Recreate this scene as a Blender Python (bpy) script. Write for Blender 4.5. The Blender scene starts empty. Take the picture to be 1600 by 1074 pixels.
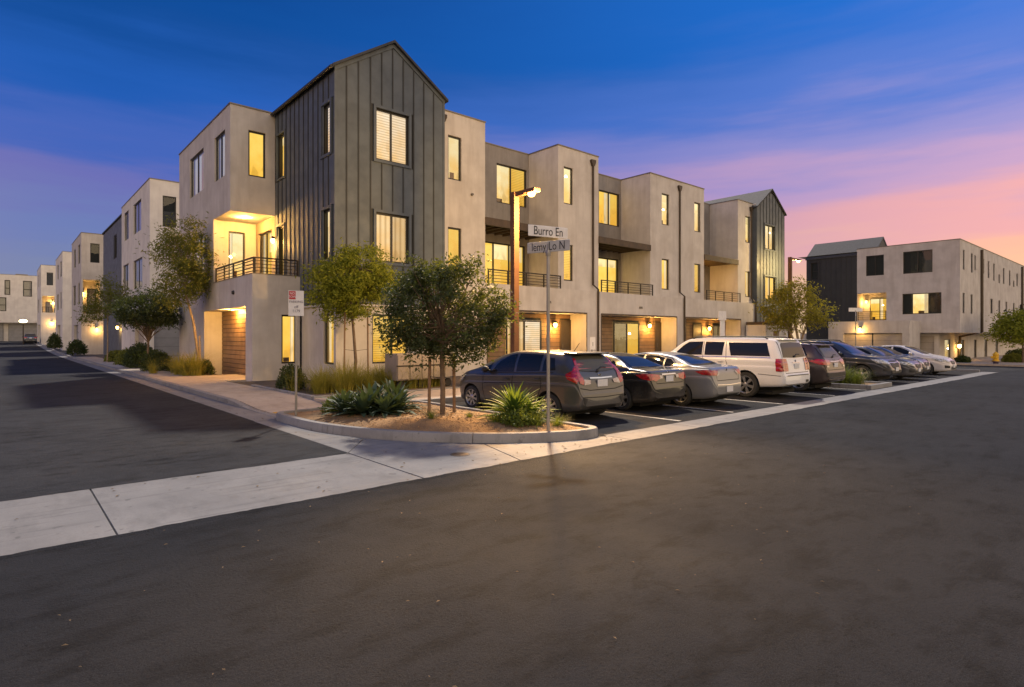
import bpy, bmesh, math, random
from mathutils import Vector, Matrix, noise
from mathutils.bvhtree import BVHTree
R = math.radians
SC = bpy.context.scene
COL = SC.collection

def lin(r, g, b):
    """8-bit display colour to linear rgba"""
    def f(v):
        v /= 255.0
        return v / 12.92 if v <= 0.04045 else ((v + 0.055) / 1.055) ** 2.4
    return (f(r), f(g), f(b), 1.0)

# ------------------------------------------------------------------ camera
cam = bpy.data.cameras.new('camera')
cam.sensor_width = 36.0
cam.lens = 920.0 / 1600.0 * 36.0
cam.shift_y = -10.0 / 1600.0
cam.clip_start = 0.05
cam.clip_end = 3000.0
camera = bpy.data.objects.new('camera', cam)
camera.location = (0, 0, 1.75)
camera.rotation_euler = (R(90), 0, R(-41))
COL.objects.link(camera)
SC.camera = camera

# ------------------------------------------------------------------ dusk sky
world = bpy.data.worlds.new('World')
SC.world = world
world.use_nodes = True
wn, wl = world.node_tree.nodes, world.node_tree.links
wn.clear()
def W(kind, **kw):
    n = wn.new(kind)
    for k, v in kw.items():
        setattr(n, k, v)
    return n
tc = W('ShaderNodeTexCoord')
nrm = W('ShaderNodeVectorMath', operation='NORMALIZE'); wl.new(tc.outputs['Generated'], nrm.inputs[0])
sep = W('ShaderNodeSeparateXYZ'); wl.new(nrm.outputs[0], sep.inputs[0])
flat = W('ShaderNodeVectorMath', operation='MULTIPLY'); wl.new(nrm.outputs[0], flat.inputs[0]); flat.inputs[1].default_value = (1, 1, 0)
fn = W('ShaderNodeVectorMath', operation='NORMALIZE'); wl.new(flat.outputs[0], fn.inputs[0])
dt = W('ShaderNodeVectorMath', operation='DOT_PRODUCT'); wl.new(fn.outputs[0], dt.inputs[0])
dt.inputs[1].default_value = (-0.12, -0.9928, 0)            # azimuth where the sun went down
az = W('ShaderNodeMapRange', interpolation_type='LINEAR')
wl.new(dt.outputs['Value'], az.inputs[0]); az.inputs[1].default_value = -1.01; az.inputs[2].default_value = -0.27
azp = W('ShaderNodeMath', operation='POWER'); wl.new(az.outputs[0], azp.inputs[0]); azp.inputs[1].default_value = 0.72
def ramp(stops):
    n = W('ShaderNodeValToRGB')
    cr = n.color_ramp
    cr.interpolation = 'EASE'
    while len(cr.elements) < len(stops):
        cr.elements.new(0.5)
    for e, (p, c) in zip(cr.elements, stops):
        e.position = p; e.color = c
    return n
# thin streaky cloud: shifts the height at which a colour band sits
mp = W('ShaderNodeMapping'); wl.new(nrm.outputs[0], mp.inputs[0]); mp.inputs['Scale'].default_value = (1.6, 1.6, 13.0)
nz = W('ShaderNodeTexNoise'); wl.new(mp.outputs[0], nz.inputs['Vector'])
nz.inputs['Scale'].default_value = 1.3; nz.inputs['Detail'].default_value = 5; nz.inputs['Roughness'].default_value = 0.55
ns = W('ShaderNodeMath', operation='MULTIPLY_ADD'); wl.new(nz.outputs[0], ns.inputs[0]); ns.inputs[1].default_value = 0.16; ns.inputs[2].default_value = -0.08
el = W('ShaderNodeMath', operation='ADD'); wl.new(sep.outputs['Z'], el.inputs[0]); wl.new(ns.outputs[0], el.inputs[1])
cold = ramp([(0.0, lin(138, 144, 154)), (0.07, lin(112, 130, 164)), (0.15, lin(94, 120, 178)), (0.215, lin(98, 106, 176)), (0.265, lin(58, 96, 180)), (0.33, lin(28, 88, 174)), (0.42, lin(14, 72, 146)), (0.6, lin(12, 58, 126)), (1.0, lin(10, 42, 92))])
warm = ramp([(0.0, lin(255, 214, 160)), (0.055, lin(255, 204, 154)), (0.11, lin(252, 188, 160)), (0.165, lin(240, 174, 174)), (0.22, lin(200, 164, 200)), (0.275, lin(156, 150, 208)), (0.35, lin(90, 126, 210)), (0.46, lin(38, 114, 212)), (0.8, lin(20, 74, 152))])
wl.new(el.outputs[0], cold.inputs[0]); wl.new(el.outputs[0], warm.inputs[0])
mx0 = W('ShaderNodeMix', data_type='RGBA'); wl.new(azp.outputs[0], mx0.inputs['Factor'])
wl.new(cold.outputs[0], mx0.inputs['A']); wl.new(warm.outputs[0], mx0.inputs['B'])
# the sunset itself: straw-coloured low down, fading to pale sky
core = ramp([(0.0, lin(255, 226, 176)), (0.12, lin(255, 218, 168)), (0.28, lin(252, 216, 178)), (0.5, lin(214, 202, 190)), (0.75, lin(120, 140, 176)), (1.0, lin(14, 66, 150))])
wl.new(el.outputs[0], core.inputs[0])
cf = W('ShaderNodeMapRange', interpolation_type='SMOOTHSTEP'); wl.new(dt.outputs['Value'], cf.inputs[0])
cf.inputs[1].default_value = -0.24; cf.inputs[2].default_value = 0.5
mx = W('ShaderNodeMix', data_type='RGBA'); wl.new(cf.outputs[0], mx.inputs['Factor'])
wl.new(mx0.outputs['Result'], mx.inputs['A']); wl.new(core.outputs[0], mx.inputs['B'])
# afterglow brightens steadily towards the sunset azimuth, low over the horizon
ag = W('ShaderNodeMapRange', interpolation_type='SMOOTHSTEP'); wl.new(dt.outputs['Value'], ag.inputs[0])
ag.inputs[1].default_value = -0.25; ag.inputs[2].default_value = 0.7; ag.inputs[3].default_value = 0.87; ag.inputs[4].default_value = 1.55
bg = W('ShaderNodeBackground'); wl.new(mx.outputs['Result'], bg.inputs['Color']); wl.new(ag.outputs[0], bg.inputs['Strength'])
wo = W('ShaderNodeOutputWorld'); wl.new(bg.outputs[0], wo.inputs['Surface'])

# ------------------------------------------------------------------ one soft key light
sd = bpy.data.lights.new('sun', 'SUN')
sd.energy = 3.6
sd.angle = R(2.2)
sd.color = (1.0, 0.88, 0.74)
sun = bpy.data.objects.new('sun', sd)
to_sun = Vector((1.98, 2.16, 3.37)).normalized()
sun.rotation_euler = to_sun.to_track_quat('Z', 'Y').to_euler()
sun.location = (20, 30, 40)
COL.objects.link(sun)

SC.view_settings.view_transform = 'Standard'
SC.view_settings.look = 'None'
SC.view_settings.exposure = 0.3
SC.view_settings.gamma = 1.0
SC.cycles.use_denoising = True
SC.cycles.max_bounces = 6
SC.cycles.diffuse_bounces = 3
SC.cycles.glossy_bounces = 3
SC.cycles.transmission_bounces = 4
SC.cycles.transparent_max_bounces = 8
SC.cycles.sample_clamp_indirect = 4.0
SC.cycles.caustics_reflective = False
SC.cycles.caustics_refractive = False

# ------------------------------------------------------------------ helpers
class MB:
    """collects polygons; build() links them as one mesh object"""
    def __init__(s):
        s.v = []; s.f = []; s.m = []
    def add(s, vs, fs, m=0):
        o = len(s.v); s.v += [tuple(p) for p in vs]
        s.f += [tuple(i + o for i in f) for f in fs]; s.m += [m] * len(fs)
        return s
    def quad(s, a, b, c, d, m=0):
        return s.add([a, b, c, d], [(0, 1, 2, 3)], m)
    def box(s, x0, x1, y0, y1, z0, z1, m=0):
        return s.add([(x0, y0, z0), (x1, y0, z0), (x1, y1, z0), (x0, y1, z0), (x0, y0, z1), (x1, y0, z1), (x1, y1, z1), (x0, y1, z1)],
                     [(0, 3, 2, 1), (4, 5, 6, 7), (0, 1, 5, 4), (1, 2, 6, 5), (2, 3, 7, 6), (3, 0, 4, 7)], m)
    def prism(s, pts, off, m=0):
        """extrude a polygon (3d points) by vector off"""
        n = len(pts); o = Vector(off)
        vs = [tuple(p) for p in pts] + [tuple(Vector(p) + o) for p in pts]
        fs = [tuple(range(n))[::-1], tuple(range(n, 2 * n))] + [(i, (i + 1) % n, n + (i + 1) % n, n + i) for i in range(n)]
        return s.add(vs, fs, m)
    def tube(s, pts, rad, n=8, m=0, caps=True):
        rings = []
        pts = [Vector(p) for p in pts]
        for i, p in enumerate(pts):
            a = pts[max(i - 1, 0)]; b = pts[min(i + 1, len(pts) - 1)]
            d = (b - a)
            if d.length < 1e-9: d = Vector((0, 0, 1))
            d.normalize()
            q = Vector((1, 0, 0)) if abs(d.x) < 0.8 else Vector((0, 1, 0))
            u = d.cross(q).normalized(); w = d.cross(u)
            r = rad[i] if isinstance(rad, (list, tuple)) else rad
            rings.append([p + u * (r * math.cos(2 * math.pi * k / n)) + w * (r * math.sin(2 * math.pi * k / n)) for k in range(n)])
        vs = [p for r_ in rings for p in r_]
        fs = [(i * n + k, i * n + (k + 1) % n, (i + 1) * n + (k + 1) % n, (i + 1) * n + k) for i in range(len(pts) - 1) for k in range(n)]
        if caps:
            fs += [tuple(range(n))[::-1], tuple(range((len(pts) - 1) * n, len(pts) * n))]
        return s.add(vs, fs, m)
    def lathe(s, prof, c, axis='Z', n=24, m=0):
        """prof: (radius, height) pairs about axis through c"""
        vs = []
        for r, h in prof:
            for k in range(n):
                a = 2 * math.pi * k / n
                p = (r * math.cos(a), r * math.sin(a), h)
                if axis == 'Y': p = (p[0], h, p[1])
                if axis == 'X': p = (h, p[0], p[1])
                vs.append((p[0] + c[0], p[1] + c[1], p[2] + c[2]))
        fs = [(i * n + k, i * n + (k + 1) % n, (i + 1) * n + (k + 1) % n, (i + 1) * n + k) for i in range(len(prof) - 1) for k in range(n)]
        return s.add(vs, fs, m)
    def mesh(s, name, mats, smooth=False, sharp=35):
        me = bpy.data.meshes.new(name)
        me.from_pydata(s.v, [], s.f)
        for mt in (mats if isinstance(mats, (list, tuple)) else [mats]):
            me.materials.append(mt)
        if len(set(s.m)) > 1:
            me.polygons.foreach_set('material_index', s.m)
        if smooth:
            me.polygons.foreach_set('use_smooth', [True] * len(me.polygons))
            me.set_sharp_from_angle(angle=R(sharp))
        me.update()
        return me
    def build(s, name, mats, parent=None, smooth=False, bevel=0.0, sharp=35):
        o = put(name, s.mesh(name, mats, smooth, sharp), parent)
        if bevel:
            md = o.modifiers.new('edge', 'BEVEL'); md.width = bevel; md.segments = 2; md.limit_method = 'ANGLE'; md.angle_limit = R(40)
        return o

def put(name, data, parent=None):
    o = bpy.data.objects.new(name, data); COL.objects.link(o)
    if parent is not None:
        o.parent = parent
        o.matrix_parent_inverse = wmat(parent).inverted()
    return o
def wmat(o):
    m = Matrix.LocRotScale(o.location, o.rotation_euler, o.scale)
    if o.parent: m = wmat(o.parent) @ o.matrix_parent_inverse @ m
    return m
def empty(name, loc, parent=None):
    o = bpy.data.objects.new(name, None); COL.objects.link(o)
    o.empty_display_size = 0.2
    o.location = loc
    if parent is not None:
        o.parent = parent; o.matrix_parent_inverse = wmat(parent).inverted()
    return o
def tag(o, label, cat, group=None):
    o['label'] = label; o['category'] = cat
    if group: o['group'] = group
    return o
def struct(o):
    o['kind'] = 'structure'; return o
def copy_tree(o, parent=None):
    c = o.copy(); COL.objects.link(c)
    if parent is not None: c.parent = parent
    for ch in list(o.children):
        copy_tree(ch, c)
    return c
def lamp(name, parent, loc, watts, color=(1.0, 0.52, 0.12), rad=0.06, spot=None, aim=None, blend=1.0):
    d = bpy.data.lights.new(name, 'SPOT' if spot else 'POINT')
    d.energy = watts; d.color = color; d.shadow_soft_size = rad
    o = put(name, d, parent)
    if spot:
        d.spot_size = R(spot); d.spot_blend = blend
    m = Matrix.Translation(loc)
    if aim is not None:
        m = m @ (Vector(loc) - Vector(aim)).to_track_quat('Z', 'Y').to_matrix().to_4x4()
    o.matrix_basis = m
    return o

def smooth01(t):
    t = max(0.0, min(1.0, t)); return t * t * (3 - 2 * t)
def gz(x, y=0.0):
    """gentle fall of the land beyond the row, gentle rise up the side street"""
    return -0.45 * smooth01((x - 38) / 15.0) + 1.0 * smooth01((y - 60) / 85.0) * smooth01((9.5 - x) / 3.0)

# ------------------------------------------------------------------ materials
def mat(name):
    m = bpy.data.materials.new(name); m.use_nodes = True
    nt = m.node_tree; nt.nodes.clear()
    out = nt.nodes.new('ShaderNodeOutputMaterial')
    return m, nt, out
class NT:
    def __init__(s, nt): s.nt = nt
    def n(s, kind, ins=None, **kw):
        x = s.nt.nodes.new(kind)
        for k, v in kw.items(): setattr(x, k, v)
        for k, v in (ins or {}).items():
            if hasattr(v, 'is_output'): s.nt.links.new(v, x.inputs[k])
            else: x.inputs[k].default_value = v
        return x
    def noise(s, vec, scale, detail=4, rough=0.55):
        return s.n('ShaderNodeTexNoise', {'Vector': vec, 'Scale': scale, 'Detail': detail, 'Roughness': rough}).outputs[0]
    def maprange(s, v, a, b, c=0.0, d=1.0):
        return s.n('ShaderNodeMapRange', {0: v, 1: a, 2: b, 3: c, 4: d}).outputs[0]
    def mix(s, f, a, b, blend='MIX'):
        x = s.n('ShaderNodeMix', data_type='RGBA', blend_type=blend)
        for i, v in ((0, f), (6, a), (7, b)):
            if hasattr(v, 'is_output'): s.nt.links.new(v, x.inputs[i])
            else: x.inputs[i].default_value = v
        return x.outputs[2]
    def math(s, op, a, b=0.0):
        return s.n('ShaderNodeMath', {0: a, 1: b}, operation=op).outputs[0]
    def pos(s):
        return s.n('ShaderNodeNewGeometry').outputs['Position']
    def scaled(s, v, sc):
        return s.n('ShaderNodeVectorMath', {0: v, 1: sc}, operation='MULTIPLY').outputs[0]
    def bump(s, h, strength=0.3, dist=0.01):
        return s.n('ShaderNodeBump', {'Height': h, 'Strength': strength, 'Distance': dist}).outputs[0]
def rgba(c):
    return (c[0], c[1], c[2], 1.0)
def surface(name, c1, c2, scale=6.0, rough=0.8, bump=0.3, bscale=60.0, streak=0.0, metallic=0.0, coat=0.0, c3=None, dist=0.006, rough_var=0.0, vary=0.0, local=False):
    """two-tone noisy surface with fine relief, optional vertical weather streaks"""
    m, nt, out = mat(name); g = NT(nt)
    p = g.n('ShaderNodeTexCoord').outputs['Object'] if local else g.pos()
    f = g.maprange(g.noise(p, scale, 5), 0.35, 0.65)
    col = g.mix(f, rgba(c1), rgba(c2))
    if streak:
        st = g.maprange(g.noise(g.scaled(p, (1.7, 1.7, 0.22)), 1.6, 6, 0.62), 0.46, 0.70, 0.0, streak)
        col = g.mix(st, col, rgba(c3 or [v * 0.55 for v in c1]))
        st2 = g.maprange(g.noise(p, 0.55, 4, 0.6), 0.45, 0.7, 0.0, streak * 0.8)
        col = g.mix(st2, col, rgba(c3 or [v * 0.6 for v in c1]))
    if vary:
        rn = g.n('ShaderNodeObjectInfo').outputs['Random']
        col = g.mix(g.maprange(rn, 0, 1, 0, vary), col, rgba([v * 0.45 for v in c1]))
    b = g.n('ShaderNodeBsdfPrincipled', {'Base Color': col, 'Roughness': rough, 'Metallic': metallic, 'Coat Weight': coat})
    if rough_var:
        nt.links.new(g.maprange(g.noise(p, scale * 2, 4), 0.3, 0.7, rough - rough_var, rough + rough_var), b.inputs['Roughness'])
    if bump:
        nt.links.new(g.bump(g.noise(p, bscale, 3, 0.6), bump, dist), b.inputs['Normal'])
    nt.links.new(b.outputs[0], out.inputs[0])
    return m
def plain(name, c, rough=0.5, metallic=0.0, coat=0.0, spec=0.5):
    m, nt, out = mat(name); g = NT(nt)
    p = g.pos()
    col = g.mix(g.maprange(g.noise(p, 9.0, 3), 0.35, 0.65, 0.0, 0.35), rgba(c), rgba([v * 0.72 for v in c]))
    b = g.n('ShaderNodeBsdfPrincipled', {'Base Color': col, 'Roughness': rough, 'Metallic': metallic, 'Coat Weight': coat, 'Coat Roughness': 0.05, 'Specular IOR Level': spec})
    nt.links.new(b.outputs[0], out.inputs[0]); return m
def glow(name, c, strength):
    m, nt, out = mat(name); g = NT(nt)
    e = g.n('ShaderNodeEmission', {'Color': rgba(c), 'Strength': strength})
    nt.links.new(e.outputs[0], out.inputs[0]); return m
def lit_room(name, top, low, strength, slats=0.0, vertical=False):
    """a lit interior or blind seen through a pane: lamp-bright towards the top, uneven, per-window variation"""
    m, nt, out = mat(name); g = NT(nt)
    t = g.n('ShaderNodeTexCoord').outputs['Generated']
    sp = g.n('ShaderNodeSeparateXYZ', {0: t})
    rn = g.n('ShaderNodeObjectInfo').outputs['Random']
    off = g.n('ShaderNodeVectorMath', {0: g.pos(), 1: g.n('ShaderNodeCombineXYZ', {0: rn, 1: rn, 2: rn}).outputs[0]}, operation='ADD').outputs[0]
    f = g.math('ADD', sp.outputs['Z'], g.maprange(g.noise(off, 1.7, 3), 0.3, 0.7, -0.4, 0.4))
    col = g.mix(g.maprange(f, 0.0, 1.0), rgba(low), rgba(top))
    # dim furniture shapes low in the room
    blk = g.maprange(g.noise(g.scaled(off, (1.0, 1.0, 0.6)), 2.6, 1, 0.4), 0.56, 0.62, 0.0, 0.42)
    blk = g.math('MULTIPLY', blk, g.maprange(sp.outputs['Z'], 0.15, 0.6, 1.0, 0.0))
    col = g.mix(blk, col, rgba([v * 0.45 for v in low]))
    if slats:
        ax = g.n('ShaderNodeSeparateXYZ', {0: g.pos()})
        if vertical:
            co = g.math('ADD', ax.outputs[0], ax.outputs[1])
        else:
            co = ax.outputs[2]
        w = g.math('SINE', g.math('MULTIPLY', co, 2 * math.pi / slats))
        col = g.mix(g.maprange(w, -0.2, 1.0, 0.0, 0.6), col, rgba([v * 0.4 for v in low]))
    st = g.math('MULTIPLY', g.maprange(rn, 0.0, 1.0, 0.72, 1.12), strength)
    e = g.n('ShaderNodeEmission', {'Color': col, 'Strength': st})
    nt.links.new(e.outputs[0], out.inputs[0]); return m
def glass(name, tint=(0.95, 0.97, 1.0), refl=0.015):
    m, nt, out = mat(name); g = NT(nt)
    fr = g.n('ShaderNodeFresnel', {'IOR': 1.5})
    t = g.n('ShaderNodeBsdfTransparent', {'Color': rgba(tint)})
    wav = g.bump(g.noise(g.pos(), 1.3, 2), 0.05, 0.05)
    gl = g.n('ShaderNodeBsdfGlossy', {'Color': (0.9, 0.95, 1, 1), 'Roughness': 0.01, 'Normal': wav})
    mxs = g.n('ShaderNodeMixShader', {0: g.math('ADD', fr.outputs[0], refl), 1: t.outputs[0], 2: gl.outputs[0]})
    nt.links.new(mxs.outputs[0], out.inputs[0]); return m
def leaf_mat(name, c1, c2, trans=0.35):
    m, nt, out = mat(name); g = NT(nt)
    n1 = g.noise(g.pos(), 3.5, 3)
    wh = g.n('ShaderNodeTexWhiteNoise', {'Vector': g.n('ShaderNodeVectorMath', {0: g.pos(), 1: (0.08, 0.08, 0.08)}, operation='SNAP').outputs[0]}).outputs[0]
    f = g.math('ADD', g.maprange(n1, 0.3, 0.7, 0.0, 0.6), g.math('MULTIPLY', wh, 0.4))
    col = g.mix(f, rgba(c1), rgba(c2))
    d = g.n('ShaderNodeBsdfPrincipled', {'Base Color': col, 'Roughness': 0.6, 'Specular IOR Level': 0.2})
    t = g.n('ShaderNodeBsdfTranslucent', {'Color': g.mix(0.5, col, (0.25, 0.3, 0.02, 1))})
    mxs = g.n('ShaderNodeMixShader', {0: trans, 1: d.outputs[0], 2: t.outputs[0]})
    nt.links.new(mxs.outputs[0], out.inputs[0]); return m

M = {}
M['stucco'] = surface('stucco', (0.585, 0.538, 0.490), (0.51, 0.468, 0.428), 1.1, 0.92, 0.5, 90, streak=0.46, c3=(0.38, 0.33, 0.285))
M['stucco_white'] = surface('stucco_white', (0.74, 0.69, 0.62), (0.66, 0.61, 0.55), 1.1, 0.92, 0.5, 90, streak=0.25, c3=(0.45, 0.41, 0.37))
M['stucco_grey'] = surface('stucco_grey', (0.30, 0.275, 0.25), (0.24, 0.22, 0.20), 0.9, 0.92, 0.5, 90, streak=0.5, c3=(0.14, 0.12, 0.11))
M['siding'] = surface('siding', (0.094, 0.112, 0.132), (0.076, 0.090, 0.106), 1.4, 0.62, 0.25, 40, streak=0.12, c3=(0.08, 0.08, 0.075), vary=0.16, rough_var=0.1)
M['siding_dark'] = surface('siding_dark', (0.036, 0.037, 0.036), (0.028, 0.029, 0.029), 1.4, 0.7, 0.2, 40)
M['roof'] = surface('roof', (0.055, 0.058, 0.065), (0.04, 0.042, 0.048), 5.0, 0.85, 0.7, 18, dist=0.02)
M['coping'] = plain('coping', (0.19, 0.17, 0.15), 0.5, 0.6)
M['frame'] = plain('frame', (0.022, 0.018, 0.014), 0.45)
M['rail'] = plain('rail', (0.028, 0.020, 0.014), 0.5, 0.2)
M['bronze'] = plain('bronze', (0.060, 0.042, 0.028), 0.5, 0.4)
M['beam'] = surface('beam', (0.085, 0.055, 0.032), (0.05, 0.034, 0.022), 3.0, 0.7, 0.4, 30)
M['plank'] = surface('plank', (0.30, 0.185, 0.095), (0.215, 0.125, 0.062), 2.2, 0.65, 0.4, 45, vary=0.5)
M['door_panel'] = surface('door_panel', (0.060, 0.046, 0.036), (0.045, 0.034, 0.027), 3.0, 0.5, 0.15, 30)
M['garage'] = surface('garage', (0.26, 0.255, 0.255), (0.22, 0.215, 0.215), 2.0, 0.6, 0.15, 40)
M['garage_tan'] = surface('garage_tan', (0.44, 0.38, 0.31), (0.38, 0.33, 0.27), 2.0, 0.6, 0.15, 40)
M['pane'] = glass('pane')
M['lit_gold'] = lit_room('lit_gold', (1.0, 0.62, 0.10), (0.98, 0.48, 0.05), 0.92)
M['lit_gold2'] = lit_room('lit_gold2', (1.0, 0.66, 0.13), (0.98, 0.52, 0.06), 1.0)
M['lit_cream'] = lit_room('lit_cream', (1.0, 0.80, 0.40), (0.98, 0.58, 0.15), 0.95)
M['lit_blind'] = lit_room('lit_blind', (0.95, 0.76, 0.52), (0.98, 0.60, 0.24), 0.95, slats=0.10)
M['lit_gold_blind'] = lit_room('lit_gold_blind', (1.0, 0.62, 0.11), (0.98, 0.50, 0.05), 0.95, slats=0.085)
M['lit_curtain'] = lit_room('lit_curtain', (0.97, 0.66, 0.32), (0.98, 0.52, 0.14), 0.78, slats=0.22, vertical=True)
M['lit_dim'] = lit_room('lit_dim', (0.75, 0.52, 0.22), (0.55, 0.33, 0.10), 0.42, slats=0.075)
M['lit_pale_blind'] = lit_room('lit_pale_blind', (0.86, 0.78, 0.64), (0.85, 0.70, 0.50), 0.62)
M['lit_amber'] = lit_room('lit_amber', (0.62, 0.40, 0.16), (0.5, 0.28, 0.09), 0.55)
M['lit_drape'] = lit_room('lit_drape', (1.0, 0.80, 0.46), (0.98, 0.66, 0.28), 0.92, slats=0.11, vertical=True)
M['lit_shade'] = lit_room('lit_shade', (1.0, 0.78, 0.38), (1.0, 0.72, 0.30), 1.0)
M['silhouette'] = plain('silhouette', (0.20, 0.12, 0.055), 0.9)
M['dark_room'] = plain('dark_room', (0.035, 0.042, 0.045), 0.9)
M['pale_blind'] = surface('pale_blind', (0.50, 0.47, 0.44), (0.42, 0.40, 0.38), 3.0, 0.8, 0.0)
M['bulb'] = glow('bulb', (1.0, 0.60, 0.16), 18.0)
M['bulb_white'] = glow('bulb_white', (1.0, 0.80, 0.45), 9.0)
M['asphalt'] = None
# asphalt: fine stones, worn lighter patches, faint oil marks, hairline cracks
def asphalt(name, c1, c2, big=0.28):
    m, nt, out = mat(name); g = NT(nt)
    p = g.pos()
    n_big = g.maprange(g.noise(p, big, 6, 0.6), 0.34, 0.66)
    streaks = g.maprange(g.noise(g.scaled(p, (0.35, 1.6, 1.0)), 0.9, 5, 0.6), 0.40, 0.66, 0.0, 0.6)
    fine = g.noise(p, 120.0, 4, 0.8)
    grit = g.noise(p, 38.0, 2, 0.6)
    col = g.mix(n_big, rgba(c1), rgba(c2))
    col = g.mix(streaks, col, rgba([v * 0.74 for v in c1]))
    col = g.mix(g.maprange(fine, 0.44, 0.68, 0.0, 0.8), col, rgba([v * 3.2 for v in c2]))
    col = g.mix(g.math('MULTIPLY', g.maprange(grit, 0.57, 0.66, 0.0, 0.8), g.maprange(g.noise(p, 0.9, 4, 0.6), 0.38, 0.66, 0.15, 1.0)), col, rgba([v * 0.22 for v in c1]))
    vor = g.n('ShaderNodeTexVoronoi', {'Vector': g.n('ShaderNodeVectorMath', {0: p, 1: g.n('ShaderNodeTexNoise', {'Vector': p, 'Scale': 1.2, 'Detail': 4}).outputs['Color']}, operation='ADD').outputs[0], 'Scale': 0.22}, feature='DISTANCE_TO_EDGE').outputs['Distance']
    crack = g.math('MULTIPLY', g.maprange(vor, 0.0, 0.006, 1.0, 0.0), g.maprange(g.noise(p, 0.3, 2), 0.5, 0.62))
    col = g.mix(g.math('MULTIPLY', crack, 0.5), col, rgba([v * 0.35 for v in c1]))
    mot = g.noise(p, 4.2, 5, 0.7)
    col = g.mix(g.maprange(mot, 0.40, 0.66, 0.0, 0.55), col, rgba([v * 1.75 for v in c2]))
    mot2 = g.noise(g.scaled(p, (1.0, 2.2, 1.0)), 1.5, 5, 0.65)
    col = g.mix(g.maprange(mot2, 0.50, 0.66, 0.0, 0.6), col, rgba([v * 0.55 for v in c1]))
    # old tyre scuffs and spill stains
    stain = g.maprange(g.noise(g.scaled(p, (1.0, 1.0, 1.0)), 1.9, 3, 0.5), 0.64, 0.74, 0.0, 0.45)
    col = g.mix(stain, col, rgba([v * 0.45 for v in c1]))
    b = g.n('ShaderNodeBsdfPrincipled', {'Base Color': col, 'Roughness': g.maprange(n_big, 0, 1, 0.95, 0.8), 'Specular IOR Level': 0.10})
    h = g.math('ADD', g.math('MULTIPLY', fine, 0.6), g.math('MULTIPLY', grit, 1.0))
    nt.links.new(g.bump(h, 0.75, 0.008), b.inputs['Normal'])
    nt.links.new(b.outputs[0], out.inputs[0]); return m
M['asphalt'] = asphalt('asphalt', (0.0066, 0.0076, 0.0098), (0.0114, 0.0126, 0.0156))
M['asphalt_side'] = asphalt('asphalt_side', (0.0105, 0.0116, 0.0140), (0.0215, 0.0228, 0.0262), 0.4)
M['asphalt_bay'] = asphalt('asphalt_bay', (0.013, 0.013, 0.014), (0.021, 0.0205, 0.021), 0.5)
def concrete(name, c1, c2, vary=0.16):
    m, nt, out = mat(name); g = NT(nt)
    p = g.pos()
    f = g.maprange(g.noise(p, 0.9, 6, 0.62), 0.36, 0.66)
    col = g.mix(f, rgba(c1), rgba(c2))
    blot = g.maprange(g.noise(g.scaled(p, (1.6, 0.7, 1)), 1.6, 5, 0.65), 0.50, 0.72, 0.0, 0.6)
    col = g.mix(blot, col, rgba([v * 0.62 for v in c1]))
    fine = g.noise(p, 70.0, 4, 0.7)
    col = g.mix(g.maprange(fine, 0.52, 0.74, 0.0, 0.5), col, rgba([v * 0.55 for v in c1]))
    scuff = g.maprange(g.noise(g.scaled(p, (0.45, 6.0, 1.0)), 1.5, 4, 0.6), 0.55, 0.72, 0.0, 0.5)
    col = g.mix(scuff, col, rgba([v * 0.42 for v in c1]))
    spot_ = g.maprange(g.noise(p, 6.5, 2, 0.5), 0.66, 0.72, 0.0, 0.5)
    col = g.mix(spot_, col, rgba([v * 0.35 for v in c1]))
    rn = g.n('ShaderNodeObjectInfo').outputs['Random']
    col = g.mix(g.maprange(rn, 0, 1, 0.0, vary), col, rgba([v * 0.4 for v in c1]))
    b = g.n('ShaderNodeBsdfPrincipled', {'Base Color': col, 'Roughness': 0.85, 'Specular IOR Level': 0.3})
    nt.links.new(g.bump(fine, 0.35, 0.004), b.inputs['Normal'])
    nt.links.new(b.outputs[0], out.inputs[0]); return m
M['concrete'] = concrete('concrete', (0.175, 0.172, 0.172), (0.235, 0.228, 0.222))
M['walk'] = concrete('walk', (0.42, 0.345, 0.27), (0.50, 0.42, 0.335))
M['kerb'] = concrete('kerb', (0.235, 0.228, 0.222), (0.29, 0.282, 0.272))
M['joint'] = surface('joint', (0.075, 0.07, 0.065), (0.05, 0.047, 0.044), 3, 0.95, 0.4)
M['soil'] = surface('soil', (0.30, 0.185, 0.085), (0.20, 0.120, 0.055), 2.5, 0.95, 0.9, 28, streak=0.3, c3=(0.15, 0.095, 0.05), dist=0.03)
M['dirt'] = surface('dirt', (0.13, 0.095, 0.062), (0.09, 0.068, 0.045), 2.5, 0.95, 0.9, 26, dist=0.03)
M['line'] = surface('line', (0.52, 0.49, 0.44), (0.36, 0.34, 0.31), 14, 0.8, 0.2, 60, streak=0.5, c3=(0.14, 0.13, 0.12))
M['yellow_pad'] = surface('yellow_pad', (0.62, 0.36, 0.03), (0.5, 0.28, 0.03), 5, 0.8, 0.5, 50)
M['ground'] = asphalt('ground_mat', (0.050, 0.048, 0.047), (0.065, 0.062, 0.06))

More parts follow.
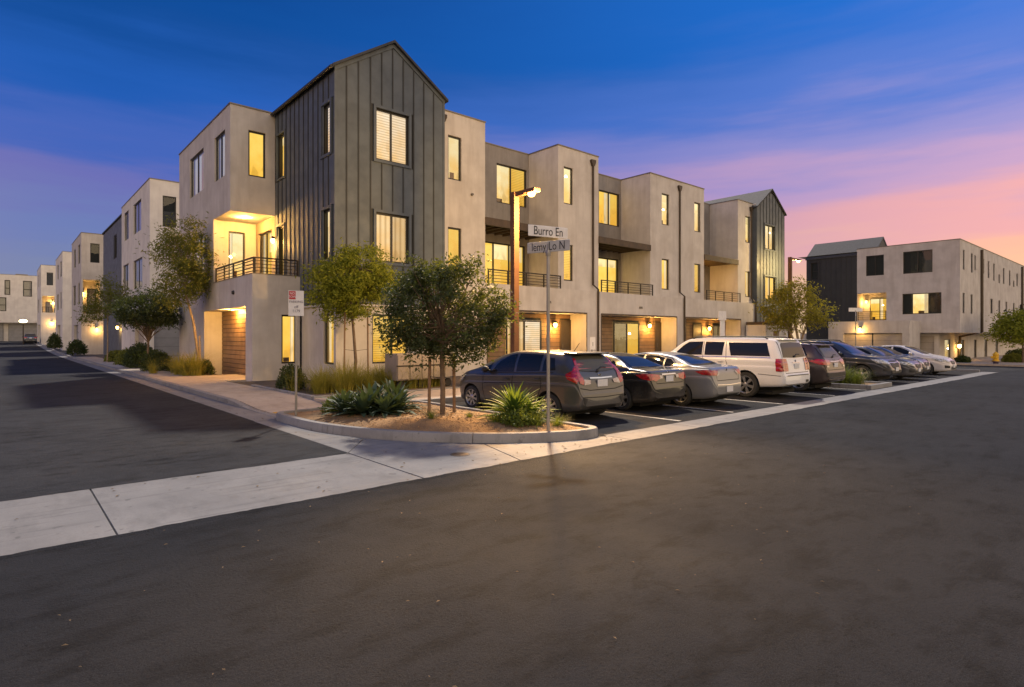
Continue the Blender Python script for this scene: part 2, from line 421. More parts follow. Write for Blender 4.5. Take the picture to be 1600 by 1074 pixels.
def sheet(name, x0, x1, y0, y1, dz, m, nx=1, ny=1):
    b = MB(); vs = []
    for i in range(nx + 1):
        for j in range(ny + 1):
            x = x0 + (x1 - x0) * i / nx; y = y0 + (y1 - y0) * j / ny
            vs.append((x, y, gz(x, y) + dz))
    fs = [(i * (ny + 1) + j, (i + 1) * (ny + 1) + j, (i + 1) * (ny + 1) + j + 1, i * (ny + 1) + j + 1) for i in range(nx) for j in range(ny)]
    return b.add(vs, fs).build(name, m)
struct(sheet('ground', -700, 900, -700, 900, -0.06, M['ground'], 160, 160))
struct(sheet('road', -80, 150, -60, 6.18, 0.0, M['asphalt'], 115, 4))
struct(sheet('side_street', -60, 4.0, 8.3, 165, 0.002, M['asphalt_side'], 8, 60))
struct(sheet('parking_lot', 8.05, 36.9, 6.85, 13.0, 0.002, M['asphalt_bay'], 4, 2))
struct(sheet('cross_street', 37.2, 57.0, 6.19, 160, 0.002, M['asphalt_side'], 24, 8))

# ---- concrete gutter: slabs with sawn joints over a dark bed
gut = struct(MB().box(-40, 8.1, 6.18, 8.3, -0.05, -0.006).box(8.1, 37.2, 6.18, 6.85, -0.05, -0.006).box(3.3, 4.6, 8.3, 13, -0.05, -0.007).build('gutter', M['joint']))
def slab(x0, x1, y0, y1, z1, parent, m, g=0.007, z0=None, name='slab'):
    return MB().box(x0 + g, x1 - g, y0 + g, y1 - g, (z1 - 0.05) if z0 is None else z0, z1).build(name, m, parent, bevel=0.006)
xs = [-40, -31, -22, -15.5, -9, -5.4, -2.1, 0.78, 3.95]
for a, b in zip(xs, xs[1:]):
    slab(a, b, 6.18, 8.3, 0.006, gut, M['concrete'])
xs = [8.1, 10.2, 13.2, 16.2, 19.2, 22.2, 25.2, 28.2, 31.2, 34.2, 37.2]
for a, b in zip(xs, xs[1:]):
    slab(a, b, 6.18, 6.85, 0.006, gut, M['concrete'])
# corner apron that sweeps round the planted island
def poly_slab(pts, z1, parent, m, name='slab', th=0.05, bev=0.006):
    return MB().prism([(x, y, z1 - th) for x, y in pts], (0, 0, th)).build(name, m, parent, bevel=bev)
poly_slab([(3.965, 6.187), (5.55, 6.187), (5.95, 7.55), (5.25, 8.35), (4.72, 9.3), (3.965, 8.32)], 0.006, gut, M['concrete'])
poly_slab([(5.565, 6.187), (8.09, 6.187), (8.09, 6.75), (7.55, 6.72), (6.9, 6.92), (5.965, 7.54)], 0.006, gut, M['concrete'])
poly_slab([(3.965, 8.335), (4.71, 9.32), (4.38, 10.6), (4.36, 12.7), (3.965, 12.7)], 0.006, gut, M['concrete'])
ys = [12.715, 18, 24, 30, 36, 42, 50, 60]
for a, b in zip(ys, ys[1:]):
    slab(3.98, 4.5, a, b, 0.006, gut, M['concrete'])
far_g = MB()
for i in range(12):
    a, b = 60 + i * 8, 68 + i * 8
    far_g.prism([(3.98, a, gz(4, a) + 0.008), (4.5, a, gz(4, a) + 0.008), (4.5, b, gz(4, b) + 0.008), (3.98, b, gz(4, b) + 0.008)], (0, 0, -0.05))
far_g.build('far_slab', M['concrete'], gut)

# ragged asphalt edges lapping over the concrete
def ragged(name, x0, x1, y, sgn, m, seed, parent):
    rnd_ = random.Random(seed); b = MB(); n = int((x1 - x0) / 0.06); vs = []; off = 0.0
    for i in range(n + 1):
        off = 0.75 * off + rnd_.uniform(-0.012, 0.012)
        x = x0 + (x1 - x0) * i / n
        vs += [(x, y - sgn * 0.06, 0.0004), (x, y + sgn * (0.018 + off + rnd_.uniform(-0.004, 0.006)), 0.0095)]
    b.add(vs, [(2 * i, 2 * i + 2, 2 * i + 3, 2 * i + 1) for i in range(n)])
    return b.build(name, m, parent)
ragged('road_edge', -9, 37.0, 6.185, 1, M['asphalt'], 1, bpy.data.objects['road'])
ragged('road_edge', -9, 3.97, 8.295, -1, M['asphalt_side'], 2, bpy.data.objects['side_street'])
# dry leaves and grit caught along the kerbs
ll = MB(); rnd_ = random.Random(77)
for i in range(260):
    if i % 3 == 0: x, y = rnd_.uniform(4.0, 8.0), None
    else: x, y = rnd_.uniform(-3, 9), rnd_.uniform(1.5, 8.2)
    if y is None:
        x, y = rnd_.choice([(rnd_.uniform(5.0, 8.0), rnd_.uniform(6.3, 6.75)), (4.15 + rnd_.uniform(-.1, .12), rnd_.uniform(9.5, 30)), (rnd_.uniform(5, 7.6), rnd_.uniform(8.2, 11.8))])
    z = 0.014 if not (5 < x < 7.7 and y > 8.15) else 0.235
    s_ = rnd_.uniform(0.008, 0.02) if y < 6.1 else rnd_.uniform(0.015, 0.035); a = rnd_.uniform(0, 6.28); ca, sa = math.cos(a) * s_, math.sin(a) * s_
    ll.add([(x + ca, y + sa, z), (x - sa * .4, y + ca * .4, z + s_ * .3), (x - ca, y - sa, z), (x + sa * .4, y - ca * .4, z + s_ * .2)], [(0, 1, 2, 3)])
lo_ = ll.build('leaf_litter', surface('leaf_litter', (0.20, 0.14, 0.07), (0.11, 0.075, 0.04), 9, 0.9, 0.0)); lo_['kind'] = 'stuff'
# ---- kerb along the side street (a real step), dropped at the ramp
kr = MB()
def kerb_run(mb, pts, w, h0, h1, drop=None):
    """kerb of width w to the left of the path, height from the ground"""
    for i in range(len(pts) - 1):
        (xa, ya), (xb, yb) = pts[i], pts[i + 1]
        d = Vector((xb - xa, yb - ya)).normalized(); nrm_ = Vector((d.y, -d.x)) * w
        ha = h1 if drop is None else drop(ya); hb = h1 if drop is None else drop(yb)
        za, zb = gz(xa, ya), gz(xb, yb)
        A = [(xa, ya), (xb, yb), (xb + nrm_.x, yb + nrm_.y), (xa + nrm_.x, ya + nrm_.y)]
        H = [za + ha, zb + hb, zb + hb, za + ha]
        vs = [(x, y, z_ - 0.2 - h_) for (x, y), z_, h_ in zip(A, H, (ha, hb, hb, ha))] + [(x, y, z_) for (x, y), z_ in zip(A, H)]
        mb.add(vs, [(0, 3, 2, 1), (4, 5, 6, 7), (0, 1, 5, 4), (1, 2, 6, 5), (2, 3, 7, 6), (3, 0, 4, 7)])
drop = lambda y: 0.012 + 0.11 * smooth01((y - 14.6) / 2.0)
ypts = [13.0, 13.6, 14.2, 14.8, 15.4, 16.0, 16.6, 17.2, 19.0, 22.98]
kseg = struct(MB().box(4.52, 4.60, 12.8, 60, -0.1, -0.01).build('kerb', M['joint']))
def kerb_piece(pts):
    b = MB(); kerb_run(b, pts, 0.15, 0, 0.12, drop); return b.build('kerb_stone', M['kerb'], kseg, bevel=0.012)
kerb_piece([(4.5, y) for y in ypts])
ky = [23.0, 29, 35, 41, 47, 53, 60]
for a, b in zip(ky, ky[1:]):
    kerb_piece([(4.5, a + 0.01), (4.5, b - 0.01)])
b = MB(); kerb_run(b, [(4.5, y) for y in range(60, 168, 6)], 0.15, 0, 0.12); b.build('far_kerb', M['kerb'], kseg)

# ---- corner island with its own kerb stones
isl_out = [(4.42, 12.75), (4.36, 11.6), (4.42, 10.75), (4.62, 9.9), (4.95, 9.05), (5.36, 8.4), (5.9, 7.78), (6.5, 7.28), (7.1, 6.95), (7.6, 6.8), (7.95, 6.84), (8.12, 7.05), (8.14, 7.5), (8.10, 9.2), (8.08, 11.0), (8.05, 12.7), (7.6, 12.95), (6.2, 13.0), (5.0, 12.98)]
def smooth_loop(pts, n=4):
    r = []
    k = len(pts)
    for i in range(k):
        p0, p1, p2, p3 = [Vector(pts[(i + j - 1) % k]) for j in range(4)]
        for t in [q / n for q in range(n)]:
            r.append(0.5 * ((2 * p1) + (p2 - p0) * t + (2 * p0 - 5 * p1 + 4 * p2 - p3) * t * t + (3 * p1 - p0 - 3 * p2 + p3) * t ** 3))
    return r
def inset(loop, d):
    k = len(loop); r = []
    for i in range(k):
        t = (loop[(i + 1) % k] - loop[i - 1]).normalized()
        r.append(loop[i] + Vector((-t.y, t.x)) * d)
    return r
lo = smooth_loop(isl_out); li = inset(lo, 0.155)
island = struct(MB().prism([(p.x, p.y, -0.1) for p in inset(lo, 0.02)], (0, 0, 0.085)).build('island', M['joint']))
def arc_kerb(i0, i1, parent, loop_o, loop_i, h=0.15, taper0=False):
    b = MB(); k = len(loop_o)
    idx = [j % k for j in range(i0, i1 + 1)]
    rings = []
    n = len(idx) - 1
    for q, j in enumerate(idx):
        o, i_ = loop_o[j].copy(), loop_i[j].copy()
        nx_ = loop_o[idx[min(q + 1, n)]] - loop_o[idx[max(q - 1, 0)]]
        nx_.normalize()
        if q == 0: o += nx_ * 0.006; i_ += nx_ * 0.006
        if q == n: o -= nx_ * 0.006; i_ -= nx_ * 0.006
        hh = h
        rings.append([(o.x, o.y, -0.08), (o.x + (i_.x - o.x) * 0.08, o.y + (i_.y - o.y) * 0.08, hh - 0.025), (o.x + (i_.x - o.x) * 0.2, o.y + (i_.y - o.y) * 0.2, hh), (i_.x, i_.y, hh), (i_.x, i_.y, -0.08)])
    vs = [p for r_ in rings for p in r_]
    fs = [(a * 5 + c, (a + 1) * 5 + c, (a + 1) * 5 + (c + 1) % 5, a * 5 + (c + 1) % 5) for a in range(n) for c in range(5)]
    fs += [(4, 3, 2, 1, 0), tuple(n * 5 + c for c in range(5))]
    return b.add(vs, fs).build('kerb_stone', M['kerb'], parent, smooth=True, sharp=40)
cuts = [0, 10, 24, 41, 49, 58, 64, 70, 76]
for a, b in zip(cuts, cuts[1:]):
    arc_kerb(a, b, island, lo, li)
# soil mound
sb = MB(); rnd = random.Random(5)
ctr = Vector((6.5, 10.2)); rings = []
for q in range(9):
    t = q / 8
    for p in li:
        w = p.lerp(ctr, t)
        hgt = 0.105 + 0.12 * math.sin(min(t, 0.6) / 0.6 * math.pi / 2) + rnd.uniform(-0.012, 0.012) * (1 if q else 0)
        rings.append((w.x, w.y, hgt))
k = len(li)
sb.add(rings, [(q * k + i, q * k + (i + 1) % k, (q + 1) * k + (i + 1) % k, (q + 1) * k + i) for q in range(8) for i in range(k)])
so = sb.build('soil', M['soil'], island, smooth=True, sharp=180)
# bark chips and gravel lying on the soil
cb_ = MB(); rnd = random.Random(15)
for i in range(2600):
    a_ = rnd.uniform(0, 6.283); j_ = rnd.randrange(len(li)); w_ = li[j_].lerp(ctr, rnd.uniform(0.02, 0.9) ** 0.8)
    x, y = w_.x + rnd.uniform(-.12, .12), w_.y + rnd.uniform(-.12, .12)
    tt = min(1.0, (Vector((x, y)) - li[j_]).length / max(0.1, (ctr - li[j_]).length)); z = 0.105 + 0.12 * math.sin(min(tt, 0.6) / 0.6 * math.pi / 2) + 0.004
    s_ = rnd.uniform(0.008, 0.026); ca, sa = math.cos(a_) * s_, math.sin(a_) * s_; h_ = s_ * rnd.uniform(0.3, 0.7)
    cb_.add([(x + ca, y + sa, z), (x - sa * .5, y + ca * .5, z), (x - ca, y - sa, z), (x + sa * .5, y - ca * .5, z), (x, y, z + h_)], [(0, 1, 4), (1, 2, 4), (2, 3, 4), (3, 0, 4)])
cb_.build('bark_chips', surface('bark_chips', (0.34, 0.20, 0.09), (0.14, 0.085, 0.045), 18, 0.9, 0.0), island)['kind'] = 'stuff'

# ---- pavements
walk = struct(MB().box(4.62, 36.9, 13.0, 15.4, -0.1, 0.0).box(4.62, 6.35, 15.4, 60, -0.1, 0.0).build('pavement', M['joint']))
def wslab(x0, x1, y0, y1, za=0.12, zb=None):
    """pavement slab, may slope from za at y0 to zb at y1"""
    zb = za if zb is None else zb; g = 0.006
    x0 += g; x1 -= g; y0 += g; y1 -= g
    MB().add([(x0, y0, -0.05), (x1, y0, -0.05), (x1, y1, -0.05), (x0, y1, -0.05), (x0, y0, za), (x1, y0, za), (x1, y1, zb), (x0, y1, zb)],
             [(0, 3, 2, 1), (4, 5, 6, 7), (0, 1, 5, 4), (1, 2, 6, 5), (2, 3, 7, 6), (3, 0, 4, 7)]).build('slab', M['walk'], walk, bevel=0.006)
wslab(4.66, 6.3, 13.0, 14.6, 0.02, 0.03)
wslab(4.66, 6.3, 14.6, 16.4, 0.03, 0.12)
for a, b in [(16.4, 18.2), (18.2, 20.0), (20.0, 21.8), (21.8, 23.6)]:
    wslab(4.66, 6.3, a, b)
for i in range(14):
    wslab(4.66, 6.0, 23.6 + i * 2.6, 26.2 + i * 2.6)
wslab(6.0, 7.85, 23.7, 26.3); wslab(6.0, 7.85, 26.3, 27.6)
wx = [6.3, 8.0, 9.9, 11.8, 13.7, 15.6, 17.5, 19.4, 21.3, 23.2, 25.1, 27.0, 28.9, 30.8, 32.7, 34.6, 36.8]
for a, b in zip(wx, wx[1:]):
    wslab(a, b, 13.15, 15.3)
bk = MB().box(8.1, 36.8, 13.0, 13.145, -0.1, 0.13).build('kerb_stone', M['kerb'], walk, bevel=0.012)
MB().box(4.70, 5.9, 13.05, 13.75, 0.0, 0.032).build('tactile_pad', M['yellow_pad'], walk)
# dome bumps on the tactile pad
db = MB()
for i in range(11):
    for j in range(6):
        db.lathe([(0.022, 0), (0.017, 0.009), (0.0, 0.011)], (4.77 + i * 0.105, 13.1 + j * 0.115, 0.031), n=8)
db.build('tactile_dome', M['yellow_pad'], walk, smooth=True)['kind'] = 'stuff'
# planting beds beside the building
bed = struct(MB().box(6.32, 15.9, 15.45, 23.0, -0.1, 0.10).box(5.98, 7.2, 27.7, 60, -0.1, 0.115).build('planting_bed', M['dirt']))
MB().box(6.32, 8.3, 15.32, 15.46, -0.05, 0.17).build('kerb_stone', M['kerb'], bed, bevel=0.012)
MB().box(6.30, 6.44, 15.47, 20.5, -0.05, 0.17).build('kerb_stone', M['kerb'], bed, bevel=0.012)
MB().box(8.32, 12.2, 15.32, 15.46, -0.05, 0.15).build('kerb_stone', M['kerb'], bed, bevel=0.012)
struct(MB().box(16, 36, 15.31, 20.6, -0.1, 0.11).build('forecourt', M['walk']))
# far pavement by the house across the cross street
struct(MB().box(57.0, 57.15, -10, 60, -0.7, -0.31).box(57.16, 61.5, -10, 60, -0.7, -0.33).box(61.5, 120, 8.0, 20, -0.7, -0.332).build('far_pavement', M['walk']))
struct(MB().box(57.16, 120, 7.2, 7.99, -0.7, -0.30).build('far_kerb_strip', M['kerb']))
# row-end pavement
struct(MB().box(36.95, 37.15, 6.9, 60, -0.5, 0.11).build('corner_kerb', M['kerb']))
# painted bay lines
for i, x in enumerate([10.63, 12.80, 15.35, 18.75, 21.45]):
    struct(MB().quad((x, 6.95, 0.007), (x + 0.1, 6.95, 0.007), (x + 0.1, 12.9, 0.007), (x, 12.9, 0.007)).build('bay_line', M['line']))
for i, x in enumerate([27.05, 29.5, 31.95]):
    struct(MB().quad((x, 6.95, 0.007), (x + 0.1, 6.95, 0.007), (x + 0.1, 12.9, 0.007), (x, 12.9, 0.007)).build('bay_line', M['line']))
# small planted island between the bays
isl2 = struct(MB().box(21.95, 23.75, 7.05, 12.9, -0.05, 0.09).build('bay_island', M['soil']))
for (a, b, c, d) in [(21.8, 23.9, 6.92, 7.07), (21.8, 21.95, 7.08, 12.9), (23.75, 23.9, 7.08, 12.9)]:
    MB().box(a, b, c, d, -0.05, 0.15).build('kerb_stone', M['kerb'], isl2, bevel=0.015)
# drain cover set into the apron
t = tag(empty('drain_cover', (5.16, 7.11, 0.0)), 'small round rusty iron cover set in the concrete apron by the planted island', 'drain cover')
MB().lathe([(0.0, 0.012), (0.115, 0.012), (0.125, 0.008), (0.125, 0.0)], (5.16, 7.11, 0), n=24).build('lid', plain('rust', (0.10, 0.06, 0.035), 0.7, 0.5), t, smooth=True)
MB().lathe([(0.127, 0.009), (0.150, 0.009), (0.155, 0.0)], (5.16, 7.11, 0), n=24).build('rim', plain('iron', (0.05, 0.045, 0.04), 0.6, 0.6), t, smooth=True)
# ------------------------------------------------------------------ building kit
def P(plane, c, a, d, z):
    """plane 'Y': wall at Y=c facing -Y, a runs along X; plane 'X': wall at X=c facing -X, a runs along Y; d = depth into the wall"""
    return (a, c + d, z) if plane == 'Y' else (c + d, a, z)
def pbox(mb, plane, c, a0, a1, d0, d1, z0, z1, m=0):
    p, q = P(plane, c, a0, d0, z0), P(plane, c, a1, d1, z1)
    return mb.box(min(p[0], q[0]), max(p[0], q[0]), min(p[1], q[1]), max(p[1], q[1]), z0, z1, m)
def wall(mb, plane, c, a0, a1, z0, z1, holes=(), depth=0.22):
    """wall face with openings (a0,a1,z0,z1[,depth]) and their reveals"""
    As = sorted({a0, a1, *[h[0] for h in holes], *[h[1] for h in holes]}); As = [a for a in As if a0 <= a <= a1]
    Zs = sorted({z0, z1, *[h[2] for h in holes], *[h[3] for h in holes]}); Zs = [z for z in Zs if z0 <= z <= z1]
    for i in range(len(As) - 1):
        for j in range(len(Zs) - 1):
            am, zm = (As[i] + As[i + 1]) / 2, (Zs[j] + Zs[j + 1]) / 2
            if any(h[0] < am < h[1] and h[2] < zm < h[3] for h in holes): continue
            mb.quad(P(plane, c, As[i], 0, Zs[j]), P(plane, c, As[i + 1], 0, Zs[j]), P(plane, c, As[i + 1], 0, Zs[j + 1]), P(plane, c, As[i], 0, Zs[j + 1]))
    for h in holes:
        A, B, Z0, Z1 = h[:4]; dp = h[4] if len(h) > 4 else depth
        mb.quad(P(plane, c, A, 0, Z0), P(plane, c, A, dp, Z0), P(plane, c, A, dp, Z1), P(plane, c, A, 0, Z1))
        mb.quad(P(plane, c, B, 0, Z0), P(plane, c, B, dp, Z0), P(plane, c, B, dp, Z1), P(plane, c, B, 0, Z1))
        mb.quad(P(plane, c, A, 0, Z0), P(plane, c, B, 0, Z0), P(plane, c, B, dp, Z0), P(plane, c, A, dp, Z0))
        mb.quad(P(plane, c, A, 0, Z1), P(plane, c, B, 0, Z1), P(plane, c, B, dp, Z1), P(plane, c, A, dp, Z1))
def window(parent, plane, c, a0, a1, z0, z1, lit='lit_gold', splits=(), inset=0.07, fw=0.068, trim=0.0, trim_mat='siding', rows=(), name='window', lits=None, room=0.16):
    """framed window: the frame mesh is the part, each pane and what shows behind it its sub-parts"""
    f = MB(); i0, i1 = inset, inset + 0.06
    pbox(f, plane, c, a0, a0 + fw, i0, i1, z0, z1); pbox(f, plane, c, a1 - fw, a1, i0, i1, z0, z1)
    pbox(f, plane, c, a0 + fw, a1 - fw, i0, i1, z1 - fw, z1); pbox(f, plane, c, a0 + fw, a1 - fw, i0, i1, z0, z0 + fw)
    edges = [a0] + [a0 + (a1 - a0) * s for s in splits] + [a1]
    for e in edges[1:-1]:
        pbox(f, plane, c, e - fw * 0.5, e + fw * 0.5, i0 - 0.005, i1 - 0.005, z0 + fw, z1 - fw)
    for r_ in rows:
        zz = z0 + (z1 - z0) * r_
        pbox(f, plane, c, a0 + fw, a1 - fw, i0 - 0.003, i1 - 0.008, zz - fw * 0.4, zz + fw * 0.4)
    wo_ = f.build(name, M['frame'], parent)
    if trim:
        t = MB()
        pbox(t, plane, c, a0 - trim, a0 - 0.002, -0.045, 0.03, z0 - trim, z1 + trim); pbox(t, plane, c, a1 + 0.002, a1 + trim, -0.045, 0.03, z0 - trim, z1 + trim)
        pbox(t, plane, c, a0 - 0.001, a1 + 0.001, -0.042, 0.03, z1 + 0.002, z1 + trim); pbox(t, plane, c, a0 - 0.001, a1 + 0.001, -0.042, 0.03, z0 - trim, z0 - 0.002)
        t.build('surround', M[trim_mat], wo_)
    lits = lits or [lit] * (len(edges) - 1)
    for k in range(len(edges) - 1):
        A, B = edges[k] + fw * (1 if k == 0 else 0.5), edges[k + 1] - fw * (1 if k == len(edges) - 2 else 0.5)
        pb = MB(); pb.quad(P(plane, c, A, i0 + 0.02, z0 + fw), P(plane, c, B, i0 + 0.02, z0 + fw), P(plane, c, B, i0 + 0.02, z1 - fw), P(plane, c, A, i0 + 0.02, z1 - fw))
        if plane == 'X': pb.f = [tuple(reversed(q)) for q in pb.f]
        pb.build('pane', M['pane'], wo_)
        rb = MB(); dd = inset + room + 0.012 * k
        rb.quad(P(plane, c, edges[k] - 0.01, dd, z0 - 0.01), P(plane, c, edges[k + 1] + 0.01, dd, z0 - 0.01), P(plane, c, edges[k + 1] + 0.01, dd, z1 + 0.01), P(plane, c, edges[k] - 0.01, dd, z1 + 0.01))
        nm = 'blind' if 'blind' in lits[k] else ('curtain' if 'curtain' in lits[k] else 'room')
        rb.build(nm, M[lits[k]], wo_)
        # what the lit rooms show: drapes, half-drawn shades, a lamp, furniture
        if lits[k] in ('lit_gold', 'lit_gold2', 'lit_cream') and z1 - z0 > 1.0:
            rr = random.Random(int(A * 977 + z0 * 131 + k * 17)); q_ = rr.random(); dd2 = dd - 0.035
            def slab_(n_, m_, u0, u1, v0, v1, d_=dd2):
                b_ = MB(); ua, ub = A + (B - A) * u0, A + (B - A) * u1; va, vb = z0 + fw + (z1 - z0 - 2 * fw) * v0, z0 + fw + (z1 - z0 - 2 * fw) * v1
                pbox(b_, plane, c, ua, ub, d_, d_ + 0.012, va, vb); b_.build(n_, M[m_], wo_)
            if q_ < 0.34: slab_('curtain', 'lit_drape', 0.0, rr.uniform(0.16, 0.34), 0.0, 1.0)
            elif q_ < 0.58: slab_('shade', 'lit_shade', 0.0, 1.0, rr.uniform(0.66, 0.86), 1.0)
            elif q_ < 0.72: slab_('curtain', 'lit_drape', rr.uniform(0.68, 0.84), 1.0, 0.0, 1.0)
            if rr.random() < 0.55:
                u_ = rr.uniform(0.1, 0.5); slab_('furniture', 'silhouette', u_, u_ + rr.uniform(0.3, 0.5), 0.0, rr.uniform(0.08, 0.2), dd2 + 0.014)
            if rr.random() < 0.10:
                u_ = rr.uniform(0.25, 0.75); v_ = rr.uniform(0.5, 0.8); pc_ = P(plane, c, A + (B - A) * u_, dd2 + 0.005, z0 + (z1 - z0) * v_)
                MB().lathe([(0.0, 0.06), (0.05, 0.05), (0.085, -0.05), (0.0, -0.055)], pc_, n=10).build('lamp', M['bulb_white'], wo_, smooth=True)
    return wo_
def railing(parent, segs, ztop, zlow, posts=5, name='railing'):
    """segs: list of ((x0,y0),(x1,y1)); posts and rails are sub-parts"""
    r0 = MB(); 
    for (a, b) in segs:
        a, b = Vector(a), Vector(b); d = (b - a); L = d.length; d.normalize(); n = Vector((-d.y, d.x)) * 0.022
        def bar(z0, z1, w):
            o = n * (w / 0.022)
            return [(a.x - o.x, a.y - o.y, z0), (b.x - o.x, b.y - o.y, z0), (b.x + o.x, b.y + o.y, z0), (a.x + o.x, a.y + o.y, z0)], (0, 0, z1 - z0)
        pts, off = bar(ztop - 0.05, ztop, 0.028)
        r0.prism(pts, off)
    ro = r0.build(name, M['rail'], parent)
    for (a, b) in segs:
        a, b = Vector(a), Vector(b); d = (b - a); L = d.length; d.normalize(); n = Vector((-d.y, d.x))
        for k in range(4):
            z = zlow + 0.05 + (ztop - 0.05 - zlow - 0.05) * (k + 0.3) / 4.0
            o = n * 0.012
            MB().prism([(a.x - o.x, a.y - o.y, z), (b.x - o.x, b.y - o.y, z), (b.x + o.x, b.y + o.y, z), (a.x + o.x, a.y + o.y, z)], (0, 0, 0.025)).build('rail', M['rail'], ro)
        m_ = max(2, round(L / (posts and 1.2)))
        for k in range(m_ + 1):
            p = a + d * (0.03 + (L - 0.06) * k / m_)
            MB().box(p.x - 0.026, p.x + 0.026, p.y - 0.026, p.y + 0.026, zlow - 0.02, ztop - 0.051).build('post', M['rail'], ro)
    return ro
def planks(parent, plane, c, a0, a1, z0, z1, holes=(), h=0.2, m='plank', th=0.03):
    n = max(1, round((z1 - z0) / h)); hh = (z1 - z0) / n
    bk_ = MB(); pbox(bk_, plane, c, a0, a1, th + 0.001, th + 0.004, z0, z1); bk_.build('plank_backing', M['siding_dark'], parent)
    for i in range(n):
        za, zb = z0 + i * hh + 0.011, z0 + (i + 1) * hh - 0.011
        cuts_ = [(a0, a1)]
        for (A, B, Z0, Z1) in [x[:4] for x in holes]:
            if Z1 > za + 0.01 and Z0 < zb - 0.01:
                nc = []
                for s, e in cuts_:
                    if B <= s or A >= e: nc.append((s, e)); continue
                    if A > s: nc.append((s, A))
                    if B < e: nc.append((B, e))
                cuts_ = nc
        for s, e in cuts_:
            if e - s < 0.04: continue
            b = MB(); pbox(b, plane, c, s + 0.003, e - 0.003, 0.0, th, za, zb); b.build('plank', M[m], parent)
def board_siding(parent, plane, c, cols, z0, ztop, holes=(), th=0.025, m='siding', batten=True, trimw=0.10):
    """board-and-batten cladding: cols = column edges, ztop(a) = height of the wall at a"""
    for i in range(len(cols) - 1):
        A, B = cols[i] + 0.004, cols[i + 1] - 0.004; mid = (A + B) / 2
        spans = [(z0, None)]
        hs = sorted([h for h in holes if h[0] - trimw < mid < h[1] + trimw], key=lambda h: h[2])
        segs = []; zc = z0
        for h in hs:
            segs.append((zc, h[2] - trimw - 0.004)); zc = h[3] + trimw + 0.004
        segs.append((zc, None))
        for s, e in segs:
            ta, tb = (ztop(A), ztop(B)) if e is None else (e, e)
            if min(ta, tb) - s < 0.05: continue
            MB().prism([P(plane, c, A, 0, s), P(plane, c, B, 0, s), P(plane, c, B, 0, tb), P(plane, c, A, 0, ta)], P(plane, 0, 0, th, 0)).build('board', M[m], parent)
    if batten:
        for i in range(1, len(cols) - 1):
            a = cols[i]; hs = sorted([h for h in holes if h[0] - trimw - 0.03 < a < h[1] + trimw + 0.03], key=lambda h: h[2])
            zc = z0
            for h in hs + [None]:
                e = ztop(a) - 0.01 if h is None else h[2] - trimw - 0.004
                if e - zc > 0.05:
                    b = MB(); pbox(b, plane, c, a - 0.022, a + 0.022, -0.026, 0.001, zc, e); b.build('batten', M['siding_dark' if m == 'siding' else m], parent)
                if h is not None: zc = h[3] + trimw + 0.004
def coping(parent, pts, z, w=0.16, ov=0.03):
    """metal cap along the top of a wall: pts = list of straight runs ((x0,y0),(x1,y1)) in outward order"""
    for (a, b) in pts:
        x0, x1 = min(a[0], b[0]), max(a[0], b[0]); y0, y1 = min(a[1], b[1]), max(a[1], b[1])
        if x1 - x0 > y1 - y0: MB().box(x0 - ov, x1 + ov, y0 - ov, y0 + w, z, z + 0.055).build('coping', M['coping'], parent)
        else: MB().box(x0 - ov, x0 + w, y0 - ov * 0.9, y1 + ov * 0.9, z + 0.001, z + 0.057).build('coping', M['coping'], parent)
def downspout(parent, x, y, z0, z1, jog=None):
    b = MB().prism([(x - 0.17, y - 0.13, z1 + 0.12), (x + 0.17, y - 0.13, z1 + 0.12), (x + 0.17, y - 0.13, z1), (x + 0.07, y - 0.13, z1 - 0.2), (x - 0.07, y - 0.13, z1 - 0.2), (x - 0.17, y - 0.13, z1)], (0, 0.128, 0))
    if jog:
        zj, dj = jog
        b.tube([(x, y - 0.07, z1 - 0.15), (x, y - 0.07, zj + 0.35), (x + 0.12, y - 0.07 - dj, zj + 0.1), (x + 0.12, y - 0.07 - dj, z0)], 0.055, 8)
    else:
        b.tube([(x, y - 0.07, z1 - 0.15), (x, y - 0.07, z0)], 0.055, 8)
    return b.build('downspout', M['bronze'], parent, smooth=True)
def sconce(loc, label, plane='Y', watts=18, group='wall lamps on the townhouses', size=1.0):
    x, y, z = loc
    t = tag(empty('wall_lamp', loc), label, 'wall lamp', group)
    s = size
    n = Vector((0, -1, 0)) if plane == 'Y' else Vector((-1, 0, 0))
    c = Vector(loc) + n * 0.15 * s
    b = MB()
    if plane == 'Y': b.box(x - 0.06 * s, x + 0.06 * s, y - 0.025, y - 0.001, z - 0.12 * s, z + 0.22 * s)
    else: b.box(x - 0.025, x - 0.001, y - 0.06 * s, y + 0.06 * s, z - 0.12 * s, z + 0.22 * s)
    b.tube([Vector(loc) + n * 0.02 + Vector((0, 0, 0.17 * s)), c + Vector((0, 0, 0.17 * s))], 0.018 * s, 6)
    b.build('bracket', M['rail'], t)
    MB().lathe([(0.0, 0.2 * s), (0.05 * s, 0.19 * s), (0.085 * s, 0.12 * s), (0.09 * s, 0.10 * s)], c, n=14).build('shade', M['rail'], t, smooth=True)
    MB().lathe([(0.0, 0.10 * s), (0.07 * s, 0.09 * s), (0.08 * s, 0.0), (0.055 * s, -0.08 * s), (0.0, -0.1 * s)], c, n=14).build('bulb', M['bulb'], t, smooth=True)
    lamp('lamp_light', t, c + n * 0.16 + Vector((0, 0, -0.12 * s)), watts)
    return t

# ------------------------------------------------------------------ corner townhouse row
XL, YB, YU, XG, YG = 7.12, 23.0, 25.8, 8.92, 19.8
XGR, YF, YR = 13.57, 20.65, 22.8
ZS, ZB, ZU, ZT = 2.94, 4.15, 6.95, 11.33
TH = tag(empty('townhouse_row', (7.12, 23.0, 0)), 'three storey stucco townhouse row with tall charcoal gabled block at the street corner', 'building')

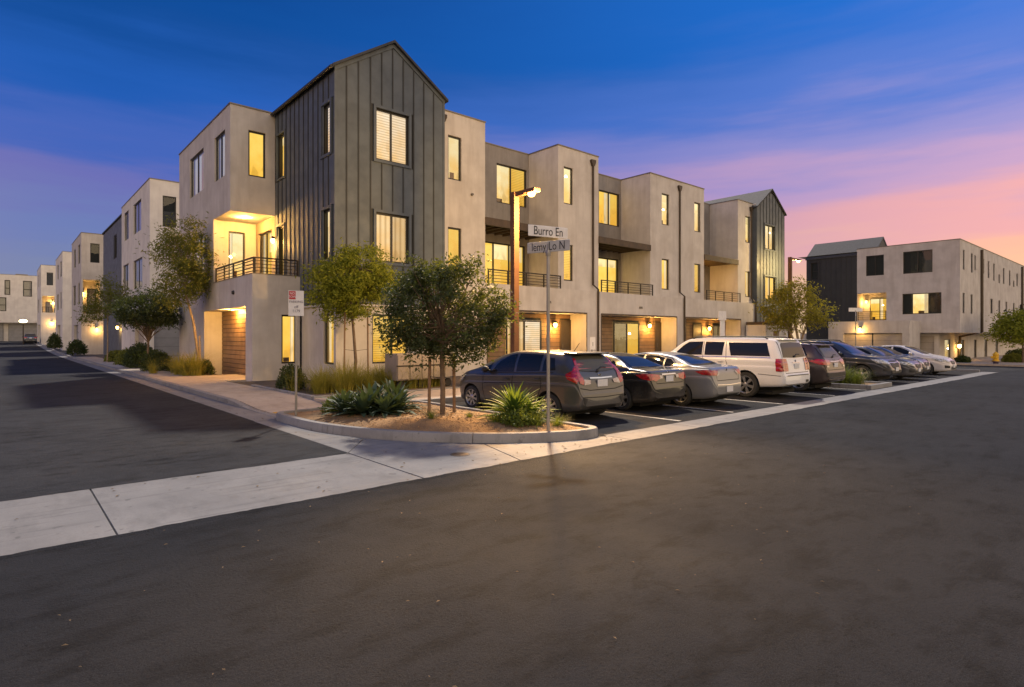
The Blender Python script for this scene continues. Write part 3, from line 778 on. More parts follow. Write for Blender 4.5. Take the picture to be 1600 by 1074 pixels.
# -- left stucco tower with its carved-out balcony and street entry
w = MB()
wc = (29.9, 32.4, 4.63, 6.6)
wa, wb_ = (30.0, 32.6, 8.62, 10.55), (26.55, 28.15, 8.55, 10.48)
ent = (23.8, 29.9, -0.1, ZS, 0.80)
wall(w, 'X', XL, YB, 34.9, -0.1, ZB, [ent])
wall(w, 'X', XL, 28.3, 34.9, ZB, ZU, [wc])
wall(w, 'X', XL, YU, 34.9, ZU, ZT, [wa, wb_])
wuf = (7.83, 8.53, 8.50, 10.42)
wall(w, 'Y', YU, XL, XG, ZU, ZT, [wuf])
wlf = (8.20, 8.80, 0.72, 2.62)
wall(w, 'Y', YB, XL, XG, -0.1, ZB, [wlf])
wbk = (7.74, 8.45, 4.30, 6.52)
wall(w, 'Y', 28.3, XL, XG, 3.6, ZU, [wbk])
w.quad((XL, YU, ZU), (XG, YU, ZU), (XG, 28.3, ZU), (XL, 28.3, ZU))           # balcony soffit
w.quad((XL, 34.9, -0.1), (13.5, 34.9, -0.1), (13.5, 34.9, ZT), (XL, 34.9, ZT))
w.quad((XL, YU, ZT - 0.3), (13.5, YU, ZT - 0.3), (13.5, 34.9, ZT - 0.3), (XL, 34.9, ZT - 0.3))
w.box(XL + 0.01, XL + 0.16, YB + 0.01, 28.29, 3.55, ZB - 0.001)               # balcony parapet
w.box(XL + 0.16, XG - 0.01, YB + 0.01, YB + 0.16, 3.55, ZB - 0.001)
w.quad((XL, YB, 3.6), (XG, YB, 3.6), (XG, 28.3, 3.6), (XL, 28.3, 3.6))
w.quad((XL + 0.8, 23.8, -0.1), (XL + 0.8, 29.9, -0.1), (XL + 0.8, 29.9, ZS), (XL + 0.8, 23.8, ZS))
w.build('wall', M['stucco'], TH)
sl = (26.2, 27.95, 3.75, 6.45)
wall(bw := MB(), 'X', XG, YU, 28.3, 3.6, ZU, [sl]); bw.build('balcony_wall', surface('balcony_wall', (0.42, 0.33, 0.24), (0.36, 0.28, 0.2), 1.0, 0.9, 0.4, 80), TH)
window(TH, 'X', XL, *wa, 'lit_cream', (0.5,), lits=['lit_amber', 'lit_pale_blind'])
window(TH, 'X', XL, *wb_, 'lit_cream', (0.5,), lits=['lit_amber', 'lit_pale_blind'])
window(TH, 'X', XL, *wc, 'lit_gold', (0.33,), lits=['lit_gold', 'lit_pale_blind'])
window(TH, 'Y', YU, *wuf, 'lit_gold2')
window(TH, 'Y', YB, *wlf, 'lit_gold')
window(TH, 'Y', 28.3, *wbk, 'lit_cream', name='balcony_window')
window(TH, 'X', XG, *sl, 'lit_gold', (0.5,), name='sliding_door')
planks(TH, 'X', XL + 0.76, 23.82, 29.88, 0.0, ZS - 0.02, (), 0.2)
railing(TH, [((XL + 0.085, 28.25), (XL + 0.085, YB + 0.085)), ((XL + 0.085, YB + 0.085), (XG - 0.05, YB + 0.085))], 4.78, ZB)
coping(TH, [((XL, YU), (XG, YU)), ((XL, YU + 0.15), (XL, 34.9))], ZT)
# cornice line under the balcony parapet and rain stain guard
MB().box(XL - 0.012, XL - 0.001, YB - 0.012, 28.3, ZB - 0.02, ZB + 0.012).box(XL - 0.012, XG - 0.01, YB - 0.013, YB - 0.001, ZB - 0.02, ZB + 0.011).build('drip_edge', M['coping'], TH)

# -- charcoal gabled block
ZE, ZR, XR = 11.33, 12.86, (XG + XGR) / 2
def gtop(x0, x1, ze, zr):
    xm = (x0 + x1) / 2
    return lambda a: zr - (zr - ze) * abs(a - xm) / (xm - x0)
gw3, gw2 = (10.52, 11.92, 8.36, 10.28), (10.52, 11.92, 4.56, 6.40)
lw3, lw2 = (20.13, 20.88, 8.38, 10.2), (20.13, 20.88, 4.56, 6.38)
lb3, lb2 = (24.62, 25.5, 8.45, 10.3), (24.68, 25.48, 4.15, 6.44)
cols_f = [XG + 0.06, 9.36, 9.82, 10.28 + 0.02, 10.76, 11.22, 11.68, 12.14, 12.60, 13.06, XGR - 0.06]
gt = gtop(XG, XGR, ZE, ZR)
board_siding(TH, 'Y', YG, cols_f, ZS + 0.02, lambda a: gt(a) - 0.13, [gw3, gw2])
cols_l = [YG + 0.06] + [YG + 0.06 + 0.461 * i for i in range(1, 13)] + [25.78]
board_siding(TH, 'X', XG, cols_l, ZS + 0.02, lambda a: ZE - 0.06, [lw3, lw2, lb3, lb2])
# corner boards and gable rakes
b = MB().box(XG - 0.02, XG + 0.062, YG - 0.02, YG + 0.062, ZS, ZE - 0.05).box(XGR - 0.058, XGR + 0.02, YG - 0.02, YG + 0.05, ZS, ZE - 0.05)
b.build('corner_board', M['siding'], TH)
for s in (-1, 1):
    xe = XG if s < 0 else XGR
    p = [(xe - 0.02 * -s, YG - 0.035, ZE - 0.16), (XR, YG - 0.035, ZR - 0.16), (XR, YG - 0.035, ZR - 0.002), (xe - 0.02 * -s, YG - 0.035, ZE - 0.002)]
    MB().prism(p, (0, 0.06, 0)).build('rake_board', M['siding'], TH)
# sheathing behind the boards
w = MB()
hf = [gw3, gw2]
wall(w, 'Y', YG + 0.026, XG + 0.03, XGR, ZS, ZE, hf)
w.add([(XG + 0.03, YG + 0.026, ZE), (XGR, YG + 0.026, ZE), (XR, YG + 0.026, ZR - 0.02)], [(0, 1, 2)])
wall(w, 'X', XG + 0.026, YG + 0.03, YU - 0.002, ZS, ZE, [lw3, lw2, lb3, lb2])
w.quad((XGR, YG + 0.03, ZS), (XGR, 34, ZS), (XGR, 34, ZE), (XGR, YG + 0.03, ZE))
w.quad((XG, YU, ZT), (XG, 34, ZT), (XG, 34, ZE), (XG, YU, ZE))
w.quad((XG, 34, 0), (XGR, 34, 0), (XGR, 34, ZE), (XG, 34, ZE)); w.add([(XG, 34, ZE), (XGR, 34, ZE), (XR, 34, ZR)], [(0, 1, 2)])
w.quad((XG, YG, ZS), (XGR, YG, ZS), (XGR, YU, ZS), (XG, YU, ZS))
w.build('sheathing', M['siding_dark'], TH)
rf = MB()
for s in (-1, 1):
    xe = (XG - 0.12) if s < 0 else (XGR + 0.12); ze = ZE - 0.12 * (ZR - ZE) / (XR - XG)
    rf.prism([(xe, YG - 0.14, ze + 0.01), (XR, YG - 0.14, ZR + 0.01), (XR, YG - 0.14, ZR + 0.11), (xe, YG - 0.14, ze + 0.11)], (0, 14.3, 0))
ro = rf.build('roof', M['roof'], TH)
MB().tube([(XG - 0.15, YG - 0.1, ZE - 0.07), (XG - 0.15, 25.75, ZE - 0.07)], 0.065, 8).build('gutter', M['frame'], ro, smooth=True)
window(TH, 'Y', YG, *gw3, 'lit_blind', (0.48,), trim=0.10)
window(TH, 'Y', YG, *gw2, 'lit_curtain', (0.5,), trim=0.10)
window(TH, 'X', XG, *lw3, 'lit_blind', trim=0.10)
window(TH, 'X', XG, *lw2, 'lit_cream', trim=0.10)
window(TH, 'X', XG, *lb3, 'lit_gold', trim=0.08)
window(TH, 'X', XG, *lb2, 'lit_gold', trim=0.08, name='balcony_door')
# ground floor of the gabled block
g1, g2 = (10.41, 11.95, 0.76, 2.60), (20.05, 20.92, 0.76, 2.60)
w = MB()
wall(w, 'Y', YG + 0.07, XG + 0.07, XGR + 0.3, -0.1, ZS + 0.03, [g1]); wall(w, 'X', XG + 0.07, YG + 0.07, YB, -0.1, ZS + 0.03, [g2])
w.build('ground_wall', M['stucco'], TH)
window(TH, 'Y', YG + 0.07, *g1, 'lit_gold_blind', (0.55,))
window(TH, 'X', XG + 0.07, *g2, 'lit_gold')
MB().box(XG - 0.01, XGR, YG - 0.01, YG + 0.06, ZS - 0.05, ZS + 0.018).box(XG - 0.011, XG + 0.06, YG + 0.07, YB, ZS - 0.051, ZS + 0.017).build('belt_trim', M['stucco'], TH)

# -- street front: towers, recessed balconies, ground-floor porches
tow = [(XGR, 16.36), (21.0, 24.05), (28.65, 34.45), (38.82, 40.9)]
rec = [(16.36, 21.0), (24.05, 28.65), (34.45, 38.82)]
twin = {0: [(14.35, 15.05)], 1: [(21.41, 22.08)], 2: [(29.79, 30.56), (33.32, 34.05)], 3: [(39.88, 40.62)]}
tl3 = ['lit_cream', 'lit_cream', 'lit_cream', 'lit_cream', 'lit_cream']; k5 = 0
w = MB()
for i, (a, b) in enumerate(tow):
    hs = []
    for (p, q) in twin[i]:
        hs += [(p, q, 8.48, 10.36), (p, q, 4.60, 6.44)]
        for (z0, z1, lt) in ((8.48, 10.36, 'lit_cream'), (4.60, 6.44, 'lit_gold_blind' if (k5 % 2) else 'lit_gold')):
            window(TH, 'Y', YF, p, q, z0, z1, lt)
        k5 += 1
    wall(w, 'Y', YF, a, b, ZB, ZT, hs)
    wall(w, 'X', a, YF, YR, 3.6, ZT) if i else None
    w.quad((b, YF, 3.6), (b, YR, 3.6), (b, YR, ZT), (b, YF, ZT))
    w.quad((a, YF, ZT - 0.25), (b, YF, ZT - 0.25), (b, 34, ZT - 0.25), (a, 34, ZT - 0.25))
    coping(TH, [((a, YF), (b, YF))] + ([((a, YF + 0.16), (a, YR))] if i else []), ZT)
# projecting ground storey with porch openings
YP = 20.40
porch = [(16.31, 22.81, -0.1, ZS, 1.15), (24.01, 30.95, -0.1, ZS, 1.15), (31.99, 38.71, -0.1, ZS, 1.15)]
wall(w, 'Y', YP, XGR, 40.9, -0.1, ZB, porch)
for (a, b) in tow: w.quad((a, YP, ZB), (b, YP, ZB), (b, YF, ZB), (a, YF, ZB))
for (a, b) in rec:
    w.box(a + 0.001, b - 0.001, YP + 0.002, YP + 0.17, 3.55, ZB - 0.001)
    w.quad((a, YP, 3.6), (b, YP, 3.6), (b, YR, 3.6), (a, YR, 3.6))
w.quad((40.9, YP, -0.3), (40.9, 34, -0.3), (40.9, 34, ZT), (40.9, YP, ZT)); w.quad((7.2, 34, 0), (45, 34, -0.3), (45, 34, ZT), (7.2, 34, ZT))
w.build('front_wall', M['stucco'], TH)
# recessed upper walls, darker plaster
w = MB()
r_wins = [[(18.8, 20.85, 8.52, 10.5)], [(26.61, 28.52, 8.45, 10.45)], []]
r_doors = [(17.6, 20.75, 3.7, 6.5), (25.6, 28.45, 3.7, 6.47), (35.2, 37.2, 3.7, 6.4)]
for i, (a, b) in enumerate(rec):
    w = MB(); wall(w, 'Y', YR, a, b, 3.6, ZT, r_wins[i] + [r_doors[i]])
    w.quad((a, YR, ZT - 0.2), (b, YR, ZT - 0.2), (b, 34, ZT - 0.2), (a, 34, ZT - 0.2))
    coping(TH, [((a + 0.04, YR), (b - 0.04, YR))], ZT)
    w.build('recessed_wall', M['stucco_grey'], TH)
window(TH, 'Y', YR, *r_wins[0][0], 'lit_gold', (0.48,), lits=['lit_cream', 'lit_gold_blind'])
window(TH, 'Y', YR, *r_wins[1][0], 'lit_gold', (0.5,))
window(TH, 'Y', YR, *r_doors[0], 'lit_gold', (0.33, 0.66), name='balcony_door')
window(TH, 'Y', YR, *r_doors[1], 'lit_gold2', (0.33, 0.66), name='balcony_door')
window(TH, 'Y', YR, *r_doors[2], 'lit_gold', (0.5,), name='balcony_door')
for i, (a, b) in enumerate(rec):
    # slatted canopy over each balcony
    c = MB().box(a + 0.003, b - 0.003, YF - 0.06, YF + 0.06, 6.78, 7.12).build('canopy', M['beam'], TH)
    MB().box(a + 0.01, b - 0.01, YF + 0.062, YR - 0.005, 7.00, 7.08).build('canopy_deck', M['beam'], c)
    n = 9
    for k in range(n):
        x = a + 0.25 + (b - a - 0.5) * k / (n - 1)
        MB().box(x - 0.04, x + 0.04, YF + 0.063, YR - 0.006, 6.84, 6.999).build('rafter', M['beam'], c)
    railing(TH, [((a + 0.02, YP + 0.085), (b + 0.02, YP + 0.085))], 4.80, ZB)
# porches: plank walls, doors, windows
pwin = [(18.28, 20.62, 0.45, 2.58), (26.31, 28.68, 0.45, 2.60), (36.95, 38.30, 0.45, 2.56)]
pdoor = [(22.0, 22.8, 0.0, 2.66), (30.30, 30.94, 0.0, 2.66), (34.5, 35.6, 0.0, 2.62)]
plit = [['lit_curtain', 'lit_blind'], ['lit_dim', 'lit_gold'], ['lit_dim', 'lit_dim']]
for i, (a, b, _, zt, dp) in enumerate(porch):
    planks(TH, 'Y', YP + 1.12, a + 0.003, b - 0.003, 0.0, ZS - 0.02, [pwin[i], pdoor[i]], 0.21)
    MB().quad((a, YP + 1.155, -0.1), (b, YP + 1.155, -0.1), (b, YP + 1.155, ZS), (a, YP + 1.155, ZS)).build('porch_back', M['siding_dark'], TH)
    window(TH, 'Y', YP + 1.04, *pwin[i], 'lit_gold', (0.5,), lits=plit[i], inset=0.0, fw=0.075, room=0.09)
    x0, x1, z0, z1 = pdoor[i]
    d = MB().box(x0 + 0.06, x1 - 0.06, YP + 1.1, YP + 1.14, z0, z1 - 0.06).build('door', M['door_panel'], TH)
    MB().box(x0, x0 + 0.058, YP + 1.07, YP + 1.13, z0, z1).box(x1 - 0.058, x1, YP + 1.07, YP + 1.13, z0, z1).box(x0 + 0.058, x1 - 0.058, YP + 1.07, YP + 1.13, z1 - 0.058, z1).build('door_frame', M['beam'], d)
    MB().tube([(x0 + 0.16, YP + 1.05, 1.15), (x0 + 0.16, YP + 1.05, 1.4)], 0.014, 6).build('handle', M['coping'], d)
    MB().box(a - 0.06, a - 0.001, YP - 0.015, YP - 0.001, 0.0, ZS + 0.06).box(b + 0.001, b + 0.06, YP - 0.015, YP - 0.001, 0.0, ZS + 0.06).box(a - 0.001, b + 0.001, YP - 0.016, YP - 0.001, ZS + 0.001, ZS + 0.07).build('porch_trim', M['beam'], TH)
downspout(TH, 14.05, YF, 0.1, 11.0, (ZB, 0.25))
downspout(TH, 23.55, YF, 0.1, 10.95, (ZB, 0.25))
downspout(TH, 31.6, YF, 0.1, 10.95, (ZB, 0.25))
downspout(TH, 40.62, YF, 0.0, 10.95, (ZB, 0.25))

# -- second gabled block closing the row
X0, X1, YH, ZE2, ZR2 = 40.85, 45.25, 20.3, 11.1, 12.62
xm = (X0 + X1) / 2
hw = [(42.06, 43.66, 8.2, 9.98), (42.06, 43.86, 4.5, 6.2)]
gt2 = gtop(X0, X1, ZE2, ZR2)
board_siding(TH, 'Y', YH, [X0 + 0.02 + (X1 - X0 - 0.04) * i / 9 for i in range(10)], ZS - 0.2, lambda a: gt2(a) - 0.1, hw)
board_siding(TH, 'X', X0, [YH + 0.03 + 0.45 * i for i in range(7)], ZS - 0.2, lambda a: ZE2, [], batten=False)
w = MB(); wall(w, 'Y', YH + 0.026, X0 + 0.03, X1, -0.4, ZE2, hw); w.add([(X0 + 0.03, YH + 0.026, ZE2), (X1, YH + 0.026, ZE2), (xm, YH + 0.026, ZR2)], [(0, 1, 2)])
wall(w, 'X', X0 + 0.028, YH + 0.03, 34, -0.4, ZE2); w.quad((X1, YH, -0.4), (X1, 34, -0.4), (X1, 34, ZE2), (X1, YH, ZE2))
w.build('sheathing', M['siding_dark'], TH)
rf = MB()
for s in (-1, 1):
    xe = (X0 - 0.12) if s < 0 else (X1 + 0.12); ze = ZE2 - 0.08
    rf.prism([(xe, YH - 0.12, ze), (xm, YH - 0.12, ZR2), (xm, YH - 0.12, ZR2 + 0.1), (xe, YH - 0.12, ze + 0.1)], (0, 13, 0))
rf.build('roof', M['roof'], TH)
for h in hw: window(TH, 'Y', YH, *h, 'lit_gold' if h[2] < 6 else 'lit_cream', (0.5,), trim=0.1)
# low entry portal in front of the end block
w = MB(); wall(w, 'Y', 18.9, 39.3, 42.5, -0.3, 2.60, [(40.4, 41.3, -0.3, 2.2, 0.2)]); w.quad((39.3, 18.9, -0.3), (39.3, 20.3, -0.3), (39.3, 20.3, 2.6), (39.3, 18.9, 2.6)); w.quad((42.5, 18.9, -0.3), (42.5, 20.3, -0.3), (42.5, 20.3, 2.6), (42.5, 18.9, 2.6)); w.quad((39.3, 18.9, 2.6), (42.5, 18.9, 2.6), (42.5, 20.29, 2.6), (39.3, 20.29, 2.6))
w.build('portal_wall', M['stucco_white'], TH)
MB().box(39.25, 42.55, 18.84, 20.28, 2.602, 2.80).build('portal_cap', M['beam'], TH)
planks(TH, 'Y', 19.05, 40.4, 41.3, -0.2, 2.2, (), 0.3)
# small vents on the stucco
for (x, z) in [(22.0 - 1.9, 3.45), (27.4, 3.42)]:
    MB().prism([(x - 0.16, YP - 0.03, z - 0.06), (x + 0.16, YP - 0.03, z - 0.06), (x + 0.13, YP - 0.03, z + 0.06), (x - 0.13, YP - 0.03, z + 0.06)], (0, 0.029, 0)).build('vent', M['coping'], TH)
for (x, z) in [(15.6, 8.0)]:
    MB().lathe([(0.0, -0.12), (0.05, -0.11), (0.06, -0.001)], (x, YF, z), 'Y', 10).build('camera_dome', M['coping'], TH, smooth=True)
MB().lathe([(0.0, -0.09), (0.07, -0.08), (0.09, -0.001)], (XL, 25.3, 3.55), 'X', 12).build('vent', M['frame'], TH, smooth=True)

# wall lamps of the row
sconce((XL + 0.76, 24.15, 2.42), 'glowing lamp on the horizontal plank wall of the corner street entry', 'X', 160)
sconce((XG, 25.63, 5.85), 'glowing lamp beside the door of the corner balcony with wraparound rail', 'X', 150)
sconce((21.50, YP + 1.11, 2.36), 'glowing lamp on the plank porch wall nearest the charcoal corner block', 'Y', 95, size=1.15)
sconce((29.55, YP + 1.11, 2.42), 'glowing lamp on the middle plank porch wall, between half-lit window and dark door', 'Y', 95, size=1.15)
sconce((36.3, YP + 1.11, 2.32), 'glowing lamp on the plank porch wall between door and window, farthest along the row', 'Y', 95, size=1.15)
sconce((34.95, YR, 5.75), 'glowing lamp on the recessed balcony wall next to the end gable', 'Y', 190)
# ceiling downlight of the corner street entry and balcony
for nm, loc, wt, lb in [('ceiling_light', (XL + 0.45, 27.2, ZS - 0.02), 260, 'small round downlight in the soffit of the corner street entry'), ('ceiling_light', (8.0, 26.9, ZU - 0.02), 260, 'small round downlight in the soffit above the corner balcony')]:
    t = tag(empty(nm, loc), lb, 'ceiling light', 'soffit downlights')
    MB().lathe([(0.075, 0.018), (0.075, -0.015), (0.09, -0.015), (0.09, 0.018)], loc, n=16).build('ring', M['coping'], t)
    MB().lathe([(0.0, -0.006), (0.074, -0.006)], loc, n=16).build('lens', M['bulb'], t)
    lamp('lamp_light', t, (loc[0], loc[1], loc[2] - 0.06), wt)
# ------------------------------------------------------------------ other houses
# second house up the side street
H2 = tag(empty('townhouse', (7.12, 43.0, 0)), 'pale stucco townhouse with grey garage door behind the slender feathery tree', 'building', 'townhouses up the side street')
Y2, T2 = 43.0, 11.75
w = MB()
gw = (7.35, 9.6, -0.1, 2.84, 0.25)
w2f = (7.83, 8.6, 8.82, 10.8)
wall(w, 'Y', Y2, XL, 16, -0.1, T2, [gw, w2f])
l2 = [(51.1, 53.1, 9.0, 11.1), (46.0, 49.0, 8.95, 11.05), (51.1, 53.6, 5.2, 7.2), (45.6, 49.0, 5.1, 7.1)]
wall(w, 'X', XL, Y2, 54.4, -0.1, T2, l2 + [(45.0, 48.4, -0.1, 2.7, 0.25)])
w.quad((XL, Y2, T2 - 0.3), (16, Y2, T2 - 0.3), (16, 54.4, T2 - 0.3), (XL, 54.4, T2 - 0.3)); w.quad((XL, 54.4, 0), (16, 54.4, 0), (16, 54.4, T2), (XL, 54.4, T2)); w.quad((16, Y2, 0), (16, 54.4, 0), (16, 54.4, T2), (16, Y2, T2))
w.build('wall', M['stucco_white'], H2)
def garage(parent, plane, c, a0, a1, z0, z1, m='garage', n=5, d=0.2):
    for i in range(n):
        za, zb = z0 + (z1 - z0) * i / n + 0.006, z0 + (z1 - z0) * (i + 1) / n - 0.006
        b = MB(); pbox(b, plane, c, a0, a1, d, d + 0.04, za, zb); b.build('garage_panel', M[m], parent)
    b = MB(); pbox(b, plane, c, a0 - 0.05, a1 + 0.05, d + 0.041, d + 0.06, z0, z1); b.build('garage_backing', M['siding_dark'], parent)
garage(H2, 'Y', Y2, 7.36, 9.59, 0.0, 2.83)
garage(H2, 'X', XL, 45.02, 48.38, 0.0, 2.69, 'garage_tan')
window(H2, 'Y', Y2, *w2f, 'dark_room')
for q in l2: window(H2, 'X', XL, *q, 'dark_room', (0.5,), lits=['dark_room', 'pale_blind'])
coping(H2, [((XL, Y2), (16, Y2)), ((XL, Y2 + 0.16), (XL, 54.4))], T2)
# charcoal middle strip
b = MB(); wall(b, 'X', 7.3, 54.41, 66.5, -0.1, 11.3, [(58, 59.5, 8.4, 10.2)]); b.quad((7.3, 54.41, 11.3), (16, 54.41, 11.3), (16, 66.5, 11.3), (7.3, 66.5, 11.3)); b.quad((7.3, 66.5, 0), (16, 66.5, 0), (16, 66.5, 11.3), (7.3, 66.5, 11.3)); b.build('dark_wall', M['siding_dark'], H2)
board_siding(H2, 'X', 7.26, [54.45 + 0.6 * i for i in range(21)], 0.1, lambda a: 11.3, [(58, 59.5, 8.4, 10.2)], batten=False)
window(H2, 'X', 7.3, 58, 59.5, 8.4, 10.2, 'dark_room')
MB().box(7.16, 16, 54.44, 66.6, 11.31, 11.43).build('roof', M['roof'], H2)
sconce((7.25, 56.2, 2.5), 'glowing lamp on the charcoal wall of the townhouse behind the dark round tree', 'X', 40, size=1.2)

def tower(label, X, Y, Z, Yend, lit, alc=None, win=None, extra=None, X2=None):
    t = tag(empty('townhouse', (X, Y, gz(X, Y))), label, 'building', 'townhouses up the side street')
    w = MB(); X2 = X2 or X + 9
    hs = [win] if win else []
    if alc: hs.append((alc[0], alc[1], alc[2], alc[3], 2.2))
    gl = (X + 0.12 * (Yend - Y), 0, 0, 0)
    wall(w, 'Y', Y, X, X2, -0.3, Z, hs)
    L = Yend - Y
    lw = [(Y + L * 0.12, Y + L * 0.3, Z - 3.0, Z - 1.0), (Y + L * 0.55, Y + L * 0.75, Z - 3.0, Z - 1.0), (Y + L * 0.15, Y + L * 0.3, Z - 7.2, Z - 5.0), (Y + L * 0.55, Y + L * 0.8, Z - 7.2, Z - 5.0)]
    gd = (Y + L * 0.3, Y + L * 0.75, -0.3, 3.0 + gz(X, Y), 0.3)
    wall(w, 'X', X, Y, Yend, -0.3, Z, lw + [gd])
    w.quad((X, Y, Z - 0.3), (X2, Y, Z - 0.3), (X2, Yend, Z - 0.3), (X, Yend, Z - 0.3)); w.quad((X, Yend, 0), (X2, Yend, 0), (X2, Yend, Z), (X, Yend, Z))
    if alc:
        a, b_, c, d = alc; w.quad((a, Y + 2.2, c), (b_, Y + 2.2, c), (b_, Y + 2.2, d), (a, Y + 2.2, d))
    w.build('wall', M['stucco_white' if Z > 12.6 else 'stucco'], t)
    if win: window(t, 'Y', Y, *win, 'dark_room')
    for i, q in enumerate(lw): window(t, 'X', X, *q, 'dark_room', (0.5,), lits=['dark_room', 'lit_dim' if i == 3 else 'dark_room'])
    garage(t, 'X', X, gd[0], gd[1], gz(X, Y), gd[3], 'garage', 4, 0.25)
    coping(t, [((X, Y), (X2, Y)), ((X, Y + 0.16), (X, Yend))], Z)
    if alc:
        a, b_, c, d = alc
        window(t, 'Y', Y + 2.1, a + 0.35 * (b_ - a), b_ - 0.1 * (b_ - a), c + 0.1, d - 0.8, 'lit_gold', name='balcony_door')
        railing(t, [((a, Y + 0.1), (b_, Y + 0.1))], c + 0.9, c)
    return t
tower('stucco townhouse with a brightly lit corner balcony beyond the charcoal strip', 6.3, 74.8, 12.5, 85.5, True, (6.45, 7.9, 4.15, 7.7), (7.05, 7.85, 9.5, 11.5))
sconce((6.6, 76.99, 6.4), 'glowing lamp on the lit balcony beyond the charcoal strip up the side street', 'Y', 70, size=1.0)
sconce((7.6, 74.79, 2.6), 'glowing ground-floor lamp under the lit balcony up the side street', 'Y', 60, size=1.0)
tower('narrow plain stucco townhouse third along the side street, without a balcony facing the corner', 6.0, 94.2, 12.65, 106.5, True, None, None)
tower('stucco townhouse with small railed balcony at the far end of the side street', 4.8, 117.5, 13.0, 130, True, (4.95, 6.5, 5.6, 8.2), (5.5, 6.3, 9.9, 11.9))
sconce((6.4, 119.69, 7.3), 'glowing lamp on the small railed balcony at the far end of the side street', 'Y', 80, size=1.0)
sconce((6.15, 117.49, 4.0), 'glowing ground-floor lamp below the small railed balcony at the far end', 'Y', 80, size=1.0)

# house closing the end of the side street
HE = tag(empty('apartment_house', (0, 142, 1.0)), 'wide white house with square dark windows closing the end of the side street', 'building')
YE = 142.0
w = MB()
ew = [(0.6, 1.4, 9.5, 12.2), (3.2, 4.5, 9.3, 12.2), (-0.9, 0.85, 6.5, 9.0), (-4.5, -3.2, 9.4, 12.2), (-6.2, -4.5, 6.5, 9.0)]
wall(w, 'Y', YE, -26, 24, 0, 13.2, ew + [(-26, 24, 0, 4.4, 1.2)])
w.quad((-26, YE, 13.1), (24, YE, 13.1), (24, YE + 12, 13.1), (-26, YE + 12, 13.1)); w.quad((-26, YE, 0), (-26, YE + 12, 0), (-26, YE + 12, 13.2), (-26, YE, 13.2)); w.quad((24, YE, 0), (24, YE + 12, 0), (24, YE + 12, 13.2), (24, YE, 13.2))
w.quad((-26, YE + 1.2, 0), (24, YE + 1.2, 0), (24, YE + 1.2, 4.4), (-26, YE + 1.2, 4.4))
w.build('wall', M['stucco_white'], HE)
for i, q in enumerate(ew): window(HE, 'Y', YE, *q, 'pale_blind', (), rows=(0.45,), fw=0.13)
garage(HE, 'Y', YE, -6, 0.4, 1.0, 4.2, 'garage', 5, 0.9); garage(HE, 'Y', YE, 1.2, 7.8, 1.0, 4.2, 'garage', 5, 0.9)
coping(HE, [((-26, YE), (24, YE))], 13.2)
MB().box(2.2, 4.0, YE + 4, YE + 6, 13.1, 13.75).build('roof_unit', M['coping'], HE)

# house across the cross street
XH, YHH, ZH = 60.8, 12.63, 9.98
HR = tag(empty('apartment_house', (XH, YHH, -0.4)), 'stucco house with charcoal gabled wing and lit balcony across the cross street', 'building')
w = MB()
rw = [(18.27, 19.74, 7.42, 9.28), (14.56, 16.76, 7.38, 9.34), (13.92, 16.81, 3.78, 5.60)]
bal = (18.07, 20.7, 3.3, 5.82, 1.6)
wall(w, 'X', XH, YHH, 20.5, 2.12, ZH, rw + [(18.07, 20.48, 3.3, 5.82, 1.6)])
nar = [(61.79, 62.4, 7.5, 9.2), (64.6, 65.3, 7.45, 9.15), (65.9, 66.5, 7.75, 9.1), (69.1, 69.75, 7.7, 9.08), (71.2, 71.9, 7.4, 9.03), (73.6, 74.3, 7.3, 9.0), (76.05, 76.8, 7.2, 8.1), (78.2, 79.0, 7.25, 8.9), (81.3, 82.1, 7.25, 8.9), (83.5, 84.3, 7.25, 7.95), (85.4, 86.3, 7.45, 8.85), (89, 89.8, 7.45, 8.85), (93, 94, 7.45, 8.85)]
nar2 = [(61.7, 62.4, 3.78, 5.52), (64.5, 65.25, 3.8, 5.52), (68.9, 69.5, 4.05, 5.48), (72.3, 73.4, 4.05, 5.48), (76, 76.9, 4.05, 5.48), (79.5, 80.4, 4.05, 5.48), (83.5, 84.4, 4.05, 5.48), (87.5, 88.5, 4.05, 5.48)]
wall(w, 'Y', YHH, XH, 130, 2.12, ZH, nar + nar2)
w.quad((XH, YHH, 2.12), (130, YHH, 2.12), (130, YHH + 3, 2.12), (XH, YHH + 3, 2.12)); w.quad((XH, YHH, 2.12), (XH + 2, YHH, 2.12), (XH + 2, 21, 2.12), (XH, 21, 2.12))
w.quad((XH, YHH, ZH - 0.2), (130, YHH, ZH - 0.2), (130, 26, ZH - 0.2), (XH, 26, ZH - 0.2))
w.build('wall', M['stucco'], HR)
w = MB()
gnd_w = [(63.2, 65.2, -0.4, 1.55), (68.4, 70.2, -0.4, 1.5), (74, 75.2, -0.4, 1.5), (78.5, 80, -0.4, 1.5), (84, 85.5, -0.4, 1.5)]
wall(w, 'Y', YHH + 1.6, XH + 0.7, 130, -0.7, 2.12, gnd_w)
wall(w, 'X', XH + 0.7, YHH + 1.6, 26, -0.7, 2.12, [(14.6, 17.9, -0.5, 1.85, 0.2)])
w.build('ground_wall', M['stucco'], HR)
for q in gnd_w: window(HR, 'Y', YHH + 1.6, *q, 'lit_cream' if q[0] < 66 else 'lit_dim')
garage(HR, 'X', XH + 0.7, 14.62, 16.22, -0.45, 1.85, 'garage_tan', 4, 0.12); garage(HR, 'X', XH + 0.7, 16.28, 17.88, -0.45, 1.85, 'garage_tan', 4, 0.12)
window(HR, 'X', XH, *rw[0], 'dark_room', (0.5,)); window(HR, 'X', XH, *rw[1], 'dark_room', (0.5,))
window(HR, 'X', XH, *rw[2], 'dark_room', (0.32, 0.74), lits=['dark_room', 'lit_cream', 'dark_room'])
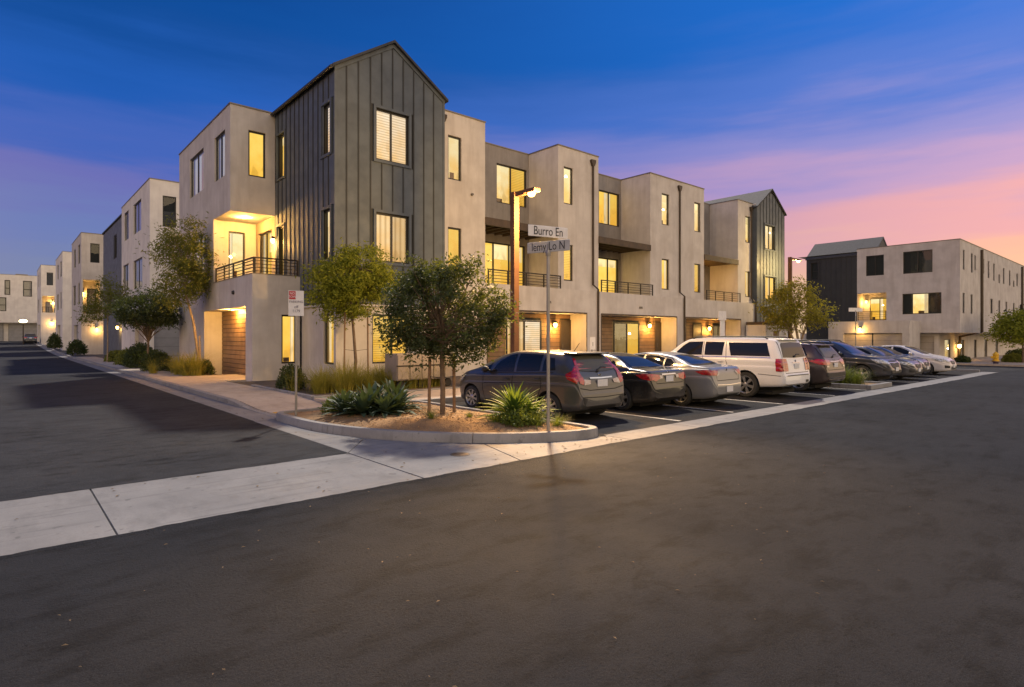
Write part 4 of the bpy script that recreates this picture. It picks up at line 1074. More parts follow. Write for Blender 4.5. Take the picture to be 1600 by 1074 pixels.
for q in nar + nar2: window(HR, 'Y', YHH, *q, 'dark_room', fw=0.07)
coping(HR, [((XH, YHH), (130, YHH)), ((XH, YHH + 0.16), (XH, 20.5))], ZH)
w = MB(); w.quad((XH + 1.6, 18.07, 3.3), (XH + 1.6, 20.5, 3.3), (XH + 1.6, 20.5, 5.82), (XH + 1.6, 18.07, 5.82)); w.build('balcony_wall', M['stucco'], HR)
window(HR, 'X', XH + 1.5, 18.2, 19.9, 3.35, 5.4, 'lit_gold', (0.5,), name='balcony_door', inset=0.0, room=0.05)
railing(HR, [((XH + 0.06, 20.45), (XH + 0.06, 18.1))], 4.15, 3.3)
sconce((XH + 1.48, 20.15, 5.1), 'glowing lamp on the balcony of the house across the cross street', 'X', 60, size=1.0)
# charcoal wing with its roof running back
dw = (24.0, 24.67, 7.45, 9.1)
w = MB(); wall(w, 'X', XH + 0.03, 20.5, 25.1, -0.5, 9.45, [dw]); w.quad((XH, 25.1, -0.5), (XH + 6, 25.1, -0.5), (XH + 6, 25.1, 9.45), (XH, 25.1, 9.45))
w.add([(XH, 19.0, ZH - 0.3), (XH + 4.4, 19.0, ZH - 0.3), (XH + 2.2, 19.0, 11.1)], [(0, 1, 2)]); w.build('dark_wall', M['siding_dark'], HR)
board_siding(HR, 'X', XH, [20.52 + 0.458 * i for i in range(11)], 1.9, lambda a: 9.45, [dw], m='siding_dark')
window(HR, 'X', XH, *dw, 'dark_room', rows=(0.5,), trim=0.08, trim_mat='siding_dark')
rf = MB(); rf.prism([(XH - 0.1, 20.52, 9.4), (XH + 2.2, 20.52, 11.1), (XH + 2.2, 20.52, 11.25), (XH - 0.1, 20.52, 9.55)], (0, 4.65, 0)); rf.prism([(XH + 0.72, 18.95, 10.0), (XH + 2.2, 18.95, 11.1), (XH + 2.2, 18.95, 11.25), (XH + 0.72, 18.95, 10.15)], (0, 1.565, 0)); rf.prism([(XH + 4.5, 18.95, 9.4), (XH + 2.2, 18.95, 11.1), (XH + 2.2, 18.95, 11.25), (XH + 4.5, 18.95, 9.55)], (0, 6.2, 0)); rf.build('roof', M['roof'], HR)
# low walled portal in front, with its garage doors
w = MB(); wall(w, 'X', XH - 3.0, 15.47, 21.9, -0.6, 3.15, [(16.0, 20.6, -0.6, 2.1, 0.25)])
w.quad((XH - 3, 15.47, -0.6), (XH, 15.47, -0.6), (XH, 15.47, 3.15), (XH - 3, 15.47, 3.15)); w.quad((XH - 3, 15.47, 3.15), (XH, 15.47, 3.15), (XH, 21.9, 3.15), (XH - 3, 21.9, 3.15)); w.quad((XH - 3, 21.9, -0.6), (XH, 21.9, -0.6), (XH, 21.9, 3.15), (XH - 3, 21.9, 3.15))
w.build('portal_wall', M['stucco'], HR)
garage(HR, 'X', XH - 3, 16.02, 18.25, -0.5, 2.1, 'garage_tan', 4, 0.2); garage(HR, 'X', XH - 3, 18.35, 20.58, -0.5, 2.1, 'garage_tan', 4, 0.2)
sconce((XH - 3.0, 19.2, 2.45), 'glowing lamp above the garage doors of the low portal across the cross street', 'X', 70, size=1.1)
MB().tube([(68.3, YHH - 0.08, 9.8), (68.3, YHH - 0.08, 2.2), (67.6, YHH + 1.4, 1.8), (67.6, YHH + 1.5, -0.4)], 0.13, 8).build('downspout', M['bronze'], HR, smooth=True)
MB().tube([(88.3, YHH - 0.08, 9.8), (88.3, YHH - 0.08, 2.2)], 0.13, 8).build('downspout', M['bronze'], HR, smooth=True)
t = sconce((67.0, YHH + 1.59, 0.9), 'tall glowing lamp by the ground-floor glass of the house across the cross street', 'Y', 40, size=1.8)
# low houses seen through the gap beyond the row
HB = tag(empty('far_house', (75, 48, -0.4)), 'pale flat-roofed house glimpsed through the gap behind the yellow-lit tree', 'building')
w = MB(); wall(w, 'Y', 48, 62, 110, -0.7, 11.0, [(70, 72, 6.5, 8.5), (76, 78, 6.5, 8.5)]); wall(w, 'X', 62, 48, 70, -0.7, 11.0); w.quad((62, 48, 11), (110, 48, 11), (110, 70, 11), (62, 70, 11))
w.build('wall', M['stucco_white'], HB)
for q in [(70, 72, 6.5, 8.5), (76, 78, 6.5, 8.5)]: window(HB, 'Y', 48, *q, 'dark_room')
MB().box(61.9, 110, 47.9, 48.2, 11.01, 11.1).build('coping', M['coping'], HB)
# ------------------------------------------------------------------ street furniture
M['steel'] = plain('steel', (0.30, 0.29, 0.28), 0.45, 0.7)
M['rust_post'] = surface('rust_post', (0.15, 0.064, 0.024), (0.11, 0.046, 0.019), 3.0, 0.7, 0.3, 40)
M['sign_white'] = surface('sign_white', (0.72, 0.70, 0.70), (0.62, 0.60, 0.61), 6.0, 0.5, 0.0)
M['sign_grey'] = surface('sign_grey', (0.42, 0.42, 0.41), (0.34, 0.34, 0.335), 6.0, 0.5, 0.0)
M['ink'] = plain('ink', (0.018, 0.018, 0.024), 0.6)
M['ink_red'] = plain('ink_red', (0.42, 0.03, 0.04), 0.6)
M['ink_blue'] = plain('ink_blue', (0.10, 0.09, 0.16), 0.6)
def text_mesh(body, size, th=0.002, squash=1.0):
    cu = bpy.data.curves.new('text', 'FONT'); cu.body = body; cu.size = size; cu.extrude = th; cu.align_x = 'CENTER'; cu.align_y = 'CENTER'
    cu.resolution_u = 3
    o = bpy.data.objects.new('text', cu); COL.objects.link(o)
    me = bpy.data.meshes.new_from_object(o.evaluated_get(bpy.context.evaluated_depsgraph_get()))
    bpy.data.objects.remove(o); bpy.data.curves.remove(cu)
    for v in me.vertices: v.co.x *= squash
    return me
def lettering(name, body, size, loc, facing, m, parent, squash=1.0, th=0.002):
    """raised print on a sign face; facing = direction the text looks at"""
    me = text_mesh(body, size, th, squash); me.materials.append(m)
    o = put(name, me, parent)
    f = Vector(facing).normalized(); up = Vector((0, 0, 1)); rt = up.cross(f).normalized(); up = f.cross(rt)
    mt = Matrix((rt, up, f)).transposed().to_4x4(); mt.translation = Vector(loc)
    o.matrix_basis = mt
    return o
def oriented_box(mb, c, rt, up, fw, w, h, d):
    rt, up, fw = Vector(rt).normalized(), Vector(up).normalized(), Vector(fw).normalized()
    vs = [Vector(c) + rt * (w * sx) + fw * (d * sy) + up * (h * sz) for sz in (-.5, .5) for sx, sy in ((-.5, -.5), (.5, -.5), (.5, .5), (-.5, .5))]
    mb.add(vs, [(0, 3, 2, 1), (4, 5, 6, 7), (0, 1, 5, 4), (1, 2, 6, 5), (2, 3, 7, 6), (3, 0, 4, 7)])
    return mb
# street-name sign on the island
sx, sy = 7.13, 7.25
S = tag(empty('street_name_sign', (sx, sy, 0.13)), 'street-name sign with white and grey crossed blades on steel post by the agave-like plant', 'street sign')
MB().tube([(sx, sy, 0.05), (sx, sy, 3.20)], 0.030, 10).build('post', M['steel'], S, smooth=True)
MB().lathe([(0.045, -0.05), (0.05, 0.0), (0.045, 0.05)], (sx, sy, 3.2), n=10).box(sx - 0.02, sx + 0.02, sy - 0.004, sy + 0.004, 3.2, 3.36).build('clamp', M['steel'], S)
# upper blade runs along the side street's crossing, lower blade swung towards the car park
c_ = Vector((math.cos(R(-41)), math.sin(R(-41)), 0)); f_ = Vector((-math.sin(R(41)), -math.cos(R(41)), 0))
def blade(cz, yaw, m, body, size, w, squash, ink):
    rt = Matrix.Rotation(R(yaw), 3, 'Z') @ c_; fc = Matrix.Rotation(R(yaw), 3, 'Z') @ f_
    b = oriented_box(MB(), (sx, sy, cz), rt, (0, 0, 1), fc, w, 0.19, 0.012).build('blade', M[m], S, bevel=0.01)
    lettering('lettering', body, size, Vector((sx, sy, cz)) + fc * 0.0075, fc, M[ink], b, squash)
blade(3.565, 26, 'sign_white', 'Burro En', 0.215, 0.78, 0.74, 'ink')
blade(3.31, -30, 'sign_grey', 'lemy Lo N', 0.205, 0.82, 0.74, 'ink')
# parking sign at the ramp
px_, py_ = 4.63, 12.15
S = tag(empty('parking_sign', (px_, py_, 0.12)), 'white parking sign with red corner block on a thin steel post at the ramp', 'road sign')
MB().tube([(px_, py_, 0.05), (px_, py_, 2.68)], 0.026, 8).build('post', M['steel'], S, smooth=True)
fc = Vector((-0.30, -0.95, 0)).normalized(); rt = Vector((0, 0, 1)).cross(fc)
pc = Vector((px_, py_, 2.45)) + fc * 0.03
b = oriented_box(MB(), pc, rt, (0, 0, 1), fc, 0.30, 0.52, 0.006).build('panel', M['sign_white'], S)
r_ = oriented_box(MB(), pc + fc * 0.0045 - rt * 0.075 + Vector((0, 0, 0.165)), rt, (0, 0, 1), fc, 0.13, 0.17, 0.002).build('red_block', M['ink_red'], b)
lettering('lettering', 'NO\nTOW', 0.068, pc + fc * 0.007 - rt * 0.075 + Vector((0, 0, 0.165)), fc, M['sign_white'], b, 0.9, 0.001)
lettering('lettering', 'PARKING', 0.068, pc + fc * 0.005 + Vector((0, 0, 0.03)), fc, M['ink_blue'], b, 0.95)
lettering('lettering', 'off\n1179', 0.085, pc + fc * 0.005 - Vector((0, 0, 0.12)), fc, M['ink_blue'], b, 0.9)
# small bay number sign and a tall bay sign by the porches
S = tag(empty('bay_sign', (15.5, 13.6, 0.12)), 'small white plate numbered 1 on a short post between the parked cars and porches', 'road sign')
MB().tube([(15.5, 13.6, 0.05), (15.5, 13.6, 1.6)], 0.022, 8).build('post', M['steel'], S)
b = MB().box(15.37, 15.63, 13.56, 13.572, 1.32, 1.75).build('panel', M['sign_white'], S); lettering('lettering', '1', 0.2, (15.5, 13.558, 1.5), (0, -1, 0), M['ink'], b)
S = tag(empty('bay_sign', (24.2, 13.6, 0.1)), 'tall pale sign panel on wide post before the porch behind the white SUV', 'road sign')
MB().box(24.02, 24.38, 13.58, 13.62, 0.05, 2.55).build('post', M['sign_white'], S); MB().box(23.8, 24.42, 13.54, 13.575, 2.5, 2.9).build('panel', M['sign_white'], S)
S = tag(empty('corner_sign', (51.9, 17.6, -0.4)), 'two small pale sign plates on a post before the lit balcony across the street', 'road sign')
MB().tube([(51.9, 17.6, -0.5), (51.9, 17.6, 3.9)], 0.04, 8).build('post', M['steel'], S)
for yw, z in ((0.2, 3.95), (1.1, 3.6)):
    oriented_box(MB(), (51.9, 17.6, z), (math.cos(yw - .7), math.sin(yw - .7), 0), (0, 0, 1), (math.sin(yw - .7), -math.cos(yw - .7), 0), 1.3 if z > 3.8 else 0.5, 0.3, 0.02).build('panel', M['sign_white'], S)
# square rust-brown lamp post behind the first car
def lamp_post(x, y, z, arm, label, watts, width=0.2, spot=True):
    t = tag(empty('street_lamp', (x, y, 0)), label, 'street lamp', 'square rust-brown lamp posts')
    h = width / 2; z0 = gz(x, y)
    MB().box(x - h, x + h, y - h, y + h, z0, z).build('post', M['rust_post'], t, bevel=0.012)
    MB().box(x - h - 0.05, x + h + 0.05, y - h - 0.05, y + h + 0.05, z0, z0 + 0.25).build('base', M['rust_post'], t, bevel=0.02)
    ax, ay = arm
    oriented_box(MB(), (x + ax * 0.5, y + ay * 0.5, z - 0.09), (ax, ay, 0), (0, 0, 1), (-ay, ax, 0), math.hypot(ax, ay), 0.14, 0.14).build('arm', M['rust_post'], t)
    d = Vector((ax, ay, 0)).normalized(); c = Vector((x + ax, y + ay, z - 0.10))
    hd = oriented_box(MB(), c, d, (0, 0, 1), (-d.y, d.x, 0), 0.5, 0.12, 0.26).build('head', M['rust_post'], t, bevel=0.02)
    MB().lathe([(0.0, -0.105), (0.07, -0.095), (0.105, -0.05), (0.11, 0.0)], c + Vector((0, 0, -0.06)), n=16).build('lens', M['bulb'], hd, smooth=True)
    return t, c
t, c = lamp_post(11.8, 13.45, 6.15, (0.0, -0.75), 'lit rust-brown street lamp rising between the dark leafy tree and the street-name sign', 0)
lamp('lamp_light', t, c + Vector((0, -0.5, -0.5)), 1500, (1.0, 0.60, 0.22), 0.10)
lamp('lamp_beam', t, c + Vector((0, 0, -0.24)), 10000, (1.0, 0.56, 0.20), 0.6, spot=58, aim=(5.0, 4.1, 0), blend=1.0)
t, c = lamp_post(42.1, 18.5, 7.4, (1.35, 0.0), 'rust-brown street lamp standing at the end gable beside the yellow-lit tree', 0, 0.22)
lamp('lamp_light', t, c + Vector((0, 0, -0.25)), 800, (1.0, 0.68, 0.25), 0.10)
# round-headed lamp at the end of the side street
x, y = 2.55, 112.0; z0 = gz(x, y)
t = tag(empty('street_lamp', (x, y, z0)), 'thin street lamp with round glowing head before the white end house', 'street lamp')
MB().tube([(x, y, z0), (x, y, z0 + 3.3)], 0.07, 8).build('post', M['rail'], t)
MB().lathe([(0, -0.2), (0.35, -0.15), (0.5, 0.02), (0.36, 0.2), (0.0, 0.27)], (x, y, z0 + 3.4), n=16).build('globe', M['bulb_white'], t, smooth=True)
# fire hydrant across the street
x, y, z = 58.6, 9.9, -0.33
t = tag(empty('fire_hydrant', (x, y, z)), 'yellow fire hydrant on dark base on the far pavement', 'hydrant')
yel = plain('hydrant_yellow', (0.72, 0.42, 0.02), 0.5); dk = plain('hydrant_base', (0.05, 0.03, 0.07), 0.6)
MB().lathe([(0.0, 0.95), (0.05, 0.93), (0.09, 0.88), (0.19, 0.78), (0.22, 0.72), (0.2, 0.70), (0.18, 0.66), (0.18, 0.28), (0.24, 0.26), (0.24, 0.2)], (x, y, z), n=18).build('barrel', yel, t, smooth=True)
MB().lathe([(0.25, 0.2), (0.25, 0.14), (0.17, 0.12), (0.17, 0.0)], (x, y, z), n=18).build('base', dk, t, smooth=True)
for a in (0.4, 2.0, 3.6):
    d = Vector((math.cos(a), math.sin(a), 0))
    MB().tube([Vector((x, y, z + 0.5)) + d * 0.12, Vector((x, y, z + 0.5)) + d * 0.3], 0.09, 10).build('outlet', yel, t, smooth=True)
# panelled utility cart parked by the building, behind the island tree
x0, x1, y0, y1 = 9.35, 11.6, 16.2, 17.0
M['taupe'] = surface('taupe', (0.30, 0.245, 0.20), (0.24, 0.2, 0.165), 2.0, 0.7, 0.3, 40)
t = tag(empty('utility_cart', (10.4, 16.6, 0.1)), 'taupe panelled cart on small wheels parked against the planting behind the leafy tree', 'cart')
MB().box(x0, x1, y0 + 0.03, y1, 0.38, 1.22).build('body', M['taupe'], t, bevel=0.015)
for i in range(5):
    a = x0 + 0.02 + i * 0.446
    MB().box(a, a + 0.40, y0, y0 + 0.028, 0.42, 1.18).build('panel', M['taupe'], t, bevel=0.006)
MB().box(x0 - 0.02, x1 + 0.02, y0 - 0.01, y0 + 0.02, 0.82, 0.86).build('rail', M['rail'], t)
for a in (x0 + 0.2, x0 + 0.95, x1 - 0.25):
    for b_ in (y0 + 0.15, y1 - 0.15):
        MB().lathe([(0, -0.04), (0.13, -0.04), (0.14, -0.02), (0.14, 0.02), (0.13, 0.04), (0, 0.04)], (a, b_, 0.24), 'Y', 16).build('wheel', M['frame'], t, smooth=True)
        MB().box(a - 0.03, a + 0.03, b_ - 0.03, b_ + 0.03, 0.24, 0.38).build('caster', M['frame'], t)
# print on the corner block's ground-floor window
lt = lettering('window_lettering', 'Unity', 0.17, (11.05, YG + 0.085, 2.0), (0, -1, 0), M['ink'], TH, 0.9)
lettering('window_lettering', 'G\n7', 0.13, (11.2, YG + 0.085, 1.6), (0, -1, 0), M['ink'], TH, 0.9)
lettering('house_number', '671', 0.16, (10.08, YG + 0.066, 2.42), (0, -1, 0), M['coping'], TH, 1.0)
# ------------------------------------------------------------------ cars
def paint(name, c, metallic=0.3, rough=0.34):
    m, nt, out = mat(name); g = NT(nt)
    fl = g.noise(g.pos(), 900.0, 1)
    col = g.mix(g.maprange(fl, 0.4, 0.7, 0.0, 0.35), rgba(c), rgba([min(1, v * 1.5 + 0.01) for v in c]))
    # road dust low on the body
    z = g.n('ShaderNodeSeparateXYZ', {0: g.pos()}).outputs[2]
    dust = g.math('MULTIPLY', g.maprange(z, 0.2, 0.62, 0.4, 0.0), g.maprange(g.noise(g.pos(), 5.0, 4), 0.3, 0.7, 0.3, 1.0))
    col = g.mix(dust, col, (0.16, 0.135, 0.11, 1))
    b = g.n('ShaderNodeBsdfPrincipled', {'Base Color': col, 'Metallic': metallic, 'Roughness': rough, 'Coat Weight': 0.6, 'Coat Roughness': 0.04})
    nt.links.new(b.outputs[0], out.inputs[0]); return m
M['tyre'] = surface('tyre', (0.018, 0.018, 0.018), (0.03, 0.029, 0.028), 8, 0.85, 0.2, 60)
M['alloy'] = plain('alloy', (0.42, 0.41, 0.40), 0.35, 0.85)
M['alloy_dark'] = plain('alloy_dark', (0.10, 0.10, 0.10), 0.4, 0.7)
M['black_trim'] = plain('black_trim', (0.016, 0.016, 0.017), 0.55)
M['well'] = plain('well', (0.008, 0.008, 0.008), 0.95)
M['chrome'] = plain('chrome', (0.62, 0.62, 0.63), 0.15, 1.0)
M['plate'] = surface('plate', (0.62, 0.62, 0.63), (0.55, 0.55, 0.57), 20, 0.5, 0.0)
def car_glass(name, c=(0.012, 0.014, 0.016)):
    m, nt, out = mat(name); g = NT(nt)
    b = g.n('ShaderNodeBsdfPrincipled', {'Base Color': rgba(c), 'Roughness': 0.05, 'Specular IOR Level': 0.28})
    nt.links.new(b.outputs[0], out.inputs[0]); return m
M['car_glass'] = car_glass('car_glass')
M['car_glass_clear'] = car_glass('car_glass_clear', (0.075, 0.07, 0.055))
def lens(name, c, c2):
    m, nt, out = mat(name); g = NT(nt)
    col = g.mix(g.maprange(g.noise(g.scaled(g.pos(), (1, 1, 3)), 14, 2), 0.42, 0.58), rgba(c), rgba(c2))
    b = g.n('ShaderNodeBsdfPrincipled', {'Base Color': col, 'Roughness': 0.12, 'Coat Weight': 1.0, 'Coat Roughness': 0.02})
    nt.links.new(b.outputs[0], out.inputs[0]); return m
M['tail'] = lens('tail', (0.42, 0.012, 0.018), (0.22, 0.006, 0.010))
M['tail_clear'] = lens('tail_clear', (0.45, 0.40, 0.38), (0.30, 0.22, 0.21))
M['head'] = lens('head', (0.50, 0.52, 0.54), (0.16, 0.17, 0.18))

def pchip(pts):
    xs_ = [p[0] for p in pts]; ys_ = [p[1] for p in pts]; n = len(xs_)
    d = [(ys_[i + 1] - ys_[i]) / (xs_[i + 1] - xs_[i]) for i in range(n - 1)]
    m_ = [d[0]] + [0 if d[i - 1] * d[i] <= 0 else 2 * d[i - 1] * d[i] / (d[i - 1] + d[i]) for i in range(1, n - 1)] + [d[-1]]
    def f(x):
        if x <= xs_[0]: return ys_[0]
        if x >= xs_[-1]: return ys_[-1]
        i = 0
        while x > xs_[i + 1]: i += 1
        h = xs_[i + 1] - xs_[i]; t = (x - xs_[i]) / h
        return ((1 + 2 * t) * (1 - t) ** 2 * ys_[i] + t * (1 - t) ** 2 * h * m_[i] + t * t * (3 - 2 * t) * ys_[i + 1] + t * t * (t - 1) * h * m_[i + 1])
    return f
def catmull(pts, n):
    r = []; k = len(pts)
    for i in range(k - 1):
        p0, p1, p2, p3 = pts[max(i - 1, 0)], pts[i], pts[i + 1], pts[min(i + 2, k - 1)]
        for q in range(n):
            t = q / n
            r.append(tuple(0.5 * (2 * p1[j] + (p2[j] - p0[j]) * t + (2 * p0[j] - 5 * p1[j] + 4 * p2[j] - p3[j]) * t * t + (3 * p1[j] - p0[j] - 3 * p2[j] + p3[j]) * t ** 3) for j in (0, 1)))
    r.append(pts[-1]); return r

def car_body(S):
    """S: x runs 0 at the tail to L at the nose; returns verts, faces of the closed shell"""
    L, W = S['L'], S['W']; top, belt, bot = pchip(S['top']), pchip(S['belt']), pchip(S['bot'])
    plan = pchip(S['plan']); roof = pchip(S['roofw'])
    n = 84
    st = sorted(set([0.0, 0.004, 0.012, 0.025, 0.045, 0.07, 0.1, L - 0.1, L - 0.07, L - 0.045, L - 0.025, L - 0.012, L - 0.004, L] + [round(L * i / n, 4) for i in range(1, n)]))
    verts = []; nsec = None
    for x in st:
        zb, zt = bot(x), top(x); zs = min(belt(x), zt - 0.025); hw = W / 2 * plan(x)
        gness = max(0.0, min(1.0, (zt - zs - 0.03) / 0.36)); gness = smooth01(gness)
        e = (hw * 0.90) * (1 - gness) + roof(x) * W / 2 * gness
        H = zs - zb
        half = [(0, zb), (hw * 0.78, zb), (hw * 0.925, zb + 0.025), (hw * 0.965, zb + 0.20 * H), (hw * 0.980, zb + 0.45 * H), (hw * 1.0, zb + 0.715 * H), (hw * 0.985, zb + 0.75 * H), (hw * 0.992, zs - 0.09 * H), (hw * 0.985, zs - 0.025 * H), (hw * 0.955, zs)]
        tp = zt - 0.075 * gness - 0.006
        half += [((hw * 0.955 + e) / 2 + 0.022 * gness, (zs + tp) / 2 + 0.012 * gness), (e, tp), (e * 0.86, zt - 0.022 * gness - 0.003), (e * 0.5, zt - 0.002 - 0.004 * gness), (0, zt)]
        sec = catmull(half, 3)
        loop = sec + [(-y, z) for y, z in reversed(sec[1:-1])]
        nsec = len(loop)
        verts += [(x, y, z) for y, z in loop]
    faces = [(i * nsec + j, i * nsec + (j + 1) % nsec, (i + 1) * nsec + (j + 1) % nsec, (i + 1) * nsec + j) for i in range(len(st) - 1) for j in range(nsec)]
    faces += [tuple(range(nsec))[::-1], tuple(range((len(st) - 1) * nsec, len(st) * nsec))]
    return verts, [tuple(reversed(f)) for f in faces]
def refine(poly, res):
    bm = bmesh.new()
    vs = [bm.verts.new((p[0], p[1], 0)) for p in poly]
    bm.faces.new(vs); bmesh.ops.triangulate(bm, faces=bm.faces[:])
    for _ in range(9):
        es = [e for e in bm.edges if e.calc_length() > res]
        if not es: break
        bmesh.ops.subdivide_edges(bm, edges=es, cuts=1)
        bmesh.ops.triangulate(bm, faces=bm.faces[:])
    bm.verts.ensure_lookup_table(); bm.verts.index_update()
    r = [(v.co.x, v.co.y) for v in bm.verts], [tuple(v.index for v in f.verts) for f in bm.faces]
    bm.free(); return r
def project(bvh, poly, view, off=0.006, res=0.05, side=1):
    """lay a flat outline onto the shell: view 'side' (x,z), 'rear'/'front' (y,z), 'top' (x,y)"""
    v2, f2 = refine(poly, res); out = []
    for a, b in v2:
        if view == 'side': o, d = Vector((a, 3 * side, b)), Vector((0, -side, 0))
        elif view == 'rear': o, d = Vector((-3, a, b)), Vector((1, 0, 0))
        elif view == 'front': o, d = Vector((9, a, b)), Vector((-1, 0, 0))
        else: o, d = Vector((a, b, 4)), Vector((0, 0, -1))
        h, nn, _, _ = bvh.ray_cast(o, d)
        if h is None:
            q = {'side': (a, 0.6 * side, b), 'rear': (0.1, a, b), 'front': (4.2, a, b), 'top': (a, b, 1.2)}[view]
            h, nn, _, _ = bvh.find_nearest(Vector(q))
        if nn.dot(d) > 0: nn = -nn
        out.append(h + nn * off)
    return out, f2
def strip(pts, w):
    """outline of a thin line drawn through 2-d points"""
    l, r = [], []
    for i, p in enumerate(pts):
        a = Vector(pts[max(i - 1, 0)]); b = Vector(pts[min(i + 1, len(pts) - 1)])
        d = (b - a).normalized(); n = Vector((-d.y, d.x)) * w / 2
        l.append((p[0] + n.x, p[1] + n.y)); r.append((p[0] - n.x, p[1] - n.y))
    return l + r[::-1]
def wheel_mesh(rad, wid, spokes, m_rim, cap=0.07):
    ty = MB().lathe([(rad * 0.66, -wid * 0.5 + 0.02), (rad * 0.72, -wid / 2), (rad * 0.93, -wid / 2 + 0.005), (rad * 0.99, -wid / 2 + 0.03), (rad, -wid * 0.2), (rad, wid * 0.2), (rad * 0.99, wid / 2 - 0.03), (rad * 0.93, wid / 2 - 0.005), (rad * 0.72, wid / 2), (rad * 0.66, wid / 2 - 0.02)], (0, 0, 0), 'Y', 36)
    r = MB().lathe([(rad * 0.70, wid / 2 - 0.004), (rad * 0.67, wid / 2 - 0.004), (rad * 0.63, wid / 2 - 0.02), (rad * 0.62, -wid / 2 + 0.03)], (0, 0, 0), 'Y', 36)
    d = MB().lathe([(rad * 0.61, -0.01), (0.0, -0.01)], (0, 0, 0), 'Y', 36)
    y0 = wid / 2 - 0.022
    r.lathe([(0.0, y0 + 0.012), (cap * 0.6, y0 + 0.010), (cap, y0), (cap, y0 - 0.06)], (0, 0, 0), 'Y', 16)
    for k in range(spokes):
        a = 2 * math.pi * (k + 0.25) / spokes
        for da, w0, w1 in ((-0.10, 0.018, 0.026), (0.10, 0.018, 0.026)) if spokes <= 6 else ((0.0, 0.022, 0.030),):
            ca, sa = math.cos(a + da), math.sin(a + da); tx, tz = -sa, ca
            p0, p1 = cap * 0.8, rad * 0.655
            def q(rr, w, y): return [(ca * rr + tx * w, y, sa * rr + tz * w), (ca * rr - tx * w, y, sa * rr - tz * w)]
            A = q(p0, w0, y0) + q(p1, w1, y0 + 0.004)[::-1]
            r.prism(A, (0, -0.035, 0))
    return ty, r, d
